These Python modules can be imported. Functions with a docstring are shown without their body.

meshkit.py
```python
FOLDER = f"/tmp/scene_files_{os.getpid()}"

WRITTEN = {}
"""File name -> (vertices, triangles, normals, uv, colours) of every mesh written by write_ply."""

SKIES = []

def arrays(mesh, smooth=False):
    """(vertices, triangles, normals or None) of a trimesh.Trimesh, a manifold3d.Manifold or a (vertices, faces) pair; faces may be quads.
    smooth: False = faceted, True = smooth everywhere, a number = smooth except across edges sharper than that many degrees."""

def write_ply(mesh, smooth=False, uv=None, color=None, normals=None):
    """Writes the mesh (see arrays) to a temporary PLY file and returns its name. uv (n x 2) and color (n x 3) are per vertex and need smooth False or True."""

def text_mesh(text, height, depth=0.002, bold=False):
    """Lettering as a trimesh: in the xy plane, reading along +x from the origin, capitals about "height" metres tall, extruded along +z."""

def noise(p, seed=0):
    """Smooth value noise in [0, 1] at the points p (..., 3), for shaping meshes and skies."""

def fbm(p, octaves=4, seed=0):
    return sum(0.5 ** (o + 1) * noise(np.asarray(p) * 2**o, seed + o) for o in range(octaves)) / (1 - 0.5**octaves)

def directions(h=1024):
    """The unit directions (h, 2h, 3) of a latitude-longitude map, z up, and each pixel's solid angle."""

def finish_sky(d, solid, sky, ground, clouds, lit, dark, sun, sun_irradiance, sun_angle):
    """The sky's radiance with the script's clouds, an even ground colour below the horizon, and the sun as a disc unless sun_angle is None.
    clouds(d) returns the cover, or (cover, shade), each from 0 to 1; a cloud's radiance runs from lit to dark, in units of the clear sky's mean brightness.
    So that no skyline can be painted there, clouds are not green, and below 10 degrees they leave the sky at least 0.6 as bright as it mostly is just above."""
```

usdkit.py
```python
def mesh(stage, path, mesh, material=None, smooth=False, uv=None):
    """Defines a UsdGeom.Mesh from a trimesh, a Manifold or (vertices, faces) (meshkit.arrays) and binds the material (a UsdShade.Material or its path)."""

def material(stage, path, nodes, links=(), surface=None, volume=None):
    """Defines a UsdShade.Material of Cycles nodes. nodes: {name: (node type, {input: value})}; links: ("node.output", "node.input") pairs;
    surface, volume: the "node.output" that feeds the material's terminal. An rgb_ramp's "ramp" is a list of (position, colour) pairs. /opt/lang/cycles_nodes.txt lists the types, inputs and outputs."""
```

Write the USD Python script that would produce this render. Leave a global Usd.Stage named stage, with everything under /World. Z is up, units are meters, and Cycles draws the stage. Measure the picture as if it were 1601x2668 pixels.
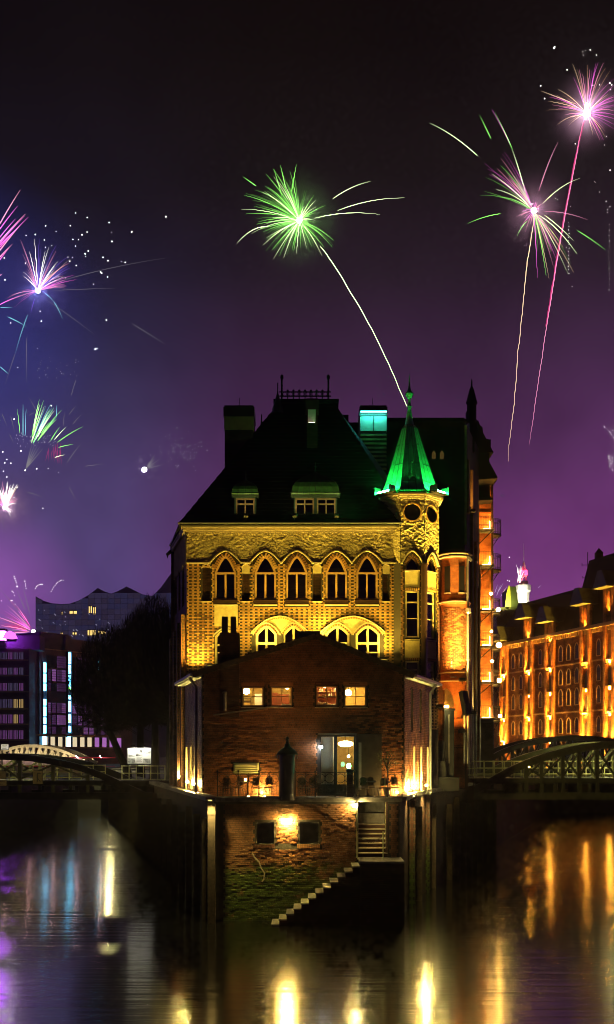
import math, random
import numpy as np
import trimesh, usdkit, meshkit
from shapely.geometry import Polygon, box as sbox, LineString, Point
from shapely.ops import unary_union
from shapely import contains_xy
from pxr import Usd, UsdGeom, UsdLux, UsdShade, Gf, Sdf, Vt

stage = Usd.Stage.CreateInMemory()
UsdGeom.SetStageUpAxis(stage, UsdGeom.Tokens.z)
UsdGeom.SetStageMetersPerUnit(stage, 1.0)
UsdGeom.Xform.Define(stage, '/World')
UsdGeom.Scope.Define(stage, '/World/Looks')

# ---------------------------------------------------------------- camera, sky, moon
F, CX, HY, EYE = 2600.0, 800.5, 1965.0, 7.0          # lens (in photo pixels), picture centre, horizon row, eye height over the water
cam = UsdGeom.Camera.Define(stage, '/World/camera')
cam.CreateHorizontalApertureAttr(21.603)
cam.CreateVerticalApertureAttr(36.0)
cam.CreateFocalLengthAttr(F / 1601 * 21.603)
cam.CreateVerticalApertureOffsetAttr((HY - 1334) / 2668 * 36.0)
cam.CreateClippingRangeAttr(Gf.Vec2f(0.5, 6000))
cam.AddTranslateOp().Set(Gf.Vec3d(0, 0, EYE))
cam.AddRotateXOp().Set(90)
cam.CreateExposureAttr(0.0)

def lin(r, g, b):
    return tuple((c / 255 / 12.92) if c < 10 else ((c / 255 + .055) / 1.055) ** 2.4 for c in (r, g, b))

dome = UsdLux.DomeLight.Define(stage, '/World/sky')
dome.GetPrim().SetCustomDataByKey('kind', 'structure')
skym = usdkit.material(stage, '/World/Looks/night_sky', {
    'tc': ('texture_coordinate', {}),
    'sp': ('separate_xyz', {}),
    'ramp': ('rgb_ramp', {'ramp': [(0.0, lin(136, 68, 142)), (.10, lin(132, 64, 138)), (.20, lin(112, 54, 118)), (.28, lin(86, 46, 92)), (.36, lin(58, 34, 62)),
                                   (.43, lin(36, 25, 35)), (.50, lin(19, 14, 13)), (.58, lin(11, 7, 4)), (.68, lin(9, 5, 2)), (1.0, lin(6, 4, 2))]}),
    'blue': ('rgb_ramp', {'ramp': [(0.0, lin(98, 70, 138)), (.10, lin(92, 70, 130)), (.22, lin(76, 62, 108)), (.32, lin(52, 46, 80)), (.40, lin(36, 33, 58)),
                                   (.48, lin(21, 17, 24)), (.56, lin(14, 10, 10)), (.68, lin(10, 7, 6)), (1.0, lin(7, 5, 5))]}),
    'side': ('map_range', {'from_min': -0.02, 'from_max': -0.2, 'to_min': 0.0, 'to_max': 1.0, 'clamp': True, 'range_type': 'smoothstep'}),
    'mixs': ('mix', {'mix_type': 'mix'}),
    'dotl': ('vector_math', {'math_type': 'dot_product', 'vector2': (-0.305, 0.865, 0.37)}),
    'lobe': ('map_range', {'from_min': 0.978, 'from_max': 1.0, 'to_min': 0.0, 'to_max': 1.0, 'clamp': True, 'range_type': 'smoothstep'}),
    'lobec': ('mix', {'mix_type': 'add', 'color2': lin(24, 42, 128)}),
    'dotm': ('vector_math', {'math_type': 'dot_product', 'vector2': (-0.296, 0.940, 0.14)}),
    'lobm': ('map_range', {'from_min': 0.990, 'from_max': 1.0, 'to_min': 0.0, 'to_max': 0.9, 'clamp': True, 'range_type': 'smoothstep'}),
    'lobmc': ('mix', {'mix_type': 'add', 'color2': lin(125, 40, 120)}),
    'n': ('noise_texture', {'scale': 2.6, 'detail': 5.0, 'roughness': .6}),
    'nr': ('map_range', {'from_min': .3, 'from_max': .7, 'to_min': 0.52, 'to_max': 1.48}),
    'mul': ('vector_math', {'math_type': 'scale'}),
    'dusk': ('sky_texture', {'sky_type': 'single_scattering', 'sun_disc': False, 'sun_elevation': -0.12, 'sun_rotation': 2.4}),
    'duskd': ('vector_math', {'math_type': 'scale', 'scale': 0.02}),
    'sum': ('vector_math', {'math_type': 'add'}),
    'back': ('map_range', {'from_min': -0.35, 'from_max': 0.55, 'to_min': 0.10, 'to_max': 1.0, 'clamp': True, 'range_type': 'smoothstep'}),
    'fade': ('vector_math', {'math_type': 'scale'}),
    'bg': ('background_shader', {'strength': 1.02})},
    [('tc.generated', 'sp.vector'), ('sp.z', 'ramp.fac'), ('sp.z', 'blue.fac'), ('sp.x', 'side.value'), ('side.result', 'mixs.fac'), ('ramp.color', 'mixs.color1'), ('blue.color', 'mixs.color2'),
     ('tc.generated', 'dotl.vector1'), ('dotl.value', 'lobe.value'), ('lobe.result', 'lobec.fac'), ('mixs.color', 'lobec.color1'),
     ('tc.generated', 'dotm.vector1'), ('dotm.value', 'lobm.value'), ('lobm.result', 'lobmc.fac'), ('lobec.color', 'lobmc.color1'),
     ('tc.generated', 'n.vector'), ('n.fac', 'nr.value'), ('lobmc.color', 'mul.vector1'), ('nr.result', 'mul.scale'),
     ('dusk.color', 'duskd.vector1'), ('mul.vector', 'sum.vector1'), ('duskd.vector', 'sum.vector2'), ('sp.y', 'back.value'), ('sum.vector', 'fade.vector1'), ('back.result', 'fade.scale'), ('fade.vector', 'bg.color')],
    surface='bg.background')
UsdShade.MaterialBindingAPI.Apply(dome.GetPrim()).Bind(skym)
moon = UsdLux.DistantLight.Define(stage, '/World/moon')
moon.CreateIntensityAttr(0.002); moon.CreateAngleAttr(0.5); moon.CreateNormalizeAttr(True); moon.CreateColorAttr(Gf.Vec3f(1, .95, .88))
moon.AddRotateXYZOp().Set(Gf.Vec3f(50, 0, 138))

# ---------------------------------------------------------------- helpers
def at(px, py, Y):
    """a photo pixel seen at depth Y -> point of the place"""
    return np.array([(px - CX) * Y / F, Y, EYE + (HY - py) * Y / F])
def xat(px, Y): return (px - CX) * Y / F
def zat(py, Y): return EYE + (HY - py) * Y / F

class MB:
    def __init__(s): s.v, s.f, s.n = [], [], 0
    def add(s, v, f):
        v = np.asarray(v, float); f = np.asarray(f, int)
        if f.shape[1] == 4: f = np.vstack([f[:, [0, 1, 2]], f[:, [0, 2, 3]]])
        s.v.append(v); s.f.append(f + s.n); s.n += len(v); return s
    def box(s, x0, x1, y0, y1, z0, z1):
        return s.obox(((x0 + x1) / 2, (y0 + y1) / 2, (z0 + z1) / 2), (abs(x1 - x0) / 2, 0, 0), (0, abs(y1 - y0) / 2, 0), (0, 0, abs(z1 - z0) / 2))
    def obox(s, c, a, b, d):
        c, a, b, d = (np.asarray(t, float) for t in (c, a, b, d))
        if np.dot(np.cross(a, b), d) < 0: a = -a
        v = [c + i * a + j * b + k * d for k in (-1, 1) for j in (-1, 1) for i in (-1, 1)]
        return s.add(v, [[0, 2, 3, 1], [4, 5, 7, 6], [0, 1, 5, 4], [2, 6, 7, 3], [0, 4, 6, 2], [1, 3, 7, 5]])
    def bar(s, p, q, w, h, up=(0, 0, 1)):
        p, q = np.asarray(p, float), np.asarray(q, float); d = (q - p) / 2
        t = d / (np.linalg.norm(d) + 1e-12); u = np.asarray(up, float)
        if abs(np.dot(t, u)) > .98: u = np.array([1.0, 0, 0])
        a = np.cross(t, u); a /= np.linalg.norm(a); b = np.cross(a, t)
        return s.obox((p + q) / 2, d, a * w / 2, b * h / 2)
    def tube(s, pts, r, sides=6, cap=True):
        p = np.asarray(pts, float); r = np.broadcast_to(r, (len(p),)).astype(float)
        t = np.gradient(p, axis=0); t /= np.linalg.norm(t, axis=1, keepdims=True) + 1e-12
        ref = np.array([0, 0, 1.0]) if abs(t[:, 2]).mean() < .8 else np.array([1.0, 0, 0])
        a = np.cross(t, ref); a /= np.linalg.norm(a, axis=1, keepdims=True) + 1e-9
        b = np.cross(t, a); ang = np.arange(sides) * 2 * np.pi / sides
        v = p[:, None] + r[:, None, None] * (np.cos(ang)[None, :, None] * a[:, None] + np.sin(ang)[None, :, None] * b[:, None])
        i, j = np.meshgrid(np.arange(len(p) - 1), np.arange(sides), indexing='ij')
        q = np.stack([i * sides + j, i * sides + (j + 1) % sides, (i + 1) * sides + (j + 1) % sides, (i + 1) * sides + j], -1).reshape(-1, 4)
        s.add(v.reshape(-1, 3), q[:, ::-1])
        if cap and sides > 2:
            e = (len(p) - 1) * sides
            s.add(v.reshape(-1, 3), [[0, k, k + 1] for k in range(1, sides - 1)] + [[e, e + k + 1, e + k] for k in range(1, sides - 1)])
        return s
    def ring(s, c, R, r, u=(1, 0, 0), w=(0, 0, 1), n=14, sides=5):
        c, u, w = (np.asarray(t, float) for t in (c, u, w)); an = np.linspace(0, 2 * np.pi, n + 1)
        return s.tube([c + R * (np.cos(k) * u + np.sin(k) * w) for k in an], r, sides, False)
    def lathe(s, prof, c, seg=16, a0=0.0, a1=2 * math.pi):
        full = abs(a1 - a0 - 2 * math.pi) < 1e-6
        an = np.linspace(a0, a1, seg + 1); m = len(prof)
        v = [[c[0] + r * math.cos(k), c[1] + r * math.sin(k), c[2] + z] for k in an for r, z in prof]
        q = [[i * m + j, (i + 1) * m + j, (i + 1) * m + j + 1, i * m + j + 1] for i in range(seg) for j in range(m - 1)]
        return s.add(v, q)
    def prism(s, poly, O, u, n, d0, d1):
        """polygon in (u, z) coordinates, extruded from offset d0 to d1 along n"""
        O, u, n = (np.asarray(t, float) for t in (O, u, n))
        for g in getattr(poly, 'geoms', [poly]):
            if g.is_empty or g.geom_type != 'Polygon' or g.area < 1e-6: continue
            m = trimesh.creation.extrude_polygon(g, 1.0, engine='earcut')
            w = np.asarray(m.vertices); f = np.asarray(m.faces)
            V = O + w[:, :1] * u + w[:, 1:2] * np.array([0, 0, 1.0]) + (d0 + (d1 - d0) * w[:, 2:3]) * n
            flip = np.dot(np.cross(u, [0, 0, 1.0]), n) * (1 if d1 > d0 else -1) < 0
            s.add(V, f[:, ::-1] if flip else f)
        return s
    def sphere(s, c, r, sub=1, sq=(1, 1, 1)):
        m = trimesh.creation.icosphere(sub, 1.0)
        return s.add(np.asarray(m.vertices) * r * np.asarray(sq) + np.asarray(c), m.faces)
    def quads(s, V, Q): return s.add(V, Q)
    def mesh(s): return np.vstack(s.v), np.vstack(s.f)

LOC, USED = {}, {}
def numbered(parent, name):
    k = USED.get((parent, name), -1) + 1; USED[(parent, name)] = k
    return f'{parent}/{name}' + (f'_{k:03d}' if k else '')
def ppath(o): return '/World' if o is None else (o if isinstance(o, str) else str(o.GetPath()))
def meta(prim, label=None, cat=None, group=None, kind=None):
    for k, v in (('label', label), ('category', cat), ('group', group), ('kind', kind)):
        if v: prim.SetCustomDataByKey(k, v)
def thing(name, label, cat, loc=(0, 0, 0), group=None, kind=None):
    p = numbered('/World', name); x = UsdGeom.Xform.Define(stage, p); loc = np.asarray(loc, float)
    x.AddTranslateOp().Set(Gf.Vec3d(*map(float, loc))); x.AddRotateZOp().Set(0.0); LOC[p] = loc
    meta(x.GetPrim(), label, cat, group, kind); return x.GetPrim()
def obj(name, mb, mat, parent=None, label=None, cat=None, group=None, kind=None, smooth=False):
    pp = ppath(parent); p = numbered(pp, name)
    v, f = mb.mesh()
    root = '/'.join(pp.split('/')[:3])
    loc = LOC.get(root, np.zeros(3))
    m = usdkit.mesh(stage, p, (v - loc, f), UsdShade.Material.Define(stage, '/World/Looks/' + mat), smooth=smooth)
    meta(m.GetPrim(), label, cat, group, kind); return m.GetPrim()
def top(name, mb, mat, label, cat, group=None, kind=None, smooth=False):
    """a thing that is one mesh, its origin at its base"""
    v, f = mb.mesh(); loc = np.array([(v[:, 0].min() + v[:, 0].max()) / 2, (v[:, 1].min() + v[:, 1].max()) / 2, v[:, 2].min()])
    p = numbered('/World', name); m = usdkit.mesh(stage, p, (v - loc, f), UsdShade.Material.Define(stage, '/World/Looks/' + mat), smooth=smooth)
    m.AddTranslateOp().Set(Gf.Vec3d(*map(float, loc))); meta(m.GetPrim(), label, cat, group, kind); return m.GetPrim()
def dup(root, loc, rz=0.0, label=None, group=None):
    cd = root.GetCustomData(); base = root.GetName()
    p = numbered('/World', base); x = UsdGeom.Xform.Define(stage, p)
    x.GetPrim().GetReferences().AddInternalReference(root.GetPath()); x.GetPrim().SetInstanceable(True)
    ops = x.GetOrderedXformOps()
    if not ops: ops = [x.AddTranslateOp(), x.AddRotateZOp()]
    ops[0].Set(Gf.Vec3d(*map(float, loc))); ops[1].Set(float(rz))
    meta(x.GetPrim(), label or cd.get('label'), cd.get('category'), group or cd.get('group')); return x.GetPrim()

# ---------------------------------------------------------------- materials
def M(name, nodes, links=(), surface='p.BSDF', volume=None):
    return usdkit.material(stage, '/World/Looks/' + name, nodes, links, surface=surface, volume=volume)
def plain(name, c, rough=.6, metal=0.0, var=.18, scale=6.0, bump=0.0, bscale=20.0, spec=.5):
    n = {'g': ('geometry', {}), 'n': ('noise_texture', {'scale': scale, 'detail': 4.0}), 'r': ('rgb_ramp', {'ramp': [(.25, tuple(x * (1 - var) for x in c)), (.75, tuple(x * (1 + var) for x in c))]}),
         'p': ('principled_bsdf', {'roughness': rough, 'metallic': metal, 'specular_ior_level': spec})}
    l = [('g.position', 'n.vector'), ('n.fac', 'r.fac'), ('r.color', 'p.base_color')]
    if bump:
        n['b'] = ('noise_texture', {'scale': bscale, 'detail': 5.0, 'roughness': .65}); n['bm'] = ('bump', {'strength': 1.0, 'distance': bump})
        l += [('g.position', 'b.vector'), ('b.fac', 'bm.height'), ('bm.normal', 'p.normal')]
    M(name, n, l)
def brickmat(name, c1, c2, c3, rough=.65, moss=None, spec=.4):
    """brick faces: tone differs from brick to brick, with grain and stains"""
    n = {'g': ('geometry', {}), 'oi': ('object_info', {}), 'add': ('math', {'math_type': 'add'}), 'fr': ('math', {'math_type': 'fraction'}),
         'r': ('rgb_ramp', {'ramp': [(0.0, c1), (.45, c2), (.8, c3), (1.0, tuple(x * .45 for x in c1))]}),
         'n': ('noise_texture', {'scale': 1.3, 'detail': 5.0, 'roughness': .6}), 'nr': ('map_range', {'from_min': .3, 'from_max': .7, 'to_min': .55, 'to_max': 1.25}),
         'mu': ('vector_math', {'math_type': 'scale'}), 'b': ('noise_texture', {'scale': 38.0, 'detail': 4.0}), 'bm': ('bump', {'distance': .012, 'strength': 1.0}),
         'p': ('principled_bsdf', {'roughness': rough, 'specular_ior_level': spec})}
    l = [('g.random_per_island', 'add.value1'), ('oi.random', 'add.value2'), ('add.value', 'fr.value1'), ('fr.value', 'r.fac'), ('r.color', 'mu.vector1'), ('g.position', 'n.vector'), ('n.fac', 'nr.value'),
         ('nr.result', 'mu.scale'), ('g.position', 'b.vector'), ('b.fac', 'bm.height'), ('bm.normal', 'p.normal')]
    if moss:
        n['sp'] = ('separate_xyz', {}); n['hz'] = ('map_range', {'from_min': moss[0], 'from_max': moss[1], 'to_min': 1.0, 'to_max': 0.0, 'clamp': True})
        n['mn'] = ('noise_texture', {'scale': 2.2, 'detail': 6.0, 'roughness': .7}); n['ml'] = ('math', {'math_type': 'multiply'}); n['mr'] = ('map_range', {'from_min': .28, 'from_max': .42, 'to_min': 0.0, 'to_max': .9, 'clamp': True})
        n['mx'] = ('mix', {'mix_type': 'mix', 'color2': (.085, .14, .025)})
        l += [('g.position', 'sp.vector'), ('sp.z', 'hz.value'), ('g.position', 'mn.vector'), ('mn.fac', 'ml.value1'), ('hz.result', 'ml.value2'), ('ml.value', 'mr.value'), ('mr.result', 'mx.fac'), ('mu.vector', 'mx.color1'), ('mx.color', 'p.base_color')]
    else: l.append(('mu.vector', 'p.base_color'))
    M(name, n, l)
def brickface(name, c1, c2, mortar, s=1.0, rough=.7, axis='xz'):
    """far-off or plain walls: brick courses as fine relief"""
    rot = {'xz': (math.pi / 2, 0, 0), 'yz': (math.pi / 2, 0, math.pi / 2)}[axis]
    M(name, {'g': ('geometry', {}), 'mp': ('mapping', {'mapping_type': 'texture', 'rotation': rot}), 'k': ('brick_texture', {'color1': c1, 'color2': c2, 'mortar': mortar, 'scale': 1.0, 'brick_width': .26 * s, 'row_height': .083 * s, 'mortar_size': .008 * s, 'mortar_smooth': .2}),
             'n': ('noise_texture', {'scale': 1.1, 'detail': 5.0}), 'nr': ('map_range', {'from_min': .3, 'from_max': .7, 'to_min': .55, 'to_max': 1.3}), 'mu': ('vector_math', {'math_type': 'scale'}),
             'bm': ('bump', {'distance': .015, 'strength': 1.0, 'invert': True}), 'p': ('principled_bsdf', {'roughness': rough, 'specular_ior_level': .3})},
      [('g.position', 'mp.vector'), ('mp.vector', 'k.vector'), ('g.position', 'n.vector'), ('n.fac', 'nr.value'), ('k.color', 'mu.vector1'), ('nr.result', 'mu.scale'), ('mu.vector', 'p.base_color'), ('k.fac', 'bm.height'), ('bm.normal', 'p.normal')])
def glow(name, c, s): M(name, {'e': ('emission', {'color': c, 'strength': s})}, [], surface='e.emission')

brickmat('castle_brick', (.32, .15, .045), (.46, .27, .09), (.18, .07, .03))
brickmat('annex_brick', (.28, .08, .028), (.46, .19, .07), (.09, .03, .016), rough=.45)
brickmat('quay_brick', (.26, .09, .04), (.44, .21, .09), (.09, .035, .02), rough=.45, moss=(1.4, 4.0))
plain('mortar', (.035, .026, .018), .9, bump=.01)
plain('quay_mortar', (.035, .03, .022), .8, bump=.01)
plain('plaster', (.54, .44, .22), .9, var=.22, scale=2.0, bump=.05, bscale=22.0, spec=.1)
plain('panel_plaster', (.46, .37, .18), .85, bump=.02, bscale=26.0, spec=.2)
plain('moulding_stone', (.42, .34, .22), .6, bump=.004)
plain('glazed_brick', (.05, .025, .015), .35)
plain('slate', (.009, .009, .010), .7, var=.4, scale=14.0, bump=.02, bscale=10.0, spec=.15)
plain('copper_patina', (.16, .42, .24), .55, var=.3, scale=5.0, bump=.004)
plain('dark_copper', (.05, .075, .045), .5, var=.3)
plain('iron', (.018, .017, .016), .45)
plain('black_paint', (.012, .012, .012), .4)
plain('cream_paint', (.55, .44, .26), .45, var=.08)
plain('brown_paint', (.42, .24, .10), .5, var=.1)
plain('white_paint', (.72, .70, .62), .5, var=.06)
plain('zinc', (.30, .29, .26), .38, .5, var=.1)
plain('timber', (.075, .05, .03), .75, var=.5, scale=9.0, bump=.02)
plain('granite', (.20, .18, .15), .55, var=.3, bump=.006)
plain('concrete', (.16, .15, .13), .8, var=.25, bump=.008)
plain('paving', (.09, .085, .075), .6, var=.3, bump=.008)
plain('asphalt', (.05, .05, .05), .7)
plain('bridge_paint', (.10, .105, .055), .42, var=.12)
plain('railing_paint', (.66, .68, .34), .45, var=.06)
plain('far_bridge_paint', (.55, .50, .38), .5, var=.06)
brickface('wall_brick', (.24, .10, .04), (.17, .065, .03), (.09, .07, .05))
brickface('side_brick', (.26, .11, .045), (.18, .07, .03), (.09, .07, .05), axis='yz')
brickface('dark_brick', (.10, .04, .022), (.07, .03, .018), (.03, .025, .02))
brickface('orange_brick', (.50, .17, .045), (.42, .13, .035), (.30, .14, .06))
brickface('row_brick', (.20, .085, .026), (.15, .06, .02), (.09, .06, .03))  # darker copy, so walls between the floodlit bays look dimmer
brickface('row_brick_lit', (.42, .18, .05), (.34, .13, .04), (.2, .13, .06))  # lighter copy of the row brick, bay floodlighting put into the colour
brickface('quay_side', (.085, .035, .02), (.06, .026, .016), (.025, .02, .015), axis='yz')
plain('row_stone', (.34, .24, .12), .7)
plain('bark', (.020, .016, .011), .9, var=.4, scale=20.0, bump=.02)
plain('twig', (.022, .019, .010), .9)
plain('leaf', (.05, .07, .02), .6)
plain('terracotta', (.25, .10, .05), .7)
plain('interior_wall', (.62, .42, .14), .7)
plain('interior_red', (.26, .06, .025), .6)
plain('dark_door', (.03, .026, .022), .4)
plain('office_wall', (.10, .055, .075), .6)
plain('office_dark', (.045, .03, .05), .6)
plain('board_white', (.80, .80, .76), .4, var=.04)
M('print_photo', {'g': ('geometry', {}), 'n': ('noise_texture', {'scale': 4.0, 'detail': 6.0, 'roughness': .7}), 'r': ('rgb_ramp', {'ramp': [(.35, (.03, .03, .03)), (.5, (.25, .25, .23)), (.65, (.6, .6, .55))]}), 'p': ('principled_bsdf', {'roughness': .5})},
  [('g.position', 'n.vector'), ('n.fac', 'r.fac'), ('r.color', 'p.base_color')])
plain('print_ink', (.10, .10, .10), .5)
M('pane', {'t': ('transparent_bsdf', {'color': (.82, .85, .84)}), 'g': ('glossy_bsdf', {'color': (.9, .9, .9), 'roughness': .03}), 'fr': ('fresnel', {'IOR': 1.5}), 'm': ('mix_closure', {})},
  [('fr.fac', 'm.fac'), ('t.BSDF', 'm.closure1'), ('g.BSDF', 'm.closure2')], surface='m.closure')
M('bottle_glass', {'p': ('principled_bsdf', {'base_color': (.5, .35, .1), 'roughness': .1, 'transmission_weight': .6})})
M('water_surface', {'g': ('geometry', {}), 'mp': ('mapping', {'scale': (.05, 1.0, 1.0)}), 'n': ('noise_texture', {'scale': 1.7, 'detail': 4.0, 'roughness': .6}), 'b': ('bump', {'distance': .022, 'strength': 1.0}),
    'p': ('principled_bsdf', {'base_color': (.006, .006, .005), 'roughness': .21, 'ior': 1.38, 'specular_ior_level': .6, 'coat_weight': 1.0, 'coat_ior': 1.6, 'coat_roughness': .115})},
  [('g.position', 'mp.vector'), ('mp.vector', 'n.vector'), ('n.fac', 'b.height'), ('b.normal', 'p.normal'), ('b.normal', 'p.coat_normal')])
M('tower_glass', {'g': ('geometry', {}), 'n': ('noise_texture', {'scale': .12, 'detail': 4.0}), 'r': ('rgb_ramp', {'ramp': [(.3, (.05, .055, .10)), (.7, (.10, .10, .17))]}), 'p': ('principled_bsdf', {'roughness': .25})},
  [('g.position', 'n.vector'), ('n.fac', 'r.fac'), ('r.color', 'p.base_color')])
plain('hall_mesh', (.03, .03, .05), .6)

YEL, ORA, WARM = (1.0, .69, .08), (1.0, .40, .06), (1.0, .72, .38)
glow('flood_yellow', YEL, 900.0)
glow('flood_soft', YEL, 300.0)
glow('flood_orange', ORA, 500.0)
glow('lamp_warm', (1.0, .78, .45), 160.0)
glow('lamp_white', (.85, .95, 1.0), 120.0)
glow('lamp_yellow', (1.0, .80, .25), 220.0)
glow('ground_spot', (1.0, .74, .20), 7500.0)
glow('lamp_orange', (1.0, .62, .18), 260.0)
glow('green_strip', (.02, 1.0, .13), 420.0)
glow('cyan_bar', (.06, .80, .70), 60.0)
glow('green_lamp', (.10, 1.0, .35), 30.0)
glow('street_light', (1.0, .86, .34), 1500.0)
glow('cyan_tube', (.14, .62, 1.0), 11.0)
glow('green_dot', (.2, 1.0, .1), 6.0)
glow('magenta_light', (.45, .05, 1.0), 60.0)
glow('red_light', (1.0, .02, .06), 14.0)
glow('window_warm', (1.0, .62, .16), 1.5)
glow('window_far', (1.0, .66, .22), 1.6)
glow('window_cream', (1.0, .82, .50), .75)
glow('window_violet', (.62, .22, .75), .55)
glow('window_violet_dim', (.50, .16, .62), .20)
glow('window_dim', (.55, .40, .85), .09)
glow('hall_spark', (.75, .75, 1.0), .7)
glow('board_light', (1.0, .96, .80), 520.0)
glow('exit_green', (.1, 1.0, .5), 3.0)
glow('lamp_bar_dim', (1.0, .9, .6), 6.0)
# ---------------------------------------------------------------- water, island, far banks
w = MB(); w.quads([[-900, -60, 0], [900, -60, 0], [900, 1400, 0], [-900, 1400, 0]], [[0, 1, 2, 3]])
top('water', w, 'water_surface', 'dark calm canal water with long light reflections', 'water', kind='structure')

QT = 5.05                                              # quay level
LEFT, RIGHT = -670 / F, 874.5 / F                      # how the two canal sides run away (dX per dY)
def lx(Y): return -3.97 + LEFT * (Y - 42)
def rx(Y): return 4.94 + RIGHT * (Y - 47.3) if Y > 47.3 else 3.9 + (Y - 42) * .196
g = MB(); g.box(-3.55, 2.15, 42.4, 44.62, QT - 1.0, QT); g.box(3.42, 3.9, 42.4, 44.62, QT - 1.0, QT); g.box(2.15, 3.42, 43.9, 44.62, QT - .6, QT)
pts = [(lx(43) + .3, 44.6), (rx(43) - .3, 44.6), (rx(47.3) - .3, 47.3), (rx(118) - .3, 118), (lx(118) + .3, 118)]
P = Polygon(pts); m = trimesh.creation.extrude_polygon(P, 1.0, engine='earcut'); g.add(np.asarray(m.vertices) + [0, 0, QT - 1.002], m.faces)
top('island_ground', g, 'paving', 'dark paved ground of the canal island', 'ground', kind='structure')
g = MB(); g.box(-260, lx(125) - .0, 125, 900, -1, QT + .2); g.box(-24.5, 60, 118.5, 126, -1, QT + .15)
top('far_quay', g, 'asphalt', 'dark quay street on the far left bank', 'ground', kind='structure')
g = MB(); g.box(60, 900, 200, 1300, -1, QT); g.box(-700, 900, 900, 1380, -1, QT)
top('far_ground', g, 'asphalt', 'dark ground beyond the warehouses', 'ground', kind='structure')

# ---------------------------------------------------------------- brickwork, windows
def bricks_of(region, L=.24, H=.071, g=.012, mode='plain', seed=1, proud=(.006, .022)):
    rng = np.random.default_rng(seed); x0, z0, x1, z1 = region.bounds; out = []
    rows = int((z1 - z0) / (H + g))
    for r in range(rows):
        za = z0 + r * (H + g); zb = za + H
        if mode == 'castle' and r % 2: step, ln, ph = L / 2 + g, L / 2, 0
        else: step, ln, ph = L + g, L, (r % 2) * (L + g) / 2 + (r % 4 // 2) * .06
        for k in range(int((x1 - x0) / step) + 2):
            xa = x0 + k * step - ph; d = rng.uniform(*proud)
            if mode == 'castle' and r % 2:
                if k % 2: continue
                d += .016
            out.append((xa, xa + ln, za, zb, d))
    b = np.array(out); e = .008
    def ok(b): return np.all([contains_xy(region, b[:, i], b[:, j]) for i, j in ((0, 2), (1, 2), (0, 3), (1, 3))], axis=0)
    bi = b.copy(); bi[:, 0] += e; bi[:, 1] -= e; bi[:, 2] += e; bi[:, 3] -= e
    good = ok(bi); rest = b[~good]; keep = [b[good]]
    if len(rest):
        mid = (rest[:, 0] + rest[:, 1]) / 2
        for s in (0, 1):
            h = rest.copy(); h[:, 1 - s] = mid + (-.005 if s == 0 else .005); hi = h.copy(); hi[:, 0] += e; hi[:, 1] -= e; hi[:, 2] += e; hi[:, 3] -= e
            keep.append(h[ok(hi)])
    return np.vstack(keep)
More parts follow.
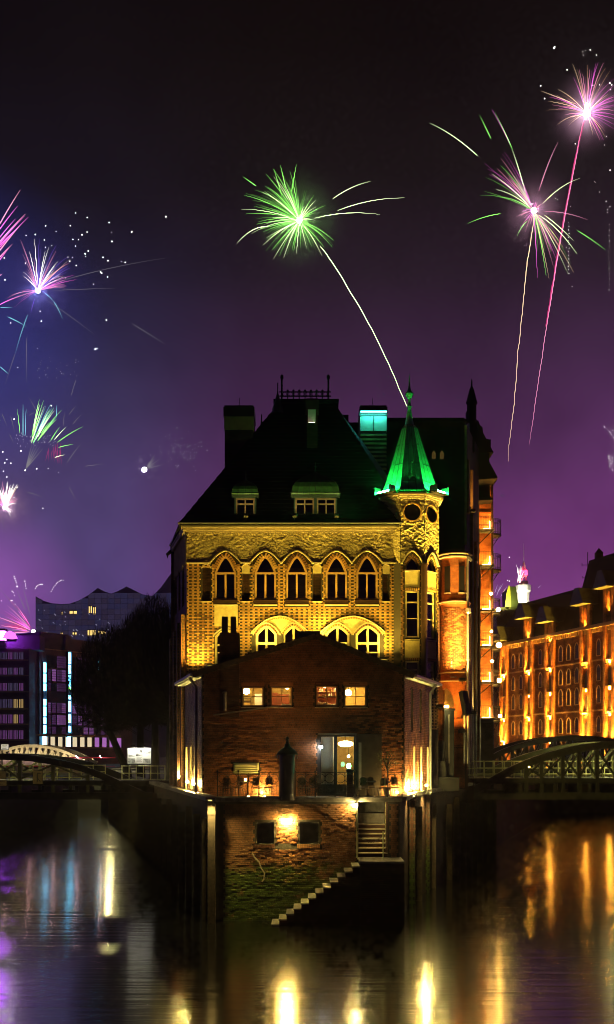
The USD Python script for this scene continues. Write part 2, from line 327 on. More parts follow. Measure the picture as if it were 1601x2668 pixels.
def brick_mesh(b, O, u, n, rng=None):
    O, u, n = (np.asarray(t, float) for t in (O, u, n)); Z = np.array([0, 0, 1.0])
    xa, xb, za, zb, d = (b[:, i][:, None] for i in range(5)); i = .004
    back = [O + x * u + z * Z - .004 * n for x, z in ((xa, za), (xb, za), (xb, zb), (xa, zb))]
    front = [O + x * u + z * Z + d * n for x, z in ((xa + i, za + i), (xb - i, za + i), (xb - i, zb - i), (xa + i, zb - i))]
    V = np.stack(back + front, 1); q = np.array([[4, 5, 6, 7], [0, 1, 5, 4], [1, 2, 6, 5], [2, 3, 7, 6], [3, 0, 4, 7]])
    if np.dot(np.cross(u, Z), n) < 0: q = q[:, ::-1]
    f = (np.arange(len(b))[:, None, None] * 8 + q[None]).reshape(-1, 4)
    return V.reshape(-1, 3), f
def brickwork(wall, region, O, u, n, mat, focus=None, count=0, **kw):
    b = bricks_of(region, **kw)
    if focus is not None and count:
        d = np.hypot((b[:, :2].mean(1) - focus[0]), (b[:, 2:4].mean(1) - focus[1])); b = b[np.argsort(d)]
        for k in range(min(count, len(b))):
            m = MB(); m.add(*brick_mesh(b[k:k + 1], O, u, n)); obj('brick', m, mat, wall)
        b = b[count:]
    if len(b):
        m = MB(); m.add(*brick_mesh(b, O, u, n)); obj('brickwork', m, mat, wall, kind='stuff')

def arch(x0, x1, zs, zspring, za, e=1.7, n=9):
    c = (x0 + x1) / 2; h = (x1 - x0) / 2; t = np.linspace(0, 1, n)
    left = [(x0 + h * k, zspring + (za - zspring) * (1 - (1 - k) ** e)) for k in t]
    return Polygon([(x0, zs)] + left + [(2 * c - x, z) for x, z in left[::-1][1:]] + [(x1, zs)])
def rect(x0, x1, z0, z1): return sbox(min(x0, x1), min(z0, z1), max(x0, x1), max(z0, z1))
def window(parent, poly, O, u, n, frame='brown_paint', depth=-.22, fw=.09, mull=1, trans=None, low=None, bar=.075, name='window', panes=True, flat=False):
    """window > pane; flat=True puts the panes next to the frame (third level already)"""
    x0, z0, x1, z1 = poly.bounds; inner = poly.buffer(-fw, join_style=2); bars = []
    for k in range(mull):
        xm = x0 + (x1 - x0) * (k + 1) / (mull + 1); bars.append(sbox(xm - bar / 2, z0, xm + bar / 2, (trans if trans and not low else z1) if not low else z1))
    if trans: bars.append(sbox(x0, trans - bar / 2, x1, trans + bar / 2))
    for z in (low or []): bars.append(sbox(x0, z - bar * .3, x1, z + bar * .3))
    bars = unary_union(bars).intersection(poly) if bars else Polygon()
    fr = poly.difference(inner).union(bars)
    m = MB(); m.prism(fr, O, u, n, depth, depth + .09); w_ = obj(name, m, frame, parent)
    gl = inner.difference(bars)
    for g_ in getattr(gl, 'geoms', [gl]):
        if g_.area < .01: continue
        m = MB(); m.prism(g_.buffer(.015, join_style=2), O, u, n, depth + .03, depth + .045); obj('pane', m, 'pane', parent if flat else w_)
    return w_

# ---------------------------------------------------------------- the castle-like house
castle = thing('castle_house', 'tall floodlit yellow brick house with arched windows and steep dark roof on the island tip', 'building', (0, 53, QT))
Y0 = 52.0; O = (0, Y0, 0); U = (1, 0, 0); N = (0, -1, 0)
def fx(px): return xat(px, Y0)
def fz(py): return zat(py, Y0)
XL, XR = fx(487), fx(1047)
upc = [588, 692, 774, 877, 957]
up_open = [arch(fx(c - 28), fx(c + 28), fz(1563), fz(1492), fz(1449)) for c in upc]
up_mould = [arch(fx(c - 38), fx(c + 38), fz(1469), fz(1467), fz(1438)) for c in upc]
niches = [rect(fx(a), fx(b), fz(1566), fz(1494 if k else 1478)) for k, (a, b) in enumerate(((527, 549), (631, 651), (816, 838), (998, 1016)))]
niche_cap = [arch(fx(a), fx(b), fz(1494), fz(1480), fz(1471)) for a, b in ((631, 651), (816, 838), (998, 1016))]
low_single = arch(fx(560), fx(619), fz(1760), fz(1657), fz(1638))
panel = rect(fx(559), fx(620), fz(1632), fz(1576))
pairs = []
for a, b in ((657, 803), (838, 1001)):
    c = (a + b) / 2; h = (b - a) / 2
    o = arch(fx(a), fx(b), fz(1652), fz(1648), fz(1608), 1.9, 13)
    i1 = arch(fx(a + 10), fx(c - 8), fz(1740), fz(1653), fz(1630)); i2 = arch(fx(c + 8), fx(b - 10), fz(1740), fz(1653), fz(1630))
    pairs.append((o, i1, i2))
holes = unary_union(up_open + niches + [low_single] + [w_ for p in pairs for w_ in p[1:]])
plaster = rect(XL, XR, fz(1467), fz(1376)).difference(unary_union(up_mould))
full = rect(XL, XR, QT, fz(1362))
wall_poly = full.difference(holes)
m = MB(); m.prism(wall_poly, O, U, N, -.5, 0); front = obj('front_wall', m, 'mortar', castle)
def rough_plaster(poly, O, u, n, d=.045, amp=.10, cell=.036, seed=0):
    """hand thrown plaster: a fine grid of knobs and hollows inside the outline"""
    O, u, n = (np.asarray(t, float) for t in (O, u, n)); x0, z0, x1, z1 = poly.bounds; nx, nz = int((x1 - x0) / cell) + 1, int((z1 - z0) / cell) + 1
    X, Z_ = np.meshgrid(np.linspace(x0, x1, nx + 1), np.linspace(z0, z1, nz + 1)); q = np.stack([X * 8.0 + Z_ * 3.0, Z_ * 11.0 - X * 1.5, 0 * X + seed], -1)
    h = d + amp * (meshkit.fbm(q, 4, seed) - .5); P = O + X[..., None] * u + Z_[..., None] * np.array([0, 0, 1.0]) + h[..., None] * n
    cx_, cz_ = (X[:-1, :-1] + X[1:, 1:]) / 2, (Z_[:-1, :-1] + Z_[1:, 1:]) / 2; keep = contains_xy(poly, cx_.ravel(), cz_.ravel()); i = (np.arange(nz)[:, None] * (nx + 1) + np.arange(nx)[None]).ravel()[keep]
    m = MB(); f = np.stack([i, i + 1, i + nx + 2, i + nx + 1], 1); m.add(P.reshape(-1, 3), f if np.dot(np.cross(u, [0, 0, 1.0]), n) > 0 else f[:, ::-1]); return m
obj('plaster_band', rough_plaster(plaster.difference(holes), O, U, N, seed=3), 'plaster', front)
tymp = [p[0].difference(p[1].buffer(.16)).difference(p[2].buffer(.16)).intersection(rect(-9, 9, fz(1652), 30)) for p in pairs]
for t_ in tymp:
    m = MB(); m.prism(t_, O, U, N, .003, .03); obj('plaster_tympanum', m, 'panel_plaster', front)
m = MB(); m.prism(panel, O, U, N, .003, .03); obj('plaster_panel', m, 'panel_plaster', front)
for c_ in niche_cap:
    m = MB(); m.prism(c_, O, U, N, .003, .03); obj('plaster_panel', m, 'panel_plaster', front)
breg = rect(XL, XR, fz(1860), fz(1468)).difference(holes).difference(unary_union([w_.buffer(.03) for w_ in up_mould] + [panel] + niche_cap + tymp + [unary_union([p[1].buffer(.17), p[2].buffer(.17)]) for p in pairs]
    + [rect(fx(c - 31), fx(c + 31), fz(1580), fz(1562)) for c in upc]))
breg = unary_union([q for q in getattr(breg, 'geoms', [breg])])
brickwork(front, breg, O, U, N, 'castle_brick', focus=(fx(515), fz(1690)), count=260, mode='castle', seed=4, proud=(.012, .04))
def ring(p, a, b, zmin): return p.buffer(b, join_style=1).difference(p.buffer(a, join_style=1)).intersection(rect(-50, 90, zmin, 60))
def voussoirs(p, width, zmin, O, U, N, d, n=15):
    """short wedge bricks round an arch"""
    m = MB(); co = np.array(p.exterior.coords); co = co[co[:, 1] > zmin]
    ln = LineString(co[np.argsort(co[:, 0])]); k = np.linspace(.02, .98, n)
    for t in k:
        a = ln.interpolate(t, True); b = ln.interpolate(min(t + .01, 1), True); tg = np.array([b.x - a.x, b.y - a.y]); tg /= np.linalg.norm(tg) + 1e-9; nr = np.array([-tg[1], tg[0]])
        c = np.array([a.x, a.y]) + nr * width / 2
        hl = ln.length / n * .36
        C = np.asarray(O) + c[0] * np.asarray(U) + np.array([0, 0, c[1]]) + np.asarray(N) * d / 2
        m.obox(C, (tg[0] * np.asarray(U) + np.array([0, 0, tg[1]])) * hl, (nr[0] * np.asarray(U) + np.array([0, 0, nr[1]])) * width / 2, np.asarray(N) * d / 2)
    return m
for c, o, mo in zip(upc, up_open, up_mould):
    m = MB(); m.prism(ring(mo, 0.0, .05, fz(1469)), O, U, N, .0, .16); obj('arch_moulding', m, 'moulding_stone', front)
    obj('arch_bricks', voussoirs(o, .17, fz(1490), O, U, N, .07), 'castle_brick', front)
    window(castle, o, O, U, N, trans=fz(1493), mull=1, depth=-.12, fw=.10, bar=.10)
    m = MB(); m.prism(rect(fx(c - 31), fx(c + 31), fz(1575), fz(1564)), O, U, N, -.3, .08); obj('window_sill', m, 'glazed_brick', castle)
    m = MB(); m.prism(rect(fx(c - 31), fx(c + 31), fz(1579), fz(1576)), O, U, N, .0, .13); obj('sill_moulding', m, 'moulding_stone', castle)
for n_, (a, b) in zip(niches, ((527, 549), (631, 651), (816, 838), (998, 1016))):
    m = MB(); m.prism(n_, O, U, N, -.46, -.28); obj('niche_back', m, 'dark_brick', front)
    m = MB(); m.prism(rect(fx(a) - .02, fx(b) + .02, fz(1570), fz(1567)), O, U, N, -.2, .09); obj('niche_sill', m, 'moulding_stone', front)
for a, b in ((527, 549), (631, 651), (816, 838), (998, 1016)):
    ar = arch(fx(a), fx(b), fz(1482), fz(1480), fz(1471)); m = MB(); m.prism(ring(ar, .0, .045, fz(1481)), O, U, N, 0, .11); obj('niche_hood', m, 'moulding_stone', front)
# string course between the arches
segs = [487, 550, 626, 654, 730, 736, 812, 839, 915, 919, 995, 1047]
for a, b in zip(segs[::2], segs[1::2]):
    if b - a > 3:
        m = MB(); m.prism(rect(fx(a), fx(b), fz(1470), fz(1466)), O, U, N, 0, .15); obj('string_course', m, 'moulding_stone', front)
window(castle, low_single, O, U, N, frame='cream_paint', trans=fz(1680), mull=1, low=[fz(1700)], fw=.12, bar=.11)
m = MB(); m.prism(ring(low_single, .02, .08, fz(1660)), O, U, N, 0, .12); obj('arch_moulding', m, 'moulding_stone', front)
for o, i1, i2 in pairs:
    m = MB(); m.prism(ring(o, -.0, .05, fz(1652)), O, U, N, 0, .16); obj('arch_moulding', m, 'moulding_stone', front)
    obj('arch_bricks', voussoirs(o.buffer(-.09), .085, fz(1650), O, U, N, .09, 26), 'castle_brick', front)
    for i in (i1, i2):
        window(castle, i, O, U, N, frame='cream_paint', trans=fz(1676), mull=1, low=[fz(1700)], fw=.12, bar=.12, depth=-.16)
        m = MB(); m.prism(ring(i, .1, .15, fz(1655)), O, U, N, 0, .10); obj('arch_moulding', m, 'moulding_stone', front)
        obj('arch_bricks', voussoirs(i, .095, fz(1655), O, U, N, .05, 13), 'castle_brick', front)
# cornice and gutter
for z0, z1, d, mt, nm in ((1388, 1383, .12, 'moulding_stone', 'cornice'), (1383, 1378, .20, 'moulding_stone', 'cornice'), (1378, 1373, .30, 'moulding_stone', 'cornice'), (1373, 1369.5, .26, 'dark_copper', 'eaves_board'), (1369.5, 1365.5, .46, 'zinc', 'gutter')):
    m = MB(); m.prism(rect(XL - d * .9, fx(1046), fz(z0), fz(z1)), O, U, N, -.2, d); obj(nm, m, mt, castle)
m = MB()
for k in range(70):
    x = XL + .1 + k * (fx(1042) - XL - .2) / 69; m.box(x - .035, x + .035, Y0 - .1, Y0 - .02, fz(1393), fz(1388.5))
obj('dentils', m, 'moulding_stone', castle, kind='stuff')
# side wall along the left canal, with rounded lit corner ribs
A0 = np.array([XL, Y0, 0]); B0 = np.array([XL - 5.1 * .2577, Y0 + 5.1, 0]); us = (B0 - A0) / np.linalg.norm(B0 - A0); ns = np.array([-us[1], us[0], 0]); Ls = np.linalg.norm(B0 - A0)
swin = [arch(1.0 + k * 1.6, 1.9 + k * 1.6, 14.9, 16.4, 17.2) for k in range(3)]
m = MB(); m.prism(rect(0, Ls, QT, fz(1362)).difference(unary_union(swin)), A0, us, ns, -.5, 0); sw = obj('side_wall', m, 'side_brick', castle)
for s_ in swin: window(castle, s_, A0, us, ns, trans=16.3)
m = MB(); m.prism(rect(0.02, Ls, fz(1467), fz(1384)).difference(unary_union(swin)), A0, us, ns, .003, .05); obj('plaster_band', m, 'plaster', sw)
for k in range(4):
    m = MB(); x = .18 + k * 1.62; m.prism(rect(x, x + .42, QT, fz(1600 + 12 * k)), A0, us, ns, 0, .28); obj('buttress', m, 'side_brick', sw)
for z0, z1, d, mt, nm in ((1388, 1378, .2, 'moulding_stone', 'cornice'), (1378, 1373, .24, 'moulding_stone', 'cornice'), (1369.5, 1365.5, .30, 'zinc', 'gutter')):
    m = MB(); m.prism(rect(-.1, Ls + .1, fz(z0), fz(z1)), A0, us, ns, -.2, d); obj(nm, m, mt, castle)
m = MB()   # closing walls that the photo does not show
m.box(B0[0] - .2, B0[0] + .2, B0[1], 64, QT, 18.9); m.box(B0[0], 6.7, 63.6, 64, QT, 18.9); m.box(6.4, 6.7, 54.4, 63.8, QT, 18.9)
obj('rear_wall', m, 'wall_brick', castle)
gargoyle = MB(); gx = A0 + us * Ls; gargoyle.tube([gx + [0, 0, 18.5], gx + ns * .2 + [0, 0, 18.6], gx + ns * .42 + [0, 0, 18.4], gx + ns * .4 + [0, 0, 18.2]], [.12, .14, .1, .03], 6)
obj('gutter_spout', gargoyle, 'iron', castle)
# main roof: a steep hipped roof up to a railed platform
EZ = fz(1366)
ev = np.array([[XL - .35, Y0 - .35, EZ], [5.35, Y0 - .35, EZ], [6.9, 55, EZ], [6.9, 64.1, EZ], [B0[0] - .25, 64.1, EZ], [B0[0] - .25, B0[1], EZ]])
pl = np.array([[-1.62, 56.6, 26.9], [1.55, 56.6, 26.9], [1.55, 59.2, 26.9], [-1.62, 59.2, 26.9]])
hull = trimesh.convex.convex_hull(np.vstack([ev, ev - [0, 0, .12], pl])); m = MB(); m.add(hull.vertices, hull.faces); roof = obj('roof', m, 'slate', castle)
def slates(c00, c10, c11, c01, rows, w_, t=.03, seed=2, skip=None):
    """rows of slates on a sloping plane (c00 c10 along the eaves, c01 c11 along the top)"""
    rng = random.Random(seed); c00, c10, c11, c01 = (np.asarray(c, float) for c in (c00, c10, c11, c01)); nn = np.cross(c10 - c00, c01 - c00); nn /= np.linalg.norm(nn); m = MB(); V = []; Fq = []
    for r in range(rows):
        a, b = r / rows, (r + 1.25) / rows; pa, qa = c00 + (c01 - c00) * a, c10 + (c11 - c10) * a; pb, qb = c00 + (c01 - c00) * min(b, 1), c10 + (c11 - c10) * min(b, 1)
        n_ = max(1, int(np.linalg.norm(qa - pa) / w_)); sh = .5 * (r % 2)
        for k in range(n_):
            f0, f1 = (k + sh * .98) / (n_ + .5), (k + sh * .98 + .93) / (n_ + .5); l = t * rng.uniform(.6, 1.5)
            p = [pa + (qa - pa) * f0 + nn * (l + .01), pa + (qa - pa) * f1 + nn * (l + .01), pb + (qb - pb) * f1 + nn * .006, pb + (qb - pb) * f0 + nn * .006, pa + (qa - pa) * f0 + nn * .004, pa + (qa - pa) * f1 + nn * .004]
            i = len(V); V += p; Fq += [[i, i + 1, i + 2, i + 3], [i + 4, i + 5, i + 1, i]]
    m.add(V, Fq); return m
obj('slates', slates(ev[0], ev[1], pl[1], pl[0], 34, .3), 'slate', roof, kind='stuff')
obj('slates', slates(ev[1], ev[2], pl[2], pl[1], 34, .3, seed=5), 'slate', roof, kind='stuff')
m = MB(); m.box(-1.9, 1.8, 56.3, 59.5, 26.85, 27.05); obj('roof_platform', m, 'slate', roof)
m = MB(); x0, x1 = xat(888, 61), xat(992, 61); m.box(x0, xat(908, 61), 60.5, 63, 20, zat(1088, 61)); m.box(x0, x1 + 1.5, 60.8, 64, 18.8, zat(1103, 61)); obj('rear_roof', m, 'slate', castle)
# railing on the platform
m = MB(); yr = 56.7; xa, xb = xat(735, yr), xat(856, yr); zt, zb = zat(1021, yr), 27.05
for x in (xa, xb):
    m.tube([(x, yr, zb), (x, yr, zat(990, yr))], .06, 6); m.sphere((x, yr, zat(983, yr)), .10, 1, (1, 1, 1.7))
for z in (zt, zat(1032, yr)): m.bar((xa - .15, yr, z), (xb + .15, yr, z), .06, .06)
for k in range(9):
    x = xa + (xb - xa) * k / 8; m.tube([(x, yr, zb), (x, yr, zt)], .035, 5)
    if k < 8: m.ring((x + (xb - xa) / 16, yr, (zt + zat(1032, yr)) / 2), .11, .02)
    if k: m.sphere((x, yr, zt + .07), .07)
obj('roof_railing', m, 'iron', roof)
for px, py0, py1, r in ((724, 998, 1078, .32), (682, 1080, 1145, .16)):
    m = MB(); x = xat(px, 56.2); m.lathe([(r, 0), (r * .95, .3), (r * .5, .7), (r * .18, 1.1), (.03, 1.25), (.03, zat(py0, 56.2) - zat(py1, 56.2))], (x, 56.2, zat(py1, 56.2)), 8); obj('roof_finial', m, 'dark_copper', roof)
m = MB(); m.tube([at(511, 1362, 53.5) - [0, 0, .3], at(511, 1325, 53.5)], .07, 6); obj('vent_pipe', m, 'iron', roof)
# chimneys
def chimney(x0, x1, Y, z0, z1, band=None, bandmat='brown_paint', deep=1.3):
    m = MB(); m.box(x0, x1, Y, Y + deep, z0, z1 - .35); c = obj('chimney', m, 'dark_brick', castle)
    m = MB(); m.box(x0 - .07, x1 + .07, Y - .07, Y + deep + .07, z1 - .62, z1 - .1); m.box(x0 - .02, x1 + .02, Y - .02, Y + deep + .02, z1 - .1, z1); obj('chimney_cap', m, 'glazed_brick', c)
    if band:
        m = MB(); m.box(x0 - .03, x1 + .03, Y - .03, Y + deep, band[0], band[1]); obj('chimney_sheet', m, bandmat, c)
    m = MB(); m.tube([((x0 + x1) / 2, Y + .6, z1), ((x0 + x1) / 2, Y + .6, z1 + .62)], .018, 5); obj('lightning_rod', m, 'iron', c)
    return c
chimney(xat(586, 55), xat(660, 55), 55, 20, zat(1056, 55), (zat(1120, 55), zat(1080, 55)), deep=1.5)
cr = chimney(xat(940, 57.5), xat(1007, 57.5), 57.5, 19, zat(1056, 57.5), (zat(1123, 57.5), zat(1080, 57.5)), 'white_paint')
m = MB(); Yc = 57.5
for k in range(9):
    z = zat(1132 + k * 11, Yc); m.box(xat(940, Yc) - .02, xat(1007, Yc) + .02, Yc - .03, Yc + 1.0, z - .09, z + .02)
obj('brick_bands', m, 'castle_brick', cr)
m = MB(); m.box(xat(941, Yc) - .02, xat(1006, Yc) + .02, Yc - .34, Yc - .28, zat(1078, Yc), zat(1076.5, Yc)); obj('cyan_light_bar', m, 'cyan_bar', cr)
m = MB(); m.box(xat(941, Yc) - .05, xat(1006, Yc) + .05, Yc - .40, Yc + .02, zat(1076, Yc), zat(1073, Yc)); m.bar((xat(974, Yc), Yc - .05, zat(1080, Yc)), (xat(974, Yc), Yc - .05, zat(1123, Yc)), .05, .04); obj('lamp_hood', m, 'iron', cr)
c2 = chimney(xat(800, 54.6), xat(828, 54.6), 54.6, 20, zat(1038, 54.6), deep=.8)
m = MB(); m.box(xat(803, 54.6), xat(823, 54.6), 54.54, 54.59, zat(1103, 54.6), zat(1060, 54.6)); obj('chimney_sheet', m, 'white_paint', c2)
m = MB(); m.box(xat(805, 54.6), xat(821, 54.6), 54.25, 54.31, zat(1107, 54.6), zat(1106, 54.6)); obj('lamp_bar', m, 'lamp_bar_dim', c2)
m = MB(); m.box(xat(803, 54.6), xat(823, 54.6), 54.2, 54.55, zat(1109, 54.6), zat(1107.5, 54.6)); obj('lamp_bracket', m, 'iron', c2)
# dormers with bell-shaped copper caps
def loft4(m, layers):
    V = []; Q = []
    for cx, cy, hx, hy, z in layers: V += [[cx - hx, cy - hy, z], [cx + hx, cy - hy, z], [cx + hx, cy + hy, z], [cx - hx, cy + hy, z]]
    for i in range(len(layers) - 1):
        for k in range(4): Q.append([i * 4 + k, i * 4 + (k + 1) % 4, i * 4 + 4 + (k + 1) % 4, i * 4 + 4 + k])
    m.add(V, Q); return m
def dormer(pa, pb, ytop, ybase, wins):
    Y = 51.95; O = (0, Y, 0); x0, x1 = xat(pa, Y), xat(pb, Y); c, h = (x0 + x1) / 2, (x1 - x0) / 2; zc, zt = zat(1290, Y), zat(ytop, Y)
    ops = [rect(xat(a, Y), xat(b, Y), zat(1353, Y), zat(1298, Y)) for a, b in wins]
    m = MB(); m.prism(rect(x0 + .12, x1 - .12, zat(1362, Y), zc).difference(unary_union(ops)), O, U, N, -.25, 0)
    m.box(x0 + .12, x0 + .3, Y + .25, 56, zat(1362, Y), zc); m.box(x1 - .3, x1 - .12, Y + .25, 56, zat(1362, Y), zc); d = obj('dormer', m, 'dark_copper', castle)
    m = MB(); prof = [(1.0, 0), (1.05, .05), (1.0, .1), (.96, .3), (.85, .48), (.69, .62), (.49, .74), (.29, .84), (.13, .93), (.03, 1.0)]
    loft4(m, [(c, Y + .62 - .1 * t, h * s_, .78 * s_, zc + (zt - zc) * t) for s_, t in prof]); obj('dormer_cap', m, 'dormer_copper', d)
    plain('dormer_copper', (.04, .13, .03), .5, var=.35)
    m = MB(); n_ = max(4, int(h * 2 / .3))
    for k in range(n_ + 1):
        f_ = -1 + 2 * k / n_
        m.tube([(c + f_ * h * s_ * .99, Y + .62 - .1 * t - .78 * s_ - .01, zc + (zt - zc) * t) for s_, t in prof], .014, 4)
    obj('cap_seams', m, 'dark_copper', d)
    m = MB(); m.lathe([(.07, 0), (.05, .1), (.02, .25), (.015, .55), (0.001, .56)], (c, Y + .5, zt - .05), 6); m.sphere((c, Y + .5, zt + .28), .05); obj('dormer_finial', m, 'dark_copper', d)
    m = MB(); m.prism(rect(x0 - .02, x1 + .02, zat(1296, Y), zc), O, U, N, -.2, .1); obj('dormer_eaves', m, 'dark_copper', d)
    for o in ops: window(d, o, O, U, N, trans=zat(1313, Y), mull=1, depth=-.1, fw=.08, low=[zat(1313, Y)], flat=True, name='dormer_window')
dormer(605, 674, 1243, 1362, [(615, 664)])
dormer(760, 885, 1222, 1362, [(770, 819), (826, 875)])

# ---------------------------------------------------------------- corner turret
TC = np.array([5.45, 53.1]); AP = 1.45; SD = AP * math.tan(math.pi / 8); Yt = TC[1] - AP
def tz(py): return zat(py, Yt)
m = MB(); facets = []
for k in range(8):
    an = -math.pi / 2 + k * math.pi / 4; n_ = np.array([math.cos(an), math.sin(an), 0]); u_ = np.array([-n_[1], n_[0], 0]); Oc = np.array([*(TC + AP * n_[:2]), 0]); facets.append((Oc, u_, n_))
vis = (0, 1)
hl = .36
def facet_features(k):
    s_ = hl if k == 0 else hl * .95
    ocu = Point(0, tz(1335)).buffer(.43, 20); aw = arch(-s_, s_, tz(1487), tz(1474), tz(1450)); w1 = rect(-s_, s_, tz(1662), tz(1539)); w2 = rect(-s_, s_, tz(1808), tz(1722))
    return ocu, aw, w1, w2
for k, (Oc, u_, n_) in enumerate(facets):
    p = rect(-SD, SD, QT, tz(1288))
    if k in vis: p = p.difference(unary_union(facet_features(k)))
    m.prism(p, Oc, u_, n_, -.3, 0)
tower = obj('turret', m, 'mortar', castle, label='octagonal corner turret with a green lit spire')
for k in (0, 1, 7, 2):
    Oc, u_, n_ = facets[k]; ocu, aw, w1, w2 = facet_features(k); mou = arch(-hl - .13, hl + .13, tz(1469), tz(1467), tz(1438))
    m = MB(); pp = rect(-SD, SD, tz(1467), tz(1290)).difference(mou)
    if k in vis: pp = pp.difference(unary_union([ocu, aw]))
    obj('plaster_band', rough_plaster(pp, Oc, u_, n_, seed=20 + k), 'plaster', tower)
    for z0, z1, d in ((1300, 1296, .1), (1296, 1292, .18), (1292, 1287, .26)):
        m = MB(); e = d * math.tan(math.pi / 8); m.prism(rect(-SD - e, SD + e, tz(z0), tz(z1)), Oc, u_, n_, -.1, d); obj('turret_cornice', m, 'moulding_stone', tower)
    if k not in vis: continue
    reg = rect(-SD + .01, SD - .01, tz(1900), tz(1470)).difference(unary_union([aw, w1, w2, mou, rect(-hl - .03, hl + .03, tz(1668), tz(1487)), rect(-hl - .03, hl + .03, tz(1722), tz(1660)), rect(-hl - .03, hl + .03, tz(1815), tz(1720))]))
    brickwork(tower, reg, Oc, u_, n_, 'castle_brick', mode='castle', seed=11 + k)
    m = MB(); m.prism(Point(0, tz(1335)).buffer(.50, 20).difference(ocu), Oc, u_, n_, 0, .08); obj('oculus_ring', m, 'castle_brick', tower)
    m = MB(); m.prism(Point(0, tz(1335)).buffer(.45, 20), Oc, u_, n_, -.27, -.22); obj('oculus_pane', m, 'black_paint', tower)
    m = MB(); m.prism(ring(mou, 0, .05, tz(1469)), Oc, u_, n_, 0, .14); obj('arch_moulding', m, 'moulding_stone', tower)
    obj('arch_bricks', voussoirs(aw, .11, tz(1476), Oc, u_, n_, .06, 11), 'castle_brick', tower)
    m = MB(); m.prism(rect(-SD, -hl - .13, tz(1470), tz(1466)).union(rect(hl + .13, SD, tz(1470), tz(1466))), Oc, u_, n_, 0, .14); obj('string_course', m, 'moulding_stone', tower)
    for a, b in ((1531, 1490), (1714, 1670)):
        m = MB(); m.prism(rect(-hl - .02, hl + .02, tz(a), tz(b)), Oc, u_, n_, .003, .03); obj('plaster_panel', m, 'panel_plaster', tower)
        m = MB(); m.prism(rect(-hl - .03, hl + .03, tz(b - 1), tz(b - 4)), Oc, u_, n_, 0, .10); obj('panel_moulding', m, 'moulding_stone', tower)
        m = MB()
        for q in range(7): m.prism(rect(-hl + q * hl / 3.3, -hl + q * hl / 3.3 + .07, tz(a + 7), tz(a + 1)), Oc, u_, n_, 0, .07)
        obj('panel_dentils', m, 'castle_brick', tower)
    window(tower, aw, Oc, u_, n_, mull=0, flat=True, depth=-.2, name='turret_window')
    window(tower, w1, Oc, u_, n_, trans=tz(1569), mull=0, low=[tz(1611)], flat=True, frame='cream_paint', depth=-.18, name='turret_window')
    window(tower, w2, Oc, u_, n_, trans=tz(1745), mull=0, flat=True, frame='cream_paint', depth=-.18, name='turret_window')
# dark corner shaft between the two facets
cxy = TC + np.array([math.cos(-3 * math.pi / 8), math.sin(-3 * math.pi / 8)]) * AP / math.cos(math.pi / 8)
m = MB(); m.tube([(cxy[0] + .02, cxy[1] - .02, tz(1760)), (cxy[0] + .02, cxy[1] - .02, tz(1470))], .17, 10); obj('corner_shaft', m, 'glazed_brick', tower)
# spire
lay = [(1.62, 1277), (1.50, 1271), (1.32, 1250), (1.02, 1200), (.70, 1145), (.42, 1096), (.26, 1085)]
PH = math.pi / 8
for k in range(8):
    a0, a1 = -math.pi / 2 + (k - .5) * math.pi / 4, -math.pi / 2 + (k + .5) * math.pi / 4
    V = []; sc = 1 / math.cos(PH)
    for r, py in lay:
        for a in (a0, a1): V.append([TC[0] + r * sc * math.cos(a), TC[1] + r * sc * math.sin(a), tz(py)])
    m = MB(); m.add(V, [[2 * i, 2 * i + 1, 2 * i + 3, 2 * i + 2] for i in range(len(lay) - 1)])
    obj('spire_panel', m, 'copper_patina', tower)
    m = MB()
    for f_ in (.0, .34, .67):
        m.tube([np.array(V[2 * i]) * (1 - f_) + np.array(V[2 * i + 1]) * f_ for i in range(len(lay))], .022 if f_ == 0 else .013, 4)
    for f_, i in ((.0, 2), (.34, 3), (.67, 3), (.34, 2), (0, 4)):
        pa = np.array(V[2 * i]); pb = np.array(V[2 * i + 1]); m.bar(pa + (pb - pa) * f_, pa + (pb - pa) * min(1, f_ + .33), .02, .03)
    obj('spire_seams', m, 'dark_copper', tower)
m = MB(); m.lathe([(1.72, 0), (1.78, .05), (1.74, .12), (1.2, .14)], (TC[0], TC[1], tz(1288)), 8, -math.pi / 2 - PH, 1.5 * math.pi - PH); obj('spire_eaves', m, 'dark_copper', tower)
zt0 = tz(1090); m = MB(); m.lathe([(.27, 0), (.20, .35), (.11, .9), (.09, 1.05), (.16, 1.1), (.09, 1.16), (.06, 1.5), (.10, 1.55), (.22, 1.72), (.22, 1.82), (.10, 1.98), (.05, 2.2), (.02, 2.7), (.001, 2.9)], (TC[0], TC[1], zt0), 10); obj('spire_finial', m, 'copper_patina', tower, smooth=True)
m = MB(); m.ring((TC[0], TC[1], zt0 + .02), .30, .05, (1, 0, 0), (0, 1, 0)); obj('spire_collar', m, 'moulding_stone', tower)
# small front gablet ornament on the dark centre panel
m = MB(); gz = tz(1247); m.prism(Polygon([(-.42, 0), (.42, 0), (0, .62)]), (TC[0], Yt + .22, gz - .25), U, N, -.3, .05); m.tube([(TC[0], Yt + .16, gz + .3), (TC[0], Yt + .16, gz + .85)], .03, 5); m.sphere((TC[0], Yt + .16, gz + .92), .06); obj('spire_gablet', m, 'dark_copper', tower)
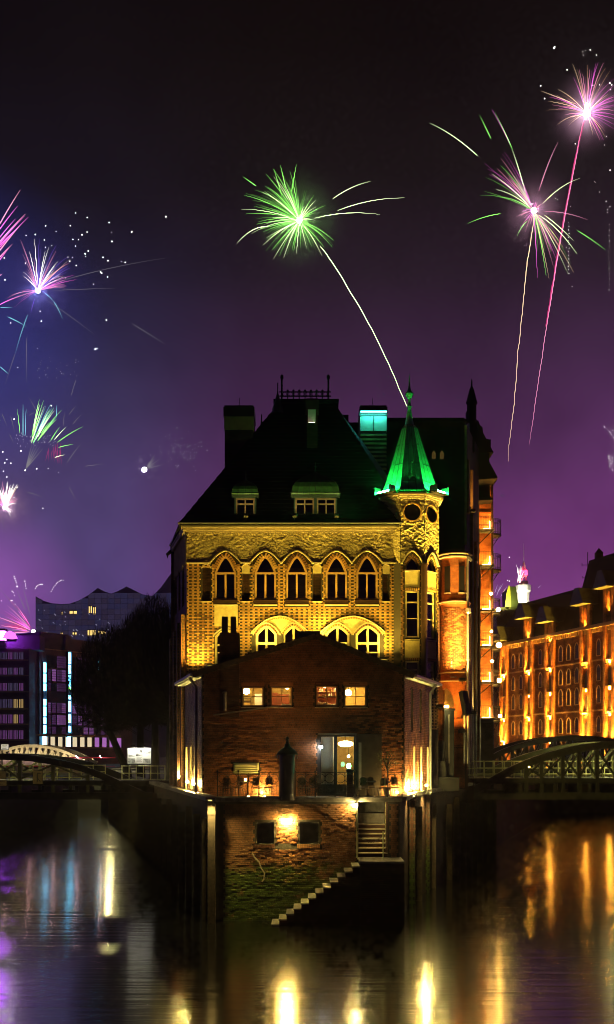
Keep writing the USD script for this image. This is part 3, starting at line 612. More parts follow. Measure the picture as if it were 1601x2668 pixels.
# green light strips on the eaves of the two lit sides
for k in (7, 1):
    Oc, u_, n_ = facets[k]; c = np.array([TC[0], TC[1], 0]) + n_ * (AP + .55)
    m = MB(); m.obox(c + [0, 0, tz(1281)], u_ * .46, n_ * .05, (0, 0, .06)); obj('green_light_strip', m, 'green_strip', tower)
    m = MB(); m.obox(c + [0, 0, tz(1284.5)], u_ * .62, n_ * .10, (0, 0, .02)); m.obox(c - n_ * .18 + [0, 0, tz(1285)], u_ * .5, n_ * .2, (0, 0, .025)); 
    for s_ in (-1, 1): m.obox(c + u_ * s_ * .50 + [0, 0, tz(1279) + .04], u_ * .015, n_ * .24, (0, 0, .20))  # end plates added to shield roof and spire front from green spill
    obj('strip_bracket', m, 'iron', tower)
# ---------------------------------------------------------------- low gabled house in front
YA = 46.0; OA = (0, YA, 0)
def ax(px): return xat(px, YA)
def az(py): return zat(py, YA)
annex = thing('gabled_house', 'low dark red brick house with a shallow gable and four small lit windows', 'building', (-.2, YA, QT))
AXL, AXR = ax(528), ax(1054)
gable = Polygon([(AXL, QT), (AXR, QT), (AXR, az(1755)), (ax(823), az(1660)), (ax(628), az(1712)), (AXL, az(1755))])
awin = [rect(ax(a), ax(b), az(1841), az(1790)) for a, b in ((632, 687), (706, 761))] + [rect(ax(a), ax(b), az(1841), az(1788)) for a, b in ((824, 880), (898, 955))]
door = rect(ax(833), ax(926), QT + .05, az(1915)); vent = rect(ax(609), ax(675), az(2015), az(1988))
aholes = unary_union(awin + [door, vent])
m = MB(); m.prism(gable.difference(aholes), OA, U, N, -.4, 0); af = obj('front_wall', m, 'mortar', annex)
breg = gable.buffer(-.01).difference(unary_union([h.buffer(.05, join_style=2) for h in awin] + [door.buffer(.08, join_style=2), vent.buffer(.03, join_style=2)]))
brickwork(af, breg, OA, U, N, 'annex_brick', focus=(ax(985), az(1900)), count=290, mode='plain', seed=21, proud=(.0, .045))
# side walls follow the two canal sides back to the tall house
def side(pa, vx, nm, seed):
    A = np.array([pa, YA, 0]); d = np.array([vx, 1, 0]); L_ = 6.0 * np.linalg.norm(d); d /= np.linalg.norm(d); n_ = np.array([-d[1], d[0], 0]) if vx < 0 else np.array([d[1], -d[0], 0])
    zt_ = az(1755); ops = [rect(1.4, 1.75, az(1900), az(1790)), rect(3.4, 3.75, az(1900), az(1790))] if vx > 0 else [rect(1.5, 1.8, az(2010), az(1940)), rect(3.2, 3.5, az(2010), az(1940))]
    p = rect(0, L_, QT, zt_); m = MB(); m.prism(p.difference(unary_union(ops)), A, d, n_, -.35, 0); s_ = obj('side_wall', m, 'mortar', annex)
    brickwork(s_, p.buffer(-.01).difference(unary_union([o.buffer(.04) for o in ops])), A, d, n_, 'annex_brick', seed=seed, proud=(.004, .03))
    for o in ops: window(annex, o, A, d, n_, mull=0, low=[(o.bounds[1] + o.bounds[3]) / 2], name='slit_window', frame='cream_paint', depth=-.15)
    return A, d, n_, L_, s_
Lw = side(AXL, LEFT, 'l', 31); Rw = side(AXR, RIGHT, 'r', 32)
# roof: two shallow slopes with wide eaves
def slope(pts, th=.16):
    pts = np.asarray(pts, float); m = MB(); up = np.array([0, 0, th]); m.add(np.vstack([pts, pts + up]), [[3, 2, 1, 0], [4, 5, 6, 7], [0, 1, 5, 4], [1, 2, 6, 5], [2, 3, 7, 6], [3, 0, 4, 7]]); return m
RZ = az(1660); yb = YA + 5.95
eL0 = np.array([AXL - .42, YA - .22, az(1755) - .12]); eL1 = np.array([AXL + LEFT * 6 - .42, yb, az(1755) - .12]); eR0 = np.array([AXR + .42, YA - .22, az(1755) - .16]); eR1 = np.array([AXR + RIGHT * 6 + .42, yb, az(1755) - .16]); r0 = np.array([ax(823), YA - .22, RZ]); r1 = np.array([ax(823) + .2, yb, RZ])
ar_l = obj('roof', slope([eL0, r0, r1, eL1]), 'slate', annex); ar_r = obj('roof', slope([r0, eR0, eR1, r1]), 'slate', annex)
obj('roof_slates', slates(eL1 + [0, 0, .16], eL0 + [0, 0, .16], r0 + [0, 0, .16], r1 + [0, 0, .16], 16, .3, seed=8), 'slate', ar_l, kind='stuff')
obj('roof_slates', slates(eR0 + [0, 0, .16], eR1 + [0, 0, .16], r1 + [0, 0, .16], r0 + [0, 0, .16], 16, .3, seed=9), 'slate', ar_r, kind='stuff')
for a, b in ((eL0, r0), (r0, eR0)):
    m = MB(); m.bar(a + [0, -.04, .02], b + [0, -.04, .02], .08, .24); obj('bargeboard', m, 'timber', annex)
for e0, e1, s_ in ((eL0, eL1, -1), (eR0, eR1, 1)):
    m = MB(); m.bar(e0 + [s_ * .07, 0, .04], e1 + [s_ * .07, 0, .04], .14, .12); obj('gutter', m, 'zinc', annex)
    m = MB(); m.bar(e0 + [-s_ * .2, .12, -.04], e1 + [-s_ * .2, 0, -.04], .36, .06); obj('soffit', m, 'white_paint', annex)
for A, d, n_, L_, s_ in (Lw, Rw):
    p0 = A + d * (L_ - 1.4 if d[0] > 0 else .55) + n_ * .22; m = MB(); zt_ = az(1755) - .12
    m.tube([p0 + n_ * .3 + [0, 0, zt_], p0 + n_ * .25 + [0, 0, zt_ - .15], p0 + [0, 0, zt_ - .5], p0 + [0, 0, QT]], .07, 8); obj('downpipe', m, 'zinc', annex, smooth=40)
    for t in ((.25, .5, .75)):
        m = MB(); q = A + d * (L_ * t) + n_ * .12; m.tube([q + [0, 0, QT + .1], q + [0, 0, az(1945)]], .05, 8); obj('wall_pipe', m, 'cream_paint', annex)
# windows with lit rooms behind them
for i, o in enumerate(awin):
    x0, z0, x1, z1 = o.bounds; zc = z0 + (z1 - z0) * .5
    window(annex, o, OA, U, N, frame='brown_paint', depth=-.12, fw=.06, mull=1, trans=zc, low=[zc], bar=.035)
    m = MB(); m.prism(rect(x0 - .06, x1 + .06, z0 - .07, z0 - .03), OA, U, N, -.1, .10); obj('window_sill', m, 'moulding_stone', annex)
    m = MB(); m.prism(rect(x0 - .05, x1 + .05, z1 + .02, z1 + .2), OA, U, N, 0.0, .035); obj('lintel', m, 'annex_brick', annex)
room = thing('upstairs_room', 'warm lit room with ochre walls seen through the four small windows', 'room', (0, YA + 1.6, az(1860)))
m = MB(); rx0, rx1, rz0, rz1 = ax(615), ax(970), az(1856), az(1775)
m.box(rx0, rx1, YA + 2.6, YA + 2.7, rz0, rz1); m.box(rx0, rx1, YA + .5, YA + 2.6, rz0 - .1, rz0); m.box(rx0, rx1, YA + .5, YA + 2.6, rz1, rz1 + .1); m.box(rx0 - .1, rx0, YA + .5, YA + 2.7, rz0, rz1); m.box(rx1, rx1 + .1, YA + .5, YA + 2.7, rz0, rz1)
obj('room_walls', m, 'interior_wall', room)
m = MB(); m.box(ax(790), ax(889), YA + 1.55, YA + 1.62, rz0, rz1); obj('red_partition', m, 'interior_red', room)
m = MB(); m.box(ax(705), ax(722), YA + 1.5, YA + 1.56, rz0, az(1800)); m.box(ax(722), ax(752), YA + 2.0, YA + 2.06, rz0, az(1802)); obj('cupboard', m, 'interior_red', room)
m = MB(); m.box(ax(660), ax(690), YA + 1.5, YA + 1.56, rz0, az(1803)); obj('room_door', m, 'white_paint', room)
def lamp_globe(x, y, z, r, mat, label, name='pendant_lamp', drop=.35, sq=(1, 1, 1), group=None):
    t = thing(name, label, 'lamp', (x, y, z), group=group); m = MB(); m.sphere((x, y, z), r, 2, sq); obj('glass_shade', m, mat, t, smooth=True)
    m = MB(); m.tube([(x, y, z + r * sq[2] * .9), (x, y, z + r * sq[2] + drop)], .012, 5); m.lathe([(r * .35, 0), (r * .2, .06), (.01, .07)], (x, y, z + r * sq[2] * .93), 8); obj('lamp_stem', m, 'iron', t); return t
glow('room_lamp', (1.0, .70, .22), 130.0); glow('room_lamp_strong', (1.0, .74, .28), 110.0)
lamp_globe(ax(640), YA + .75, az(1799), .16, 'room_lamp_strong', 'bright round pendant lamp in the first small window from the left', sq=(1, 1, .85))
lamp_globe(ax(748), YA + 1.2, az(1786), .10, 'room_lamp', 'pendant lamp glowing high in the second small window from the left')
lamp_globe(ax(848), YA + 1.0, az(1784), .09, 'room_lamp', 'pendant lamp above the bottle shelves in the third small window')
lamp_globe(ax(912), YA + 1.5, az(1800), .15, 'room_lamp', 'round lamp against the yellow wall in the fourth small window')
sh = thing('bottle_shelf', 'wooden wall shelf with two rows of bottles in the third small window', 'shelf', (ax(852), YA + 1.5, az(1838)))
for py in (1797, 1811): m = MB(); m.box(ax(822), ax(884), YA + 1.36, YA + 1.54, az(py) - .02, az(py)); obj('shelf_board', m, 'brown_paint', sh)
rng = random.Random(5)
for py in (1797, 1811):
    for k in range(7):
        x = ax(826 + k * 8.2) + rng.uniform(-.02, .02); h = rng.uniform(.13, .2)
        m = MB(); m.lathe([(.001, 0), (.035, 0), (.035, h * .6), (.014, h * .75), (.014, h), (.001, h)], (x, YA + 1.44, az(py)), 8)
        top('bottle', m, 'bottle_glass' if rng.random() < .6 else 'white_paint', 'small bottle in a row on the wall shelf behind the third small window', 'bottle', 'bottles on the wall shelf')
for k, (a, b, py, lab) in enumerate(((735, 761, 1834, 'white cloth bundle lying on the sill of the second small window'), (824, 856, 1826, 'folded pale napkins stacked in the third small window'), (858, 880, 1834, 'pale folded cloth beside the napkins in the third small window'))):
    m = MB(); rng2 = random.Random(k)
    for j in range(7): m.sphere((ax(a + (b - a) * (j + .5) / 7), YA + .56, az(1840) + .05), .07, 1, (1, .9, (az(py) - az(1840)) / .09 * rng2.uniform(.7, 1.1)))
    top('cloth', m, 'white_paint', lab, 'cloth', smooth=True)
m = MB()
for r in range(2):
    for k in range(6): m.tube([(ax(633 + k * 3.2), YA + .75, az(1822 - r * 4)), (ax(633 + k * 3.2), YA + 1.0, az(1822 - r * 4))], .022, 6)
m.box(ax(632), ax(652), YA + .72, YA + 1.02, az(1828), az(1825)); m.box(ax(632), ax(652), YA + .72, YA + 1.02, az(1840), az(1838)); m.box(ax(651), ax(653), YA + .72, YA + 1.02, az(1840), az(1812))
top('wine_rack', m, 'timber', 'small wine rack under the round lamp in the first small window', 'rack')
# glazed double door with a lit hall behind it
d_ = obj('door_frame', MB().prism(door.difference(unary_union([rect(ax(837), ax(871), QT + .1, az(1920)), rect(ax(879), ax(923), QT + .1, az(1920))])), OA, U, N, -.2, -.08), 'black_paint', annex)
for a, b in ((837, 871), (879, 923)):
    m = MB(); m.prism(rect(ax(a) - .01, ax(b) + .01, QT + .08, az(1919)), OA, U, N, -.15, -.135); obj('door_pane', m, 'pane', d_)
    m = MB(); m.prism(rect(ax(a), ax(b), QT + .1, QT + .55), OA, U, N, -.17, -.11); obj('kick_panel', m, 'black_paint', d_)
m = MB(); m.prism(rect(ax(829), ax(930), az(1914), az(1911)), OA, U, N, -.05, .14); obj('door_canopy', m, 'zinc', annex)
m = MB(); m.prism(rect(ax(928), ax(995), QT, az(1913)), OA, U, N, .0, .09)
obj('door_shutter', m, 'dark_door', annex)
m = MB(); m.prism(rect(ax(935), ax(942), QT + .3, az(1935)), OA, U, N, .09, .12); obj('door_handle', m, 'zinc', annex)
hall = thing('entrance_hall', 'dim hall with curtain behind the glazed double door', 'room', (ax(880), YA + 2.5, QT))
m = MB(); m.box(ax(815), ax(945), YA + 2.9, YA + 3.0, QT, az(1905)); m.box(ax(815) - .1, ax(815), YA + .5, YA + 3, QT, az(1905)); m.box(ax(945), ax(945) + .1, YA + .5, YA + 3, QT, az(1905)); m.box(ax(815), ax(945), YA + .5, YA + 3, az(1905), az(1903)); obj('hall_walls', m, 'interior_wall', hall)
m = MB(); V = []; nx = 60
for k in range(nx + 1):
    x = ax(838) + (ax(872) - ax(838)) * k / nx; y = YA + .9 + .05 * math.sin(k * 1.3); V += [[x, y, QT + .2], [x, y, az(1918)]]
m.add(V, [[2 * k, 2 * k + 2, 2 * k + 3, 2 * k + 1] for k in range(nx)]); obj('curtain', m, 'white_paint', hall)
glow('hall_lamp', (1.0, .80, .36), 40.0)
lamp_globe(ax(903), YA + .9, az(1938), .20, 'hall_lamp', 'wide glowing oval lamp shade behind the glazed double door', sq=(1.75, 1, .72))
lamp_globe(ax(912), YA + 1.3, az(1971), .07, 'hall_lamp', 'small round warm lamp under the oval lamp shade in the door')
# white bulb on a bracket left of the door
t = thing('wall_lamp', 'bright white bulb on a bracket left of the glazed door', 'lamp', (ax(836), YA - .25, az(1947)))
glow('door_bulb', (.92, .96, 1.0), 170.0)
m = MB(); m.sphere((ax(836), YA - .25, az(1947)), .085, 2); obj('bulb', m, 'door_bulb', t, smooth=True)
m = MB(); m.tube([(ax(836), YA, az(1935)), (ax(836), YA - .25, az(1936)), (ax(836), YA - .25, az(1942))], .02, 6); m.lathe([(.10, 0), (.05, .06), (.01, .08)], (ax(836), YA - .25, az(1943)), 10); obj('bracket', m, 'iron', t)
# louvred vent, ledge, flue, chimney
m = MB(); m.prism(vent.difference(vent.buffer(-.07, join_style=2)), OA, U, N, -.1, .03); vt = obj('vent_frame', m, 'railing_paint', annex)
for k in range(5):
    m = MB(); z = az(2013) + (k + .5) * (az(1990) - az(2013)) / 5; m.obox(((ax(609) + ax(675)) / 2, YA - .02, z), ((ax(675) - ax(609)) / 2 - .06, 0, 0), (0, .05, .03), (0, -.004, .008)); obj('louvre_slat', m, 'railing_paint', vt)
m = MB(); m.prism(vent, OA, U, N, -.3, -.26); obj('vent_back', m, 'black_paint', vt)
m = MB(); m.bar((ax(556), YA - .06, az(1864)), (ax(725), YA - .06, az(1840)), .12, .06); obj('wall_ledge', m, 'granite', annex)
m = MB(); m.tube([(ax(587), YA - .14, az(1852)), (ax(587), YA - .14, az(1809))], .075, 8); m.lathe([(.11, 0), (.11, .08), (.02, .14)], (ax(587), YA - .14, az(1808)), 8); obj('flue_pipe', m, 'granite', annex)
ch = MB(); ch.box(ax(573), ax(624), YA - .1, YA + .55, az(1870), az(1649)); cs = obj('chimney', ch, 'dark_brick', annex)
for a, b in ((578, 593), (601, 615)):
    m = MB(); m.box(ax(a), ax(b), YA + .05, YA + .4, az(1651), az(1606)); obj('chimney_pot', m, 'glazed_brick', cs)
m = MB(); m.box(ax(780), ax(834), YA + 1.2, YA + 2.2, RZ - .3, az(1637)); m.box(ax(777), ax(837), YA + 1.1, YA + 2.3, az(1641), az(1637)); obj('roof_hatch', m, 'dark_copper', annex)

# ---------------------------------------------------------------- quay wall with stairs
YQ = 42.0; OQ = (0, YQ, 0)
def qx(px): return xat(px, YQ)
def qz(py): return zat(py, YQ)
quay = thing('quay_wall', 'mossy old brick quay wall at the tip of the island with two niches', 'wall', (0, 43, -1))
QL, QR = -3.97, 3.9
face = rect(QL, QR, -1.2, qz(2079))
nich = [rect(qx(668), qx(715), qz(2200), qz(2142)), rect(qx(781), qx(831), qz(2200), qz(2142))]
stairhole = rect(qx(934), qx(1011), qz(2241), qz(2074))
m = MB(); m.prism(face.difference(unary_union(nich + [stairhole])), OQ, U, N, -1.0, 0); qf = obj('front_face', m, 'quay_mortar', quay)
reg = rect(QL + .45, QR - .05, .0, qz(2092)).difference(unary_union([n_.buffer(.06, join_style=2) for n_ in nich] + [stairhole.buffer(.08, join_style=2)] + [rect(qx(664), qx(835), qz(2212), qz(2201))]))
brickwork(qf, reg, OQ, U, N, 'quay_brick', focus=(qx(748), qz(2235)), count=298, seed=41, proud=(.0, .06))
for n_ in nich:
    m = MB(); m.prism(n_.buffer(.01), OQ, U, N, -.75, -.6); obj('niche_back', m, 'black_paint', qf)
    x0, z0, x1, z1 = n_.bounds; m = MB(); k = int((x1 - x0 + .2) / .075)
    for j in range(k): m.prism(rect(x0 - .1 + j * .075, x0 - .1 + j * .075 + .062, z0 - .17, z0 - .01), OQ, U, N, -.1, .05)
    obj('niche_sill', m, 'quay_brick', qf, kind='stuff')
m = MB(); m.prism(rect(QL - .1, QR + .1, qz(2090), qz(2078)), OQ, U, N, -.9, .10); obj('coping', m, 'granite', quay)
m = MB()   # old crack, patched with light mortar
ck = [(658, 2223), (664, 2234), (676, 2246), (681, 2262), (690, 2276), (688, 2290), (692, 2286), (683, 2298)]
for (a, b), (c, d) in zip(ck, ck[1:]): m.bar((qx(a), YQ - .045, qz(b)), (qx(c), YQ - .045, qz(d)), .05, .05, (0, 1, 0))
obj('wall_crack', m, 'moulding_stone', quay)
# side faces along the canals
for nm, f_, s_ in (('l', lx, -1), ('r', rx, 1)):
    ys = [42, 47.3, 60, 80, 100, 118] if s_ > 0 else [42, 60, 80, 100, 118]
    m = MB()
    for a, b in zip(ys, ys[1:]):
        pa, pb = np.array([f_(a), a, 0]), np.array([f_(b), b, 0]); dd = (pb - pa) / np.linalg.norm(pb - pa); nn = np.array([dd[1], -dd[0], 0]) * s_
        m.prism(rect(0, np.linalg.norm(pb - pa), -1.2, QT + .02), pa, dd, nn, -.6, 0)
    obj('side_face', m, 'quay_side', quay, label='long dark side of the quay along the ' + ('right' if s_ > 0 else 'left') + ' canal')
    m = MB()
    for a, b in zip(ys, ys[1:]): m.bar((f_(a) + s_ * .02, a, QT + .06), (f_(b) + s_ * .02, b, QT + .06), .55, .18)
    obj('side_coping', m, 'granite', quay)
# brick piers lit from their tops, and timber fenders
def pier(px0, px1, Y, lab, seed):
    x0, x1 = xat(px0, Y), xat(px1, Y); t = thing('quay_pier', lab, 'pier', ((x0 + x1) / 2, Y + .3, -1)); m = MB(); m.box(x0 + .02, x1 - .02, Y + .02, Y + .6, -1.2, QT - .02); b = obj('core', m, 'quay_mortar', t)
    brickwork(b, rect(x0, x1, -.2, QT - .06), (0, Y + .02, 0), U, N, 'quay_brick', seed=seed, proud=(.004, .03))
    brickwork(b, rect(0, .58, -.2, QT - .06), (x1 - .02, Y + .02, 0), (0, 1, 0), (1, 0, 0), 'quay_brick', seed=seed + 1, proud=(.004, .03))
    m = MB(); m.box(x0 - .06, x1 + .06, Y - .06, Y + .66, QT - .02, QT + .12); obj('pier_cap', m, 'granite', t); return t
pier(540, 557, 41.6, 'narrow brick pier lit from above at the left corner of the quay', 51)
pier(1067, 1083, 45.6, 'mossy brick pier lit from above right of the stairs', 53)
pier(1110, 1122, 50.4, 'second brick pier further back along the right canal', 55)
def fender(px, Y, z0, z1, lab, group=None, w_=.3):
    x = xat(px, Y); m = MB(); m.box(x - w_ / 2, x + w_ / 2, Y - .1, Y + .25, z0, z1); m.box(x - w_ / 2 - .02, x + w_ / 2 + .02, Y - .12, Y + .27, z1 - .4, z1 - .25); return top('fender_pile', m, 'timber', lab, 'pile', group)
fender(552, 41.2, -1, 4.9, 'thick dark timber pile in front of the left quay pier'); fender(1092, 47.6, -1, 4.5, 'pale timber pile between the two brick piers'); fender(1129, 52.0, -1, 4.4, 'timber pile with a lit side behind the second pier')
fender(533, 42.2, -1, 4.3, 'thin timber pile left of the left quay pier', w_=.16)
for k in range(26):
    Y = 45 + k * 2.6; x = lx(Y) - .22; m = MB(); m.box(x - .14, x + .14, Y - .14, Y + .14, -1, 4.3 + .25 * math.sin(k * 2.1)); m.tube([(x - .15, Y - .15, 3.2), (x - .15, Y + .15, 3.2)], .03, 5)
    top('fender_pile', m, 'timber', 'dark upright timber pile in the row along the left quay side', 'pile', 'timber piles along the left quay side')
for k in range(9):
    Y = 55.5 + k * 2.1; x = rx(Y) + .22; m = MB(); m.box(x - .14, x + .14, Y - .14, Y + .14, -1, 4.2 + .3 * math.sin(k * 1.7)); m.tube([(x + .15, Y - .15, 3.1), (x + .15, Y + .15, 3.1)], .03, 5)
    top('fender_pile', m, 'timber', 'dark upright timber pile in the row along the right quay side', 'pile', 'timber piles along the right quay side')
# stairs
st = thing('quay_stairs', 'stone stairs from the terrace down the quay wall to the water', 'stairs', (qx(935), 41.3, 0))
sx0, sx1 = qx(934), qx(1011); lz = zat(2241, 41)
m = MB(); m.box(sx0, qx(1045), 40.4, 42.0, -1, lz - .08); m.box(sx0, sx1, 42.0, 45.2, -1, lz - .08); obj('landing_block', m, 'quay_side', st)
m = MB(); m.box(sx0 - .03, qx(1045), 40.36, 42.1, lz - .08, lz); obj('landing', m, 'granite', st)
for k in range(7):
    m = MB(); y = 42.1 + k * .24; z = lz + (k + 1) * .185; m.box(sx0, sx1, y + .03, y + .30, z - .185 if k else lz, z - .045); b = obj('step_block', m, 'quay_side', st); m = MB(); m.box(sx0, sx1, y - .02, y + .30, z - .045, z); obj('step', m, 'moulding_stone', st)  # lit treads and unlit risers put into the materials of this flight
m = MB(); m.box(sx0 - .02, sx0, 42.0, 45.2, lz, QT); m.box(sx1, sx1 + .02, 42.0, 45.2, lz, QT); obj('stair_cheek', m, 'quay_side', st)
m = MB(); m.box(sx0, sx1, 43.82, 43.9, lz + 1.2, lz + 1.75); obj('stair_panel', m, 'granite', st)
zbot = .06; ns_ = 12
for k in range(ns_):
    xa, xb = qx(935) - (k + 1) * .30, qx(935) - k * .30; z = lz - (k + 1) * (lz - zbot) / ns_
    m = MB(); m.box(xa, xb + .02, 40.62, 42.0 - .003, -1, z - .06); b = obj('step_block', m, 'quay_side', st)
    m = MB(); m.box(xa - .03, xb, 40.58, 41.99, z - .06, z); obj('step', m, 'granite', st)
rl = MB()
for px in (933, 1000): rl.tube([(xat(px, 41.0), 40.95 + .3, lz), (xat(px, 41.0), 41.25, lz + 1.15)], .025, 6)
for px in (933, 1006): rl.tube([(xat(px, 42.3), 42.3, lz + .3), (xat(px, 42.3), 42.3, QT + .25)], .025, 6); 
rl.tube([(xat(1006, 42.3), 42.2, lz + 1.3), (xat(1006, 43), 43.6, QT + 1.0)], .025, 6)
obj('stair_railing', rl, 'railing_paint', st)
m = MB(); n_ = 22
pa, pb = np.array([xat(934, 41), 41.25, lz + 1.0]), np.array([xat(999, 41), 41.25, lz + 1.0])
for k in range(n_):
    t_ = k / (n_ - 1); c = pa + (pb - pa) * t_ - np.array([0, 0, .30 * (1 - (2 * t_ - 1) ** 2)]); m.ring(c, .03, .008, (1, 0, 0), (0, 0, 1) if k % 2 else (0, 1, 0), 8, 4)
obj('chain', m, 'iron', st)
# ---------------------------------------------------------------- lamps on the quay wall
def box_lamp(x, y, z, hw, hh, mat, label, hood=True):
    t = thing('bulkhead_lamp', label, 'lamp', (x, y, z)); m = MB(); m.box(x - hw, x + hw, y - .12, y, z - hh, z + hh); obj('glass', m, mat, t)
    m = MB(); m.box(x - hw - .03, x + hw + .03, y - .15, y + .05, z + hh, z + hh + .03); m.box(x - hw * .4, x + hw * .4, y + .002, y + .31, z + hh - .06, z + hh); m.box(x - hw - .03, x - hw - .01, y - .15, y + .02, z - hh - .05, z + hh); m.box(x + hw + .01, x + hw + .03, y - .15, y + .02, z - hh - .05, z + hh); obj('housing', m, 'iron', t); return t
glow('niche_lamp', (1.0, .70, .18), 620.0); glow('stair_lamp', (1.0, .74, .25), 900.0)
box_lamp(qx(748), YQ - .30, qz(2138), .20, .09, 'niche_lamp', 'bright box lamp on the quay wall between the two niches')
t = thing('post_lamp', 'small yellow lamp on a thin post at the top of the quay stairs', 'lamp', (qx(928), 41.7, lz))
m = MB(); m.tube([(qx(929), 41.78, lz), (qx(929), 41.78, qz(2100))], .03, 6); obj('post', m, 'railing_paint', t)
m = MB(); m.box(qx(928) - .05, qx(928) + .05, 41.72, 41.84, qz(2101), qz(2093)); obj('glass', m, 'stair_lamp', t)
m = MB(); m.lathe([(.09, 0), (.06, .05), (.005, .09)], (qx(928), 41.78, qz(2093)), 8); obj('cap', m, 'iron', t)

# ---------------------------------------------------------------- terrace: iron railing, chairs, pillar, plants
rail = thing('iron_railing', 'black wrought iron railing with scrolls along the terrace edge', 'railing', (0, 42.3, QT + .12))
yr = 42.25; zb, zt_ = qz(2070), qz(2014)
def railing_run(xa, xb, n_):
    w_ = (xb - xa) / n_
    for k in range(n_ + 1):
        m = MB(); x = xa + k * w_; m.tube([(x, yr, QT + .1), (x, yr, zt_ + .03)], .026, 6); m.sphere((x, yr, zt_ + .06), .045); obj('post', m, 'iron', rail)
    for k in range(n_):
        m = MB(); a = xa + k * w_; c = a + w_ / 2; r = w_ * .23
        m.bar((a, yr, zt_), (a + w_, yr, zt_), .04, .03); m.bar((a, yr, zb), (a + w_, yr, zb), .035, .025); m.bar((a, yr, zb + .32), (a + w_, yr, zb + .32), .025, .02)
        for s_ in (-1, 1):
            m.ring((c + s_ * r, yr, zt_ - r - .05), r, .014, n=16)
            sp = [(c + s_ * (r * .9 - r * .75 * j / 12 * math.cos(j * .55)), yr, zb + .16 + r * .55 * math.sin(j * .55) * (1 - j / 20)) for j in range(13)]; m.tube(sp, .012, 4)
            m.tube([(c + s_ * w_ * .48, yr, zb + .32), (c + s_ * w_ * .3, yr, zb + .42), (c + s_ * w_ * .1, yr, zb + .36)], .012, 4)
        m.tube([(c, yr, zb), (c, yr, zt_)], .014, 4); m.sphere((c, yr, (zb + zt_) / 2 + .12), .04)
        for j in range(4): m.tube([(a + w_ * (j + .5) / 4, yr, zb), (a + w_ * (j + .5) / 4, yr, zb + .32)], .009, 4)
        obj('scroll_panel', m, 'iron', rail)
railing_run(qx(566), qx(728), 3); railing_run(qx(770), qx(926), 3); railing_run(qx(1012), qx(1050), 1)
m = MB(); m.box(qx(906) + .0, qx(922), 42.5, 42.75, QT, qz(2008)); m.box(qx(904), qx(924), 42.46, 42.79, qz(2012), qz(2006)); top('gate_post', m, 'black_paint', 'square black gate post under the green lamp on the terrace', 'post')
t = thing('green_lamp', 'small green and white lamp on the black gate post', 'lamp', (qx(908), 42.6, qz(2006)))
m = MB(); m.sphere((qx(911), 42.62, qz(1997)), .11, 2, (.9, .9, 1.2)); obj('glass', m, 'green_lamp', t, smooth=True)
m = MB(); m.lathe([(.09, 0), (.09, .03), (.05, .05)], (qx(911), 42.62, qz(2006)), 10); obj('base', m, 'iron', t)
t = thing('round_pillar', 'tall dark round pillar with a conical cap and knob on the quay edge', 'pillar', (qx(749), 41.95, QT))
m = MB(); m.lathe([(.36, 0), (.36, .12), (.33, .16), (.33, qz(1968) - QT)], (qx(749), 42.1, QT), 20); obj('shaft', m, 'black_paint', t, smooth=40)
m = MB(); z0 = qz(1968); m.lathe([(.30, 0), (.46, .02), (.43, .09), (.33, .22), (.17, .33), (.12, .38), (.12, .46), (.06, .5), (.05, .62), (.09, .68), (.05, .76), (.001, .80)], (qx(749), 42.1, z0), 20); obj('cap', m, 'dark_copper', t, smooth=50)
for s_ in (-1, 1):
    m = MB(); m.tube([(qx(749) + s_ * .40, 42.0, z0 + .02), (qx(749) + s_ * .42, 42.0, z0 - .16)], .02, 5); obj('cap_bracket', m, 'zinc', t)
chair = thing('bistro_chair', 'dark bistro chair with an oval back on the terrace', 'chair', (0, 0, 0), group='bistro chairs on the terrace')
m = MB(); m.lathe([(.001, .44), (.21, .44), (.22, .46), (.20, .48), (.001, .48)], (0, 0, 0), 12); obj('seat', m, 'timber', chair)
m = MB(); m.ring((0, .2, .74), .17, .018, (1, 0, 0), (0, .1, 1.2), 16, 5); m.ring((0, .2, .74), .08, .012, (1, 0, 0), (0, .1, 1.2), 12, 4); m.tube([(-.15, .18, .46), (-.16, .2, .72)], .015, 5); m.tube([(.15, .18, .46), (.16, .2, .72)], .015, 5); m.box(-.13, .13, .19, .21, .58, .9); obj('backrest', m, 'timber', chair)
for a in (-1, 1):
    for b in (-1, 1): m = MB(); m.tube([(a * .15, b * .15, .45), (a * .2, b * .2, 0)], .015, 5); obj('leg', m, 'iron', chair)
chlab = ['dark bistro chair at the far left end of the terrace below the vent', 'dark bistro chair turned left of the table under the louvred vent', 'dark bistro chair right of the table under the louvred vent', 'dark bistro chair just left of the round pillar', 'dark bistro chair just right of the round pillar', 'dark bistro chair with its back to the railing left of the glazed door', 'dark bistro chair right of the black gate post', 'dark bistro chair in front of the black door shutter', 'dark bistro chair left of the potted olive tree', 'dark bistro chair at the far right end of the terrace']
tblab = ['small round bistro table under the louvred vent', 'small round bistro table in front of the black door shutter', 'small round bistro table beside the potted olive tree']
meta(chair, chlab[0])
spots = [(592, 43.6, 10), (620, 44.2, -25), (672, 43.8, 30), (700, 44.4, -10), (790, 43.9, 12), (815, 44.5, 190), (945, 43.8, -15), (972, 44.2, 25), (1000, 43.7, 185), (1030, 44.3, 8)]
for i, (px, Y, rz) in enumerate(spots):
    p = (xat(px, Y), Y, QT)
    if i == 0: x = UsdGeom.Xform(chair); x.GetOrderedXformOps()[0].Set(Gf.Vec3d(*p)); x.GetOrderedXformOps()[1].Set(float(rz)); LOC[str(chair.GetPath())] = np.zeros(3)
    else: dup(chair, p, rz, chlab[i])
table = thing('bistro_table', 'small round bistro table on the terrace', 'table', (0, 0, 0), group='bistro tables on the terrace')
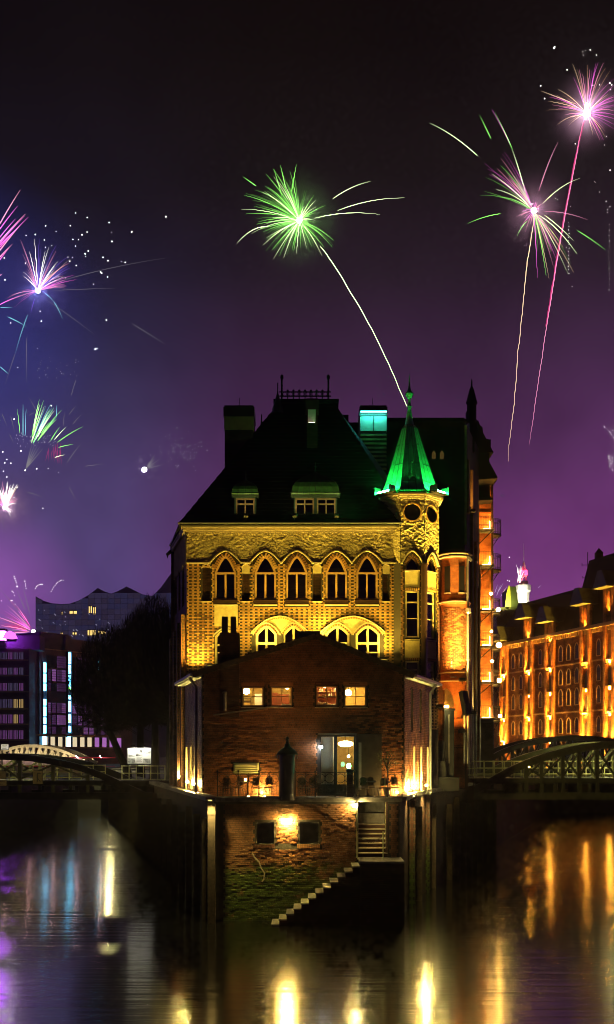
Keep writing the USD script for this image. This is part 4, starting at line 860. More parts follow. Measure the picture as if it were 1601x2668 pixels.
m = MB(); m.lathe([(.001, .70), (.34, .70), (.35, .72), (.34, .74), (.001, .74)], (0, 0, 0), 18); obj('table_top', m, 'zinc', table)
m = MB(); m.lathe([(.04, 0), (.03, .1), (.025, .7)], (0, 0, .02), 8); obj('column', m, 'iron', table)
for k in range(3): m = MB(); a = k * 2.1; m.tube([(0, 0, .12), (.18 * math.cos(a), .18 * math.sin(a), .05), (.26 * math.cos(a), .26 * math.sin(a), .015)], .018, 5); obj('foot', m, 'iron', table)
meta(table, tblab[0])
for i, (px, Y) in enumerate(((645, 43.9), (960, 44.6), (1015, 44.9))):
    p = (xat(px, Y), Y, QT)
    if i == 0: UsdGeom.Xform(table).GetOrderedXformOps()[0].Set(Gf.Vec3d(*p))
    else: dup(table, p, 0, tblab[i])
def candle(px, Y, z, r, mat, lab):
    x = xat(px, Y); t = thing('table_lantern', lab, 'lantern', (x, Y, z)); m = MB(); m.lathe([(.001, .02), (r, .02), (r * .9, .05), (r, r * 2.2), (.001, r * 2.3)], (x, Y, z), 8); obj('flame_glass', m, mat, t)
    m = MB(); m.lathe([(.001, 0), (r * 1.3, 0), (r * 1.3, .02), (.001, .021)], (x, Y, z), 8); m.lathe([(r * 1.1, 0), (.01, .04)], (x, Y, z + r * 2.3), 8); obj('lantern_frame', m, 'iron', t)
glow('candle', (1.0, .62, .18), 26.0)
candle(640, 43.9, QT + .74, .06, 'candle', 'glowing candle lantern on the bistro table below the louvred vent'); candle(648, 43.2, QT, .06, 'candle', 'candle lantern on the terrace floor near the left railing'); candle(690, 44.0, QT, .05, 'candle', 'candle lantern on the floor left of the round pillar'); candle(792, 43.0, QT, .05, 'candle', 'candle lantern on the floor right of the round pillar'); candle(963, 44.6, QT + .74, .03, 'candle', 'tiny candle lantern on the bistro table right of the door')
t = thing('olive_tree', 'small potted olive tree against the brick wall right of the door', 'tree', (xat(1010, 45.2), 45.2, QT)); X = xat(1010, 45.2); rng = random.Random(3)
m = MB(); m.lathe([(.12, 0), (.2, .35), (.22, .36), (.22, .42), (.17, .42)], (X, 45.2, QT), 12); obj('pot', m, 'terracotta', t)
m = MB(); m.tube([(X, 45.2, QT + .4), (X + .03, 45.2, QT + .9), (X, 45.2, QT + 1.35)], [.03, .025, .018], 6)
tips = []
for k in range(16):
    a = rng.uniform(0, 6.28); r = rng.uniform(.15, .48); z = QT + rng.uniform(1.35, 2.05); p = (X + r * math.cos(a), 45.2 + r * math.sin(a) * .7, z); m.tube([(X, 45.2, QT + 1.2), ((X + p[0]) / 2, (45.2 + p[1]) / 2, z - .15), p], [.014, .01, .005], 4); tips.append(p)
obj('trunk', m, 'bark', t)
m = MB(); V = []; Q = []
for k in range(420):
    p = np.array(rng.choice(tips)) + np.array([rng.gauss(0, .1) for _ in range(3)]); d = np.array([rng.gauss(0, 1) for _ in range(3)]); d /= np.linalg.norm(d); e = np.cross(d, [rng.gauss(0, 1) for _ in range(3)]); e /= np.linalg.norm(e) + 1e-6; i = len(V); V += [p, p + d * .05 + e * .014, p + d * .10, p + d * .05 - e * .014]; Q.append([i, i + 1, i + 2, i + 3])
m.add(V, Q); obj('crown', m, 'leaf', t, kind='stuff')
# ---------------------------------------------------------------- floodlights: dark housing with a bright glass
def flood(p, aim, w_, h_, mat, label, group=None, name='floodlight', deep=.09):
    p = np.asarray(p, float); d = np.asarray(aim, float) - p; d /= np.linalg.norm(d)
    a = np.cross(d, [0, 0, 1.0])
    if np.linalg.norm(a) < 1e-3: a = np.array([1.0, 0, 0])
    a /= np.linalg.norm(a); b = np.cross(a, d); t = thing(name, label, 'floodlight', p, group=group)
    m = MB(); m.add([p + d * .02 + a * i * w_ / 2 + b * j * h_ / 2 for i, j in ((-1, -1), (1, -1), (1, 1), (-1, 1))], [[0, 1, 2, 3]]); obj('glass', m, mat, t)
    m = MB()
    for s_ in (-1, 1):
        m.obox(p + a * s_ * (w_ / 2 + .015) + d * .02, a * .012, b * (h_ / 2 + .03), d * deep); m.obox(p + b * s_ * (h_ / 2 + .015) + d * .02, b * .012, a * (w_ / 2 + .03), d * deep)
    m.obox(p - d * .06, a * (w_ / 2 + .03), b * (h_ / 2 + .03), d * .012); m.tube([p - d * .06, p - d * .12 - [0, 0, .12]], .02, 5); obj('housing', m, 'iron', t); return t
glow('flood_base', YEL, 3100.0); glow('flood_far', YEL, 720.0); glow('flood_turret', YEL, 42000.0); glow('flood_wall', (1.0, .70, .16), 900.0); glow('spot_pier', (1.0, .80, .25), 5200.0); glow('flood_gable', (1.0, .52, .12), 1300.0); glow('spot_terrace', (1.0, .60, .14), 5500.0)
def roofz(x, Y):
    y0_, y1_ = YA - .22, yb; k = (Y - y0_) / (y1_ - y0_); e = (eL0 + (eL1 - eL0) * k) if x < .4 else (eR0 + (eR1 - eR0) * k); return RZ - (RZ - e[2]) * abs(x - .4) / abs(e[0] - .4) + .16
for px, z_, lab in ((510, 10.9, 'floodlight behind the left eaves of the low house'), (700, 12.0, 'floodlight behind the left roof slope of the low house'), (845, 12.4, 'floodlight behind the ridge of the low house'), (985, 11.8, 'floodlight behind the right roof slope of the low house')):
    x = fx(px); z_ = roofz(x, Y0 - .75) + .22; flood((x, Y0 - .75, z_), (x, Y0 - .30, 18.0), .30, .16, 'flood_base', lab)
for px, z_, lab in ((548, 10.75, 'wide floodlight at the left edge of the low house roof'), (655, 11.75, 'wide floodlight on the left roof slope of the low house'), (770, 12.25, 'wide floodlight just behind the ridge of the low house'), (890, 11.8, 'wide floodlight on the right roof slope of the low house'), (1000, 11.0, 'wide floodlight at the right edge of the low house roof')):
    x = xat(px, 49.6); z_ = roofz(x, 49.6) + .24; flood((x, 49.6, z_), (x * 1.12 - .5, Y0, 19.0), .34, .2, 'flood_far', lab, deep=.06)
# right side of the tall house
flood((8.0, 50.4, 9.55), (6.5, 52.3, 19.0), .34, .2, 'flood_turret', 'floodlight right of the turret aimed up its lit side', deep=.62)
p = at(1143, 1843, 52.6); flood(p + [0, -.1, 0], p + [-.25, .6, 1.2], .36, .16, 'flood_wall', 'floodlight on the brick wall below the turret')
# ground spotlights on the terrace and along both canal sides
def spot(px, py, Y, aim, label, mat='ground_spot', r=.055):
    p = at(px, py, Y); t = thing('ground_spotlight', label, 'spotlight', p); m = MB(); m.sphere(p, r, 1); obj('glass', m, mat, t, smooth=True)
    m = MB(); m.tube([(p[0], p[1], QT), p - [0, 0, r]], .02, 5); m.lathe([(.001, -r * 1.25), (r * 1.1, -r * 1.2), (r * 1.25, -r * .5)], p, 10); obj('housing', m, 'iron', t)
spot(454, 2025, 57.0, None, 'ground spotlight at the far left end of the tall house, leftmost of four'); spot(469, 2024, 53.6, None, 'ground spotlight by the left corner of the tall house, second of four')
spot(488, 2038, 49.6, None, 'ground spotlight by the left side of the low house, third of four'); spot(508, 2043, 47.2, None, 'ground spotlight by the front left corner of the low house, rightmost of four')
spot(1077, 2053, 46.7, None, 'ground spotlight by the front right corner of the low house'); spot(1112, 2047, 48.6, None, 'ground spotlight further back by the right side of the low house')
spot(1036, 2066, 45.65, None, 'small ground spotlight at the foot of the brick wall behind the potted olive', 'spot_terrace', .05); spot(684, 2066, 45.65, None, 'small ground spotlight under the louvred vent', 'spot_terrace', .04)
p = at(749, 1990, 42.6); flood(p + [0, .05, 0], (ax(745), YA, az(1700)), .16, .10, 'flood_gable', 'small floodlight on the back of the dark pillar aimed at the brick gable')
for px, Y, lab in ((550, 41.2, 'small downlight on top of the left quay pier'), (1075, 45.2, 'small downlight on top of the first right quay pier'), (1116, 50.0, 'small downlight on top of the second right quay pier')):
    x = xat(px, Y); flood((x, Y - .42, QT + .02), (x, Y + .05, QT - 3.5), .14, .08, 'spot_pier', lab, deep=.06)
p = at(1163, 1843, 54.0)

glow('flood_dormer', (.85, .85, .32), 480.0)
for px, aim, lab in ((645, 640, 'small floodlight on the gutter below the narrow dormer'), (770, 800, 'small floodlight on the gutter at the left of the wide dormer'), (876, 850, 'small floodlight on the gutter at the right of the wide dormer')):
    x = fx(px); flood((x, Y0 - 1.15, fz(1357)), (fx(aim), 52.0, fz(1240)), .16, .08, 'flood_dormer', lab, deep=.06)
# ---------------------------------------------------------------- neighbouring warehouse wing with the round oriel
YO = 57.0
oriel = thing('oriel_house', 'dark brick house with a round lit oriel and pipes right of the turret', 'building', (xat(1190, YO), YO, QT))
def oz(py): return zat(py, YO)
ox0, ox1 = xat(1152, YO), xat(1222, YO)
m = MB(); m.box(ox0 - 1.6, ox1 + .1, YO + .9, YO + 9, QT - .1, oz(1430)); obj('wall', m, 'dark_brick', oriel)
m = MB(); cx_, cy_ = xat(1192, YO), YO + .95; R_ = .82
m.lathe([(R_, oz(1745)), (R_, oz(1572)), (R_ + .06, oz(1572)), (R_ + .1, oz(1565)), (R_ + .02, oz(1563)), (R_ - .05, oz(1560)), (R_ - .05, oz(1452)), (R_ + .05, oz(1450))], (cx_, cy_, 0), 20, math.pi, 2 * math.pi); orl = obj('oriel', m, 'orange_brick', oriel, smooth=30)
rngb = np.random.default_rng(77); V = []; Q = []   # bricks standing proud of the round wall
for r in range(int((oz(1580) - oz(1745)) / .085)):
    z = oz(1745) + r * .085
    for k in range(11):
        if rngb.random() < .35: continue
        a0 = math.pi + (k + .5 * (r % 2)) * math.pi / 11; a1 = a0 + math.pi / 11 * .88
        if a1 > 2 * math.pi: continue
        d = R_ + rngb.uniform(.01, .035); i = len(V)
        V += [[cx_ + rr * math.cos(a), cy_ + rr * math.sin(a), zz] for rr in (R_ - .01, d) for zz in (z, z + .07) for a in (a0, a1)]
        Q += [[i + 4, i + 5, i + 7, i + 6], [i, i + 1, i + 5, i + 4], [i + 2, i + 6, i + 7, i + 3], [i, i + 4, i + 6, i + 2], [i + 1, i + 3, i + 7, i + 5]]
m = MB(); m.add(V, Q); obj('brickwork', m, 'castle_brick', orl, kind='stuff')
for py, d in ((1440, .22), (1447, .14), (1565, .12), (1750, .10), (1772, .16)):
    m = MB(); m.lathe([(R_, oz(py) - .08), (R_ + d, oz(py) - .05), (R_ + d, oz(py)), (R_, oz(py) + .02)], (cx_, cy_, 0), 20, math.pi, 2 * math.pi); obj('oriel_cornice', m, 'moulding_stone', orl)
for a, w_ in ((1.28, .2), (1.62, .2), (1.82, .2)):
    m = MB(); an = math.pi * a; c = np.array([cx_ + (R_ - .03) * math.cos(an), cy_ + (R_ - .03) * math.sin(an), oz(1507)]); t_ = np.array([-math.sin(an), math.cos(an), 0]); m.obox(c, t_ * .17, np.array([math.cos(an), math.sin(an), 0]) * .04, (0, 0, .75)); obj('oriel_window', m, 'black_paint', orl)
    m = MB(); m.obox(c - [0, 0, .8], t_ * .2, np.array([math.cos(an), math.sin(an), 0]) * .08, (0, 0, .03)); obj('oriel_sill', m, 'moulding_stone', orl)
m = MB(); m.lathe([(.36, oz(1872)), (.40, oz(1862)), (.52, oz(1838)), (.60, oz(1815)), (.70, oz(1795)), (.74, oz(1785)), (.82, oz(1775)), (.84, oz(1745))], (cx_, cy_, 0), 20, math.pi, 2 * math.pi); obj('oriel_corbel', m, 'orange_brick', orl, smooth=30)
m = MB(); xw = xat(1184, YO - .0); m.box(xat(1178, YO), xat(1190, YO), YO + .18, YO + .24, oz(1760), oz(1717)); w_ = obj('small_window', m, 'white_paint', oriel)
for k in range(3):
    m = MB(); z = oz(1757 - k * 13.5); m.box(xat(1180, YO), xat(1188, YO), YO + .165, YO + .178, z, z + .22); obj('pane', m, 'window_cream_dim', w_)
glow('window_cream_dim', (1.0, .85, .55), .35)
m = MB(); m.box(xat(1176, YO), xat(1192, YO), YO + .12, YO + .25, oz(1766), oz(1762)); obj('small_sill', m, 'granite', oriel)
# lower orange wall, copper hood, dark gate, wall lamp
m = MB(); m.box(xat(1186, YO), xat(1216, YO), YO + .5, YO + .95, QT, oz(1872)); obj('lower_wall', m, 'orange_brick', oriel)
for py in (1900, 1904, 1943, 1948): m = MB(); m.box(xat(1185, YO), xat(1216, YO), YO + .46, YO + .52, oz(py) - .03, oz(py)); obj('brick_band', m, 'dark_brick', oriel)
def pipe(px, Y, py0, py1, r, lab, kink=0):
    x = xat(px, Y); m = MB(); m.tube([(x, Y, zat(py1, Y)), (x, Y, zat(py0, Y) - .3), (x + kink, Y, zat(py0, Y))], r, 8); m.lathe([(r * 1.5, 0), (r * 1.5, .08)], (x, Y, zat((py0 + py1) / 2, Y)), 8); return obj('rain_pipe', m, 'zinc', oriel, smooth=40)
pipe(1220, 56.8, 1452, 1990, .075, ''); pipe(1211, 56.6, 1850, 1990, .055, ''); pipe(1227, 57.4, 1600, 1990, .055, '')
m = MB(); m.lathe([(.06, 0), (.16, .1), (.16, .32), (.05, .36)], (xat(1222, 56.7), 56.7, zat(1600, 56.7)), 8); m.bar(at(1218, 1450, 56.7), at(1230, 1462, 56.7), .12, .14); obj('hopper', m, 'zinc', oriel)
hood = MB(); V = []; Yh = 54.4
for k in range(13):
    a = math.pi * .5 * k / 12; px = 1160 + 24 * math.sin(a); py = 1843 - 50 * math.cos(a) * .98
    for y in (Yh, Yh + 1.0): V.append([xat(px, Yh), y, zat(py, Yh)])
hood.add(V, [[2 * k, 2 * k + 1, 2 * k + 3, 2 * k + 2] for k in range(12)]); hood.add([[xat(1158, Yh), Yh, zat(1845, Yh)]] + [V[2 * k] for k in range(13)], [[0, k, k + 1] for k in range(1, 13)])
hd = top('copper_hood', hood, 'copper_metal', 'curved copper door hood glowing orange between the two brick houses', 'hood', smooth=40)
plain('copper_metal', (.75, .36, .10), .35, .8)
gt = thing('gate_pillar', 'tall dark gate pillar with a pale strip below the copper hood', 'pillar', (xat(1172, 54.6), 54.6, QT)); m = MB(); m.box(xat(1159, 54.6), xat(1184, 54.6), 54.6, 55.4, QT - .1, zat(1848, 54.6)); m.box(xat(1157, 54.6), xat(1187, 54.6), 54.5, 55.5, zat(1852, 54.6), zat(1846, 54.6)); obj('shaft', m, 'black_paint', gt)
m = MB(); m.box(xat(1169, 54.6), xat(1172, 54.6), 54.56, 54.6, zat(1990, 54.6), zat(1862, 54.6)); obj('strip', m, 'granite', gt)
m = MB(); m.box(xat(1120, 54), xat(1160, 54), 54.3, 54.8, QT, zat(1930, 54)); m.box(xat(1140, 54), xat(1160, 54), 53.6, 54.3, QT, zat(1985, 54)); m.box(xat(1120, 54), xat(1190, 54), 53.0, 53.6, QT, zat(2025, 54)); top('stone_plinth', m, 'black_paint', 'stepped dark stone plinth beside the gate pillar', 'plinth')
box_lamp(xat(1163, 53.9), 53.9, zat(1842, 53.9), .10, .05, 'lamp_yellow', 'small bright lamp on the dark gate pillar under the copper hood')
# ---------------------------------------------------------------- tall warehouse behind
ware = thing('tall_warehouse', 'tall dark gabled warehouse with roof turrets behind the turret house', 'building', (8, 66, QT)); YW = 64.0
def wz(py): return zat(py, YW)
wx0, wx1 = xat(985, YW), xat(1212, YW); wx1b = wx1 + RIGHT * 5.5
m = MB(); m.prism(Polygon([(wx0, 0), (wx1, 0), (wx1b, 6.5), (wx1b, 20), (wx0, 20)]), (0, 0, 0), (1, 0, 0), (0, 1, 0), 0, 1) if False else None
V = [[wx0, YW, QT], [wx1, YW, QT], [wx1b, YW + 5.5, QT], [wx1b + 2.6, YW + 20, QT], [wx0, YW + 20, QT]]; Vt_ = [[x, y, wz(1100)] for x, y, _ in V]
hl_ = trimesh.convex.convex_hull(np.array(V + Vt_)); m.add(hl_.vertices, hl_.faces); obj('wall', m, 'darkened_brick', ware)
brickface('darkened_brick', (.030, .016, .011), (.022, .012, .009), (.012, .01, .009))  # brick colour darkened so light spilling past the spire stays unseen
m = MB(); m.box(wx0 - .1, wx1 + .12, YW - .15, YW + 8, wz(1100), wz(1093)); m.box(xat(1213, 67), xat(1238, 67), 67, 69, wz(1140), wz(1098)); m.box(wx0 - .1, xat(1213, YW), YW + .2, YW + 8, wz(1093), wz(1085.5)); obj('roof', m, 'slate', ware)
for px in (1131, 1152):
    a_ = arch(xat(px - 5, YW), xat(px + 5, YW), wz(1196), wz(1182), wz(1175)); m = MB(); m.prism(a_.buffer(.06), (0, YW, 0), U, N, 0, .05); w_ = obj('window', m, 'dark_brick', ware)
    m = MB(); m.prism(a_, (0, YW, 0), U, N, .05, .06); obj('pane', m, 'attic_window', w_)
glow('attic_window', (1.0, .6, .15), .06)
tY = 68.3; tx = xat(1230, tY)
m = MB(); z0 = zat(1100, tY); m.lathe([(.32, z0), (.32, zat(1056, tY)), (.40, zat(1050, tY)), (.34, zat(1042, tY)), (.16, zat(1015, tY)), (.06, zat(1006, tY)), (.045, zat(992, tY)), (.03, zat(990, tY)), (.001, zat(986, tY))], (tx, tY, 0), 8); obj('roof_turret', m, 'slate', ware)
m = MB(); m.box(xat(1217, tY), xat(1222, tY), tY, tY + .5, z0, zat(1070, tY)); m.lathe([(.2, zat(1110, tY)), (.12, zat(1085, tY)), (.03, zat(1078, tY)), (.025, zat(1067, tY)), (.001, zat(1066, tY))], (xat(1247, tY), tY + 1, 0), 6); obj('roof_finial', m, 'slate', ware)
# stepped hoist gables on the canal side, seen edge on
def prof(pts, Y, th, nm, mat, parent):
    m = MB(); m.prism(Polygon([(xat(a, Y), zat(b, Y)) for a, b in pts]), (0, Y, 0), U, (0, 1, 0), 0, th); return obj(nm, m, mat, parent)
YG = 69.5
prof([(1225, 1095), (1247, 1095), (1252, 1108), (1258, 1112), (1260, 1128), (1268, 1143), (1280, 1145), (1280, 1165), (1287, 1178), (1225, 1180)], YG, 1.6, 'hoist_gable', 'slate', ware)
prof([(1240, 1180), (1276, 1180), (1276, 1203), (1297, 1242), (1297, 1246), (1240, 1250)], YG, 1.6, 'hoist_roof', 'slate', ware)
prof([(1240, 1250), (1277, 1248), (1277, 1290), (1286, 1302), (1240, 1304)], YG + 1.7, 1.2, 'hoist_roof', 'slate', ware)
# side facade with lit pilasters running away along the canal
A = np.array([wx1, YW, 0]); d = np.array([RIGHT, 1, 0]); d /= np.linalg.norm(d); n_ = np.array([d[1], -d[0], 0])
for k, (u0, z0_, z1_) in enumerate(((.6, 1330, 1190), (2.2, 1560, 1300), (2.2, 1330, 1200), (3.8, 1860, 1380), (1.2, 1990, 1660), (5.0, 1990, 1500))):
    m = MB(); m.prism(rect(u0, u0 + .45, wz(z0_), wz(z1_)), A, d, n_, 0, .16); obj('pilaster', m, 'row_brick', ware)
m = MB()
for k in range(4):
    q = A + d * (.4 + k * 1.5) + n_ * .2; m.tube([q + [0, 0, QT], q + [0, 0, 20]], .06, 6)
obj('rain_pipes', m, 'zinc', ware)
m = MB(); m.box(wx1 - .02, wx1 + .12, YW - .12, YW - .02, wz(1420), wz(1108)); obj('corner_strip', m, 'row_stone', ware)
# ---------------------------------------------------------------- stair tower with lit orange alcoves and balconies
YS = 72.5
stw = thing('balcony_tower', 'orange lit brick stair tower with a stack of iron balconies', 'tower', (xat(1266, YS), YS, QT))
def szz(py): return zat(py, YS)
sx0, sx1 = xat(1249, YS), xat(1284, YS)
m = MB(); m.box(sx0, sx1, YS + .55, YS + 4, QT - 4, szz(1245)); obj('back_wall', m, 'orange_brick', stw)
m = MB(); m.box(sx0 - .35, sx0, YS - .2, YS + 4, QT - 4, szz(1245)); m.box(sx1 - .0, sx1 + .10, YS + .25, YS + 4, QT - 4, szz(1245)); obj('corner_pier', m, 'dark_brick', stw)
m = MB(); m.box(sx0 - .05, sx1 + .18, YS + .2, YS + 4, szz(1259), szz(1250)); m.box(sx0 - .05, sx1 + .1, YS + .3, YS + 4, szz(1262), szz(1259)); obj('tower_cornice', m, 'row_stone', stw)
m = MB(); m.box(sx0 - .1, sx1 + .35, YS + .1, YS + 4.2, szz(1250), szz(1244)); obj('tower_roof', m, 'slate', stw)
floors = [1381, 1474, 1590, 1684, 1777, 1871]; rails = [1348, 1440, 1557, 1651, 1744, 1839]
glow('alcove_light', (1.0, .44, .06), 750.0); glow('alcove_strip', (1.0, .70, .22), 30.0)
for k, (fy, ry) in enumerate(zip(floors, rails)):
    zf, zr = szz(fy), szz(ry)
    m = MB(); m.box(sx0 - .02, sx1 + .05, YS - .55, YS + .55, zf - .14, zf); fl = obj('balcony_floor', m, 'concrete', stw)
    m = MB(); m.box(sx0, sx1, YS - .5, YS - .46, zr - .03, zr); m.box(sx0, sx1, YS - .5, YS - .46, zf + .05, zf + .08)
    for j in range(9): x = sx0 + (sx1 - sx0) * j / 8; m.box(x - .011, x + .011, YS - .49, YS - .47, zf, zr)
    obj('balcony_railing', m, 'iron', stw)
    m = MB(); m.box(sx0, sx1 - .02, YS + .46, YS + .54, szz(fy - 112) if k else szz(1330), szz(fy - 109) if k else szz(1327)); obj('brick_band', m, 'dark_brick', stw)
    m = MB(); m.box(sx1 - .16, sx1 - .10, YS + .40, YS + .46, zf + .08, zf + .75); obj('alcove_strip_light', m, 'alcove_strip', fl)
    m = MB(); m.box(sx0 + .25, sx1 - .2, YS - .25, YS - .15, zf + .03, zf + .07); obj('alcove_lamp', m, 'alcove_light', fl)
    # round side balcony
    cxb, cyb, rb = sx1 + .42, YS + .9, .42
    if k < 6:
        s_ = 1.0 if k < 2 else .9; cxb = sx1 + .10; rb = xat(1312 if k < 2 else 1310, YS) - cxb
        m = MB(); m.lathe([(.001, zf - .30), (rb, zf - .30), (rb + .03, zf - .22), (rb, zf - .16), (.001, zf - .16)], (cxb, cyb, 0), 16, -math.pi / 2, math.pi / 2); sb = obj('round_balcony', m, 'iron', stw)
        m = MB()
        for zz in (zr - .12, zr - .02, zf - .05): m.tube([(cxb + rb * math.cos(a), cyb + rb * math.sin(a), zz) for a in np.linspace(-math.pi / 2, math.pi / 2, 11)], .022, 4)
        for a in np.linspace(-math.pi / 2, math.pi / 2, 15): m.tube([(cxb + rb * math.cos(a), cyb + rb * math.sin(a), zf - .16), (cxb + rb * math.cos(a), cyb + rb * math.sin(a), zr)], .013, 4)
        obj('round_railing', m, 'iron', sb)
        m = MB(); m.bar((cxb + rb * .8, cyb, zf - .3), (cxb - .02, cyb, zf - 1.15), .05, .05); m.ring((cxb + .24, cyb, zf - .48), .12, .014); m.bar((sx1 - .1, YS - .5, zf - .14), (sx0 + .05, YS + .4, zf - .95), .05, .05); obj('bracket', m, 'iron', sb)
m = MB(); m.box(xat(1246, YS), xat(1284, YS), YS - .5, YS + 1, QT - 2, szz(1874)); obj('dark_base', m, 'black_paint', stw)
glow('tower_lamp', (1.0, .55, .10), 120.0)
for px, py, r, lab in ((1280, 1547, .11, 'bright round lamp beside the third balcony from the top'), (1299, 1589, .16, 'bright round lamp under the third round balcony'), (1281, 1645, .10, 'round lamp beside the fourth balcony'), (1301, 1681, .19, 'largest glaring lamp beside the fourth round balcony'), (1283, 1723, .11, 'round lamp above the fifth balcony railing'), (1302, 1773, .17, 'glaring lamp beside the fifth round balcony'), (1304, 1866, .13, 'lowest lamp beside the balcony tower'), (1277, 1468, .08, 'small lamp on the second balcony from the top')):
    p = at(px, py, YS - .1); t = thing('balcony_lamp', lab, 'lamp', p); m = MB(); m.sphere(p, r, 1); obj('glass', m, 'tower_lamp', t, smooth=True); m = MB(); m.tube([p + [0, r * .8, 0], p + [-.1, .5, .1]], .02, 5); obj('bracket', m, 'iron', t)
# floods that light the oriel and the gap
glow('flood_oriel', (1.0, .60, .12), 24000.0); glow('flood_corbel', (1.0, .40, .05), 2200.0)
p = at(1205, 1772, 55.4); flood(p, p + [-.05, .5, 2.5], .3, .15, 'flood_oriel', 'floodlight at the foot of the round oriel aimed upward')
p = at(1204, 1850, 55.9); flood(p + [0, 0, -1.2], p + [-.2, .7, .4], .3, .15, 'flood_corbel', 'floodlight under the oriel corbel')
glow('flood_gap', (1.0, .60, .13), 1500.0)
p = np.array([wx1 + .75, 65.0, zat(1858, 65)]); flood(p, p + [.3, 1.0, 6], .3, .15, 'flood_gap', 'floodlight low in the gap beside the balcony tower'); p = np.array([wx1 + .75, 65.2, zat(1330, 65)]); flood(p, p + [.35, 1.2, 3], .25, .12, 'flood_gap', 'floodlight high on the canal front of the tall warehouse')

# ---------------------------------------------------------------- warehouse row across the canal
def rowY(px): return (43.1 + 48.44) / ((px - CX) / F + .346)
def rowX(Y): return 43.1 - .346 * (Y - 140)
dr = np.array([-.346, 1, 0]); dr /= np.linalg.norm(dr); nr_ = np.array([-dr[1], dr[0], 0]) * 1.0
if nr_[1] > 0: nr_ = -nr_
R0 = np.array([rowX(120), 120, 0])
def ru(px): Y = rowY(px); return (Y - 120) / dr[1]
def rp(u, z=0, o=0): return R0 + dr * u + nr_ * o + np.array([0, 0, z])
row = thing('warehouse_row', 'long orange lit brick warehouse row with hoist bays along the right canal', 'building', (rowX(150), 150, 0))
CZ = 25.3; u0, u1 = 0.0, ru(1288)
bays = [1317, 1382, 1438, 1531, 1593, 1668]
blind = []
m = MB(); m.prism(rect(u0, u1, -1, CZ), R0, dr, nr_, -1, 0); rw = obj('wall', m, 'row_brick', row)
V = [rp(u0, CZ + .3, .3), rp(u1, CZ + .3, .3), rp(u1, CZ + .3, -14), rp(u0, CZ + .3, -14), rp(u0, 33, -5), rp(u1, 33, -5), rp(u1, 33, -9), rp(u0, 33, -9)]
hl_ = trimesh.convex.convex_hull(np.array(V)); m = MB(); m.add(hl_.vertices, hl_.faces); rroof = obj('roof', m, 'slate', row)
ua, ub = ru(1572), ru(1492); V = [rp(a, z, o) for a in (ua, ub) for z, o in ((CZ + .4, .2), (36.2, -3), (36.2, -9), (CZ + .4, -13))]; hl_ = trimesh.convex.convex_hull(np.array(V)); m = MB(); m.add(hl_.vertices, hl_.faces); obj('roof_block', m, 'slate', row)
m = MB(); uc = ru(1502); c = rp(uc, 36.4, -4); m.box(c[0] - .5, c[0] + .5, c[1] - .5, c[1] + .5, 33, 37.2); m.lathe([(.75, 37.2), (.001, 38.0)], (c[0], c[1], 0), 4, math.pi / 4, 2.25 * math.pi); obj('chimney', m, 'slate', row)
m = MB(); uc = ru(1465); c = rp(uc, 33, -5); m.box(c[0] - .75, c[0] + .75, c[1] - .5, c[1] + .5, 32.5, 33.8); m.box(c[0] - .5, c[0] + .5, c[1] - .3, c[1] + .3, 33.8, 34.2); obj('roof_vent', m, 'slate', row)
m = MB(); uc = ru(1453); c = rp(uc, 33, -5.5); m.tube([c, c + [0, 0, 5.4]], .07, 5); m.bar(c + [-.9, 0, 3.4], c + [.15, 0, 3.4], .06, .06); m.bar(c + [-.8, 0, 1.4], c + [.15, 0, 1.4], .06, .06); m.bar(c + [-.9, 0, 3.2], c + [-.9, 0, 3.7], .06, .06); m.bar(c + [-.8, 0, 1.3], c + [-.8, 0, 1.7], .06, .06); obj('roof_aerial', m, 'iron', row)
m = MB(); m.prism(rect(u0, u1, CZ - .15, CZ + .35), R0, dr, nr_, 0, .55); obj('cornice', m, 'row_stone', row)
m = MB()
for k in range(int((u1 - u0) / .55)): m.prism(rect(u0 + k * .55, u0 + k * .55 + .28, CZ - .75, CZ - .15), R0, dr, nr_, 0, .3)
obj('corbel_table', m, 'row_stone', row, kind='stuff')
for z in (13.2, 20.4): m = MB(); m.prism(rect(u0, u1, z, z + .22), R0, dr, nr_, 0, .16); obj('string_course', m, 'row_stone', row)
edges = [ru(p_) for p_ in bays][::-1]; allu = [u0] + edges + [u1]
for a, b in zip(allu, allu[1:]):
    n_w = max(1, int((b - a - 2.6) / 1.9))
    for q in range(n_w):
        uc = a + 1.5 + (q + .5) * (b - a - 3.0) / n_w
        for z, h in ((21.2, 2.3), (17.6, 2.2), (14.4, 2.4), (10.2, 2.2), (6.6, 2.2)):
            ap = arch(uc - .42, uc + .42, z, z + h - .5, z + h); m = MB(); m.prism(ap.buffer(.12).difference(ap), R0, dr, nr_, 0, .10); w_ = obj('window', m, 'row_stone', row)
            m = MB(); m.prism(ap, R0, dr, nr_, .0, .03); obj('pane', m, 'black_paint', w_)
    for e in (a + 1.15, b - 1.15):
        m = MB(); m.prism(rect(e - .22, e + .22, 4.5, 20.3), R0, dr, nr_, 0, .18); obj('pilaster', m, 'row_brick', row)
glow('bay_lamp', (1.0, .46, .05), 260.0); glow('bay_flood', (1.0, .40, .04), 8500.0)
glow('bay_lamp_mid', (1.0, .46, .05), 130.0); glow('bay_lamp_low', (1.0, .44, .05), 45.0); glow('bay_flood_low', (1.0, .36, .03), 4200.0); rbay = random.Random(9)
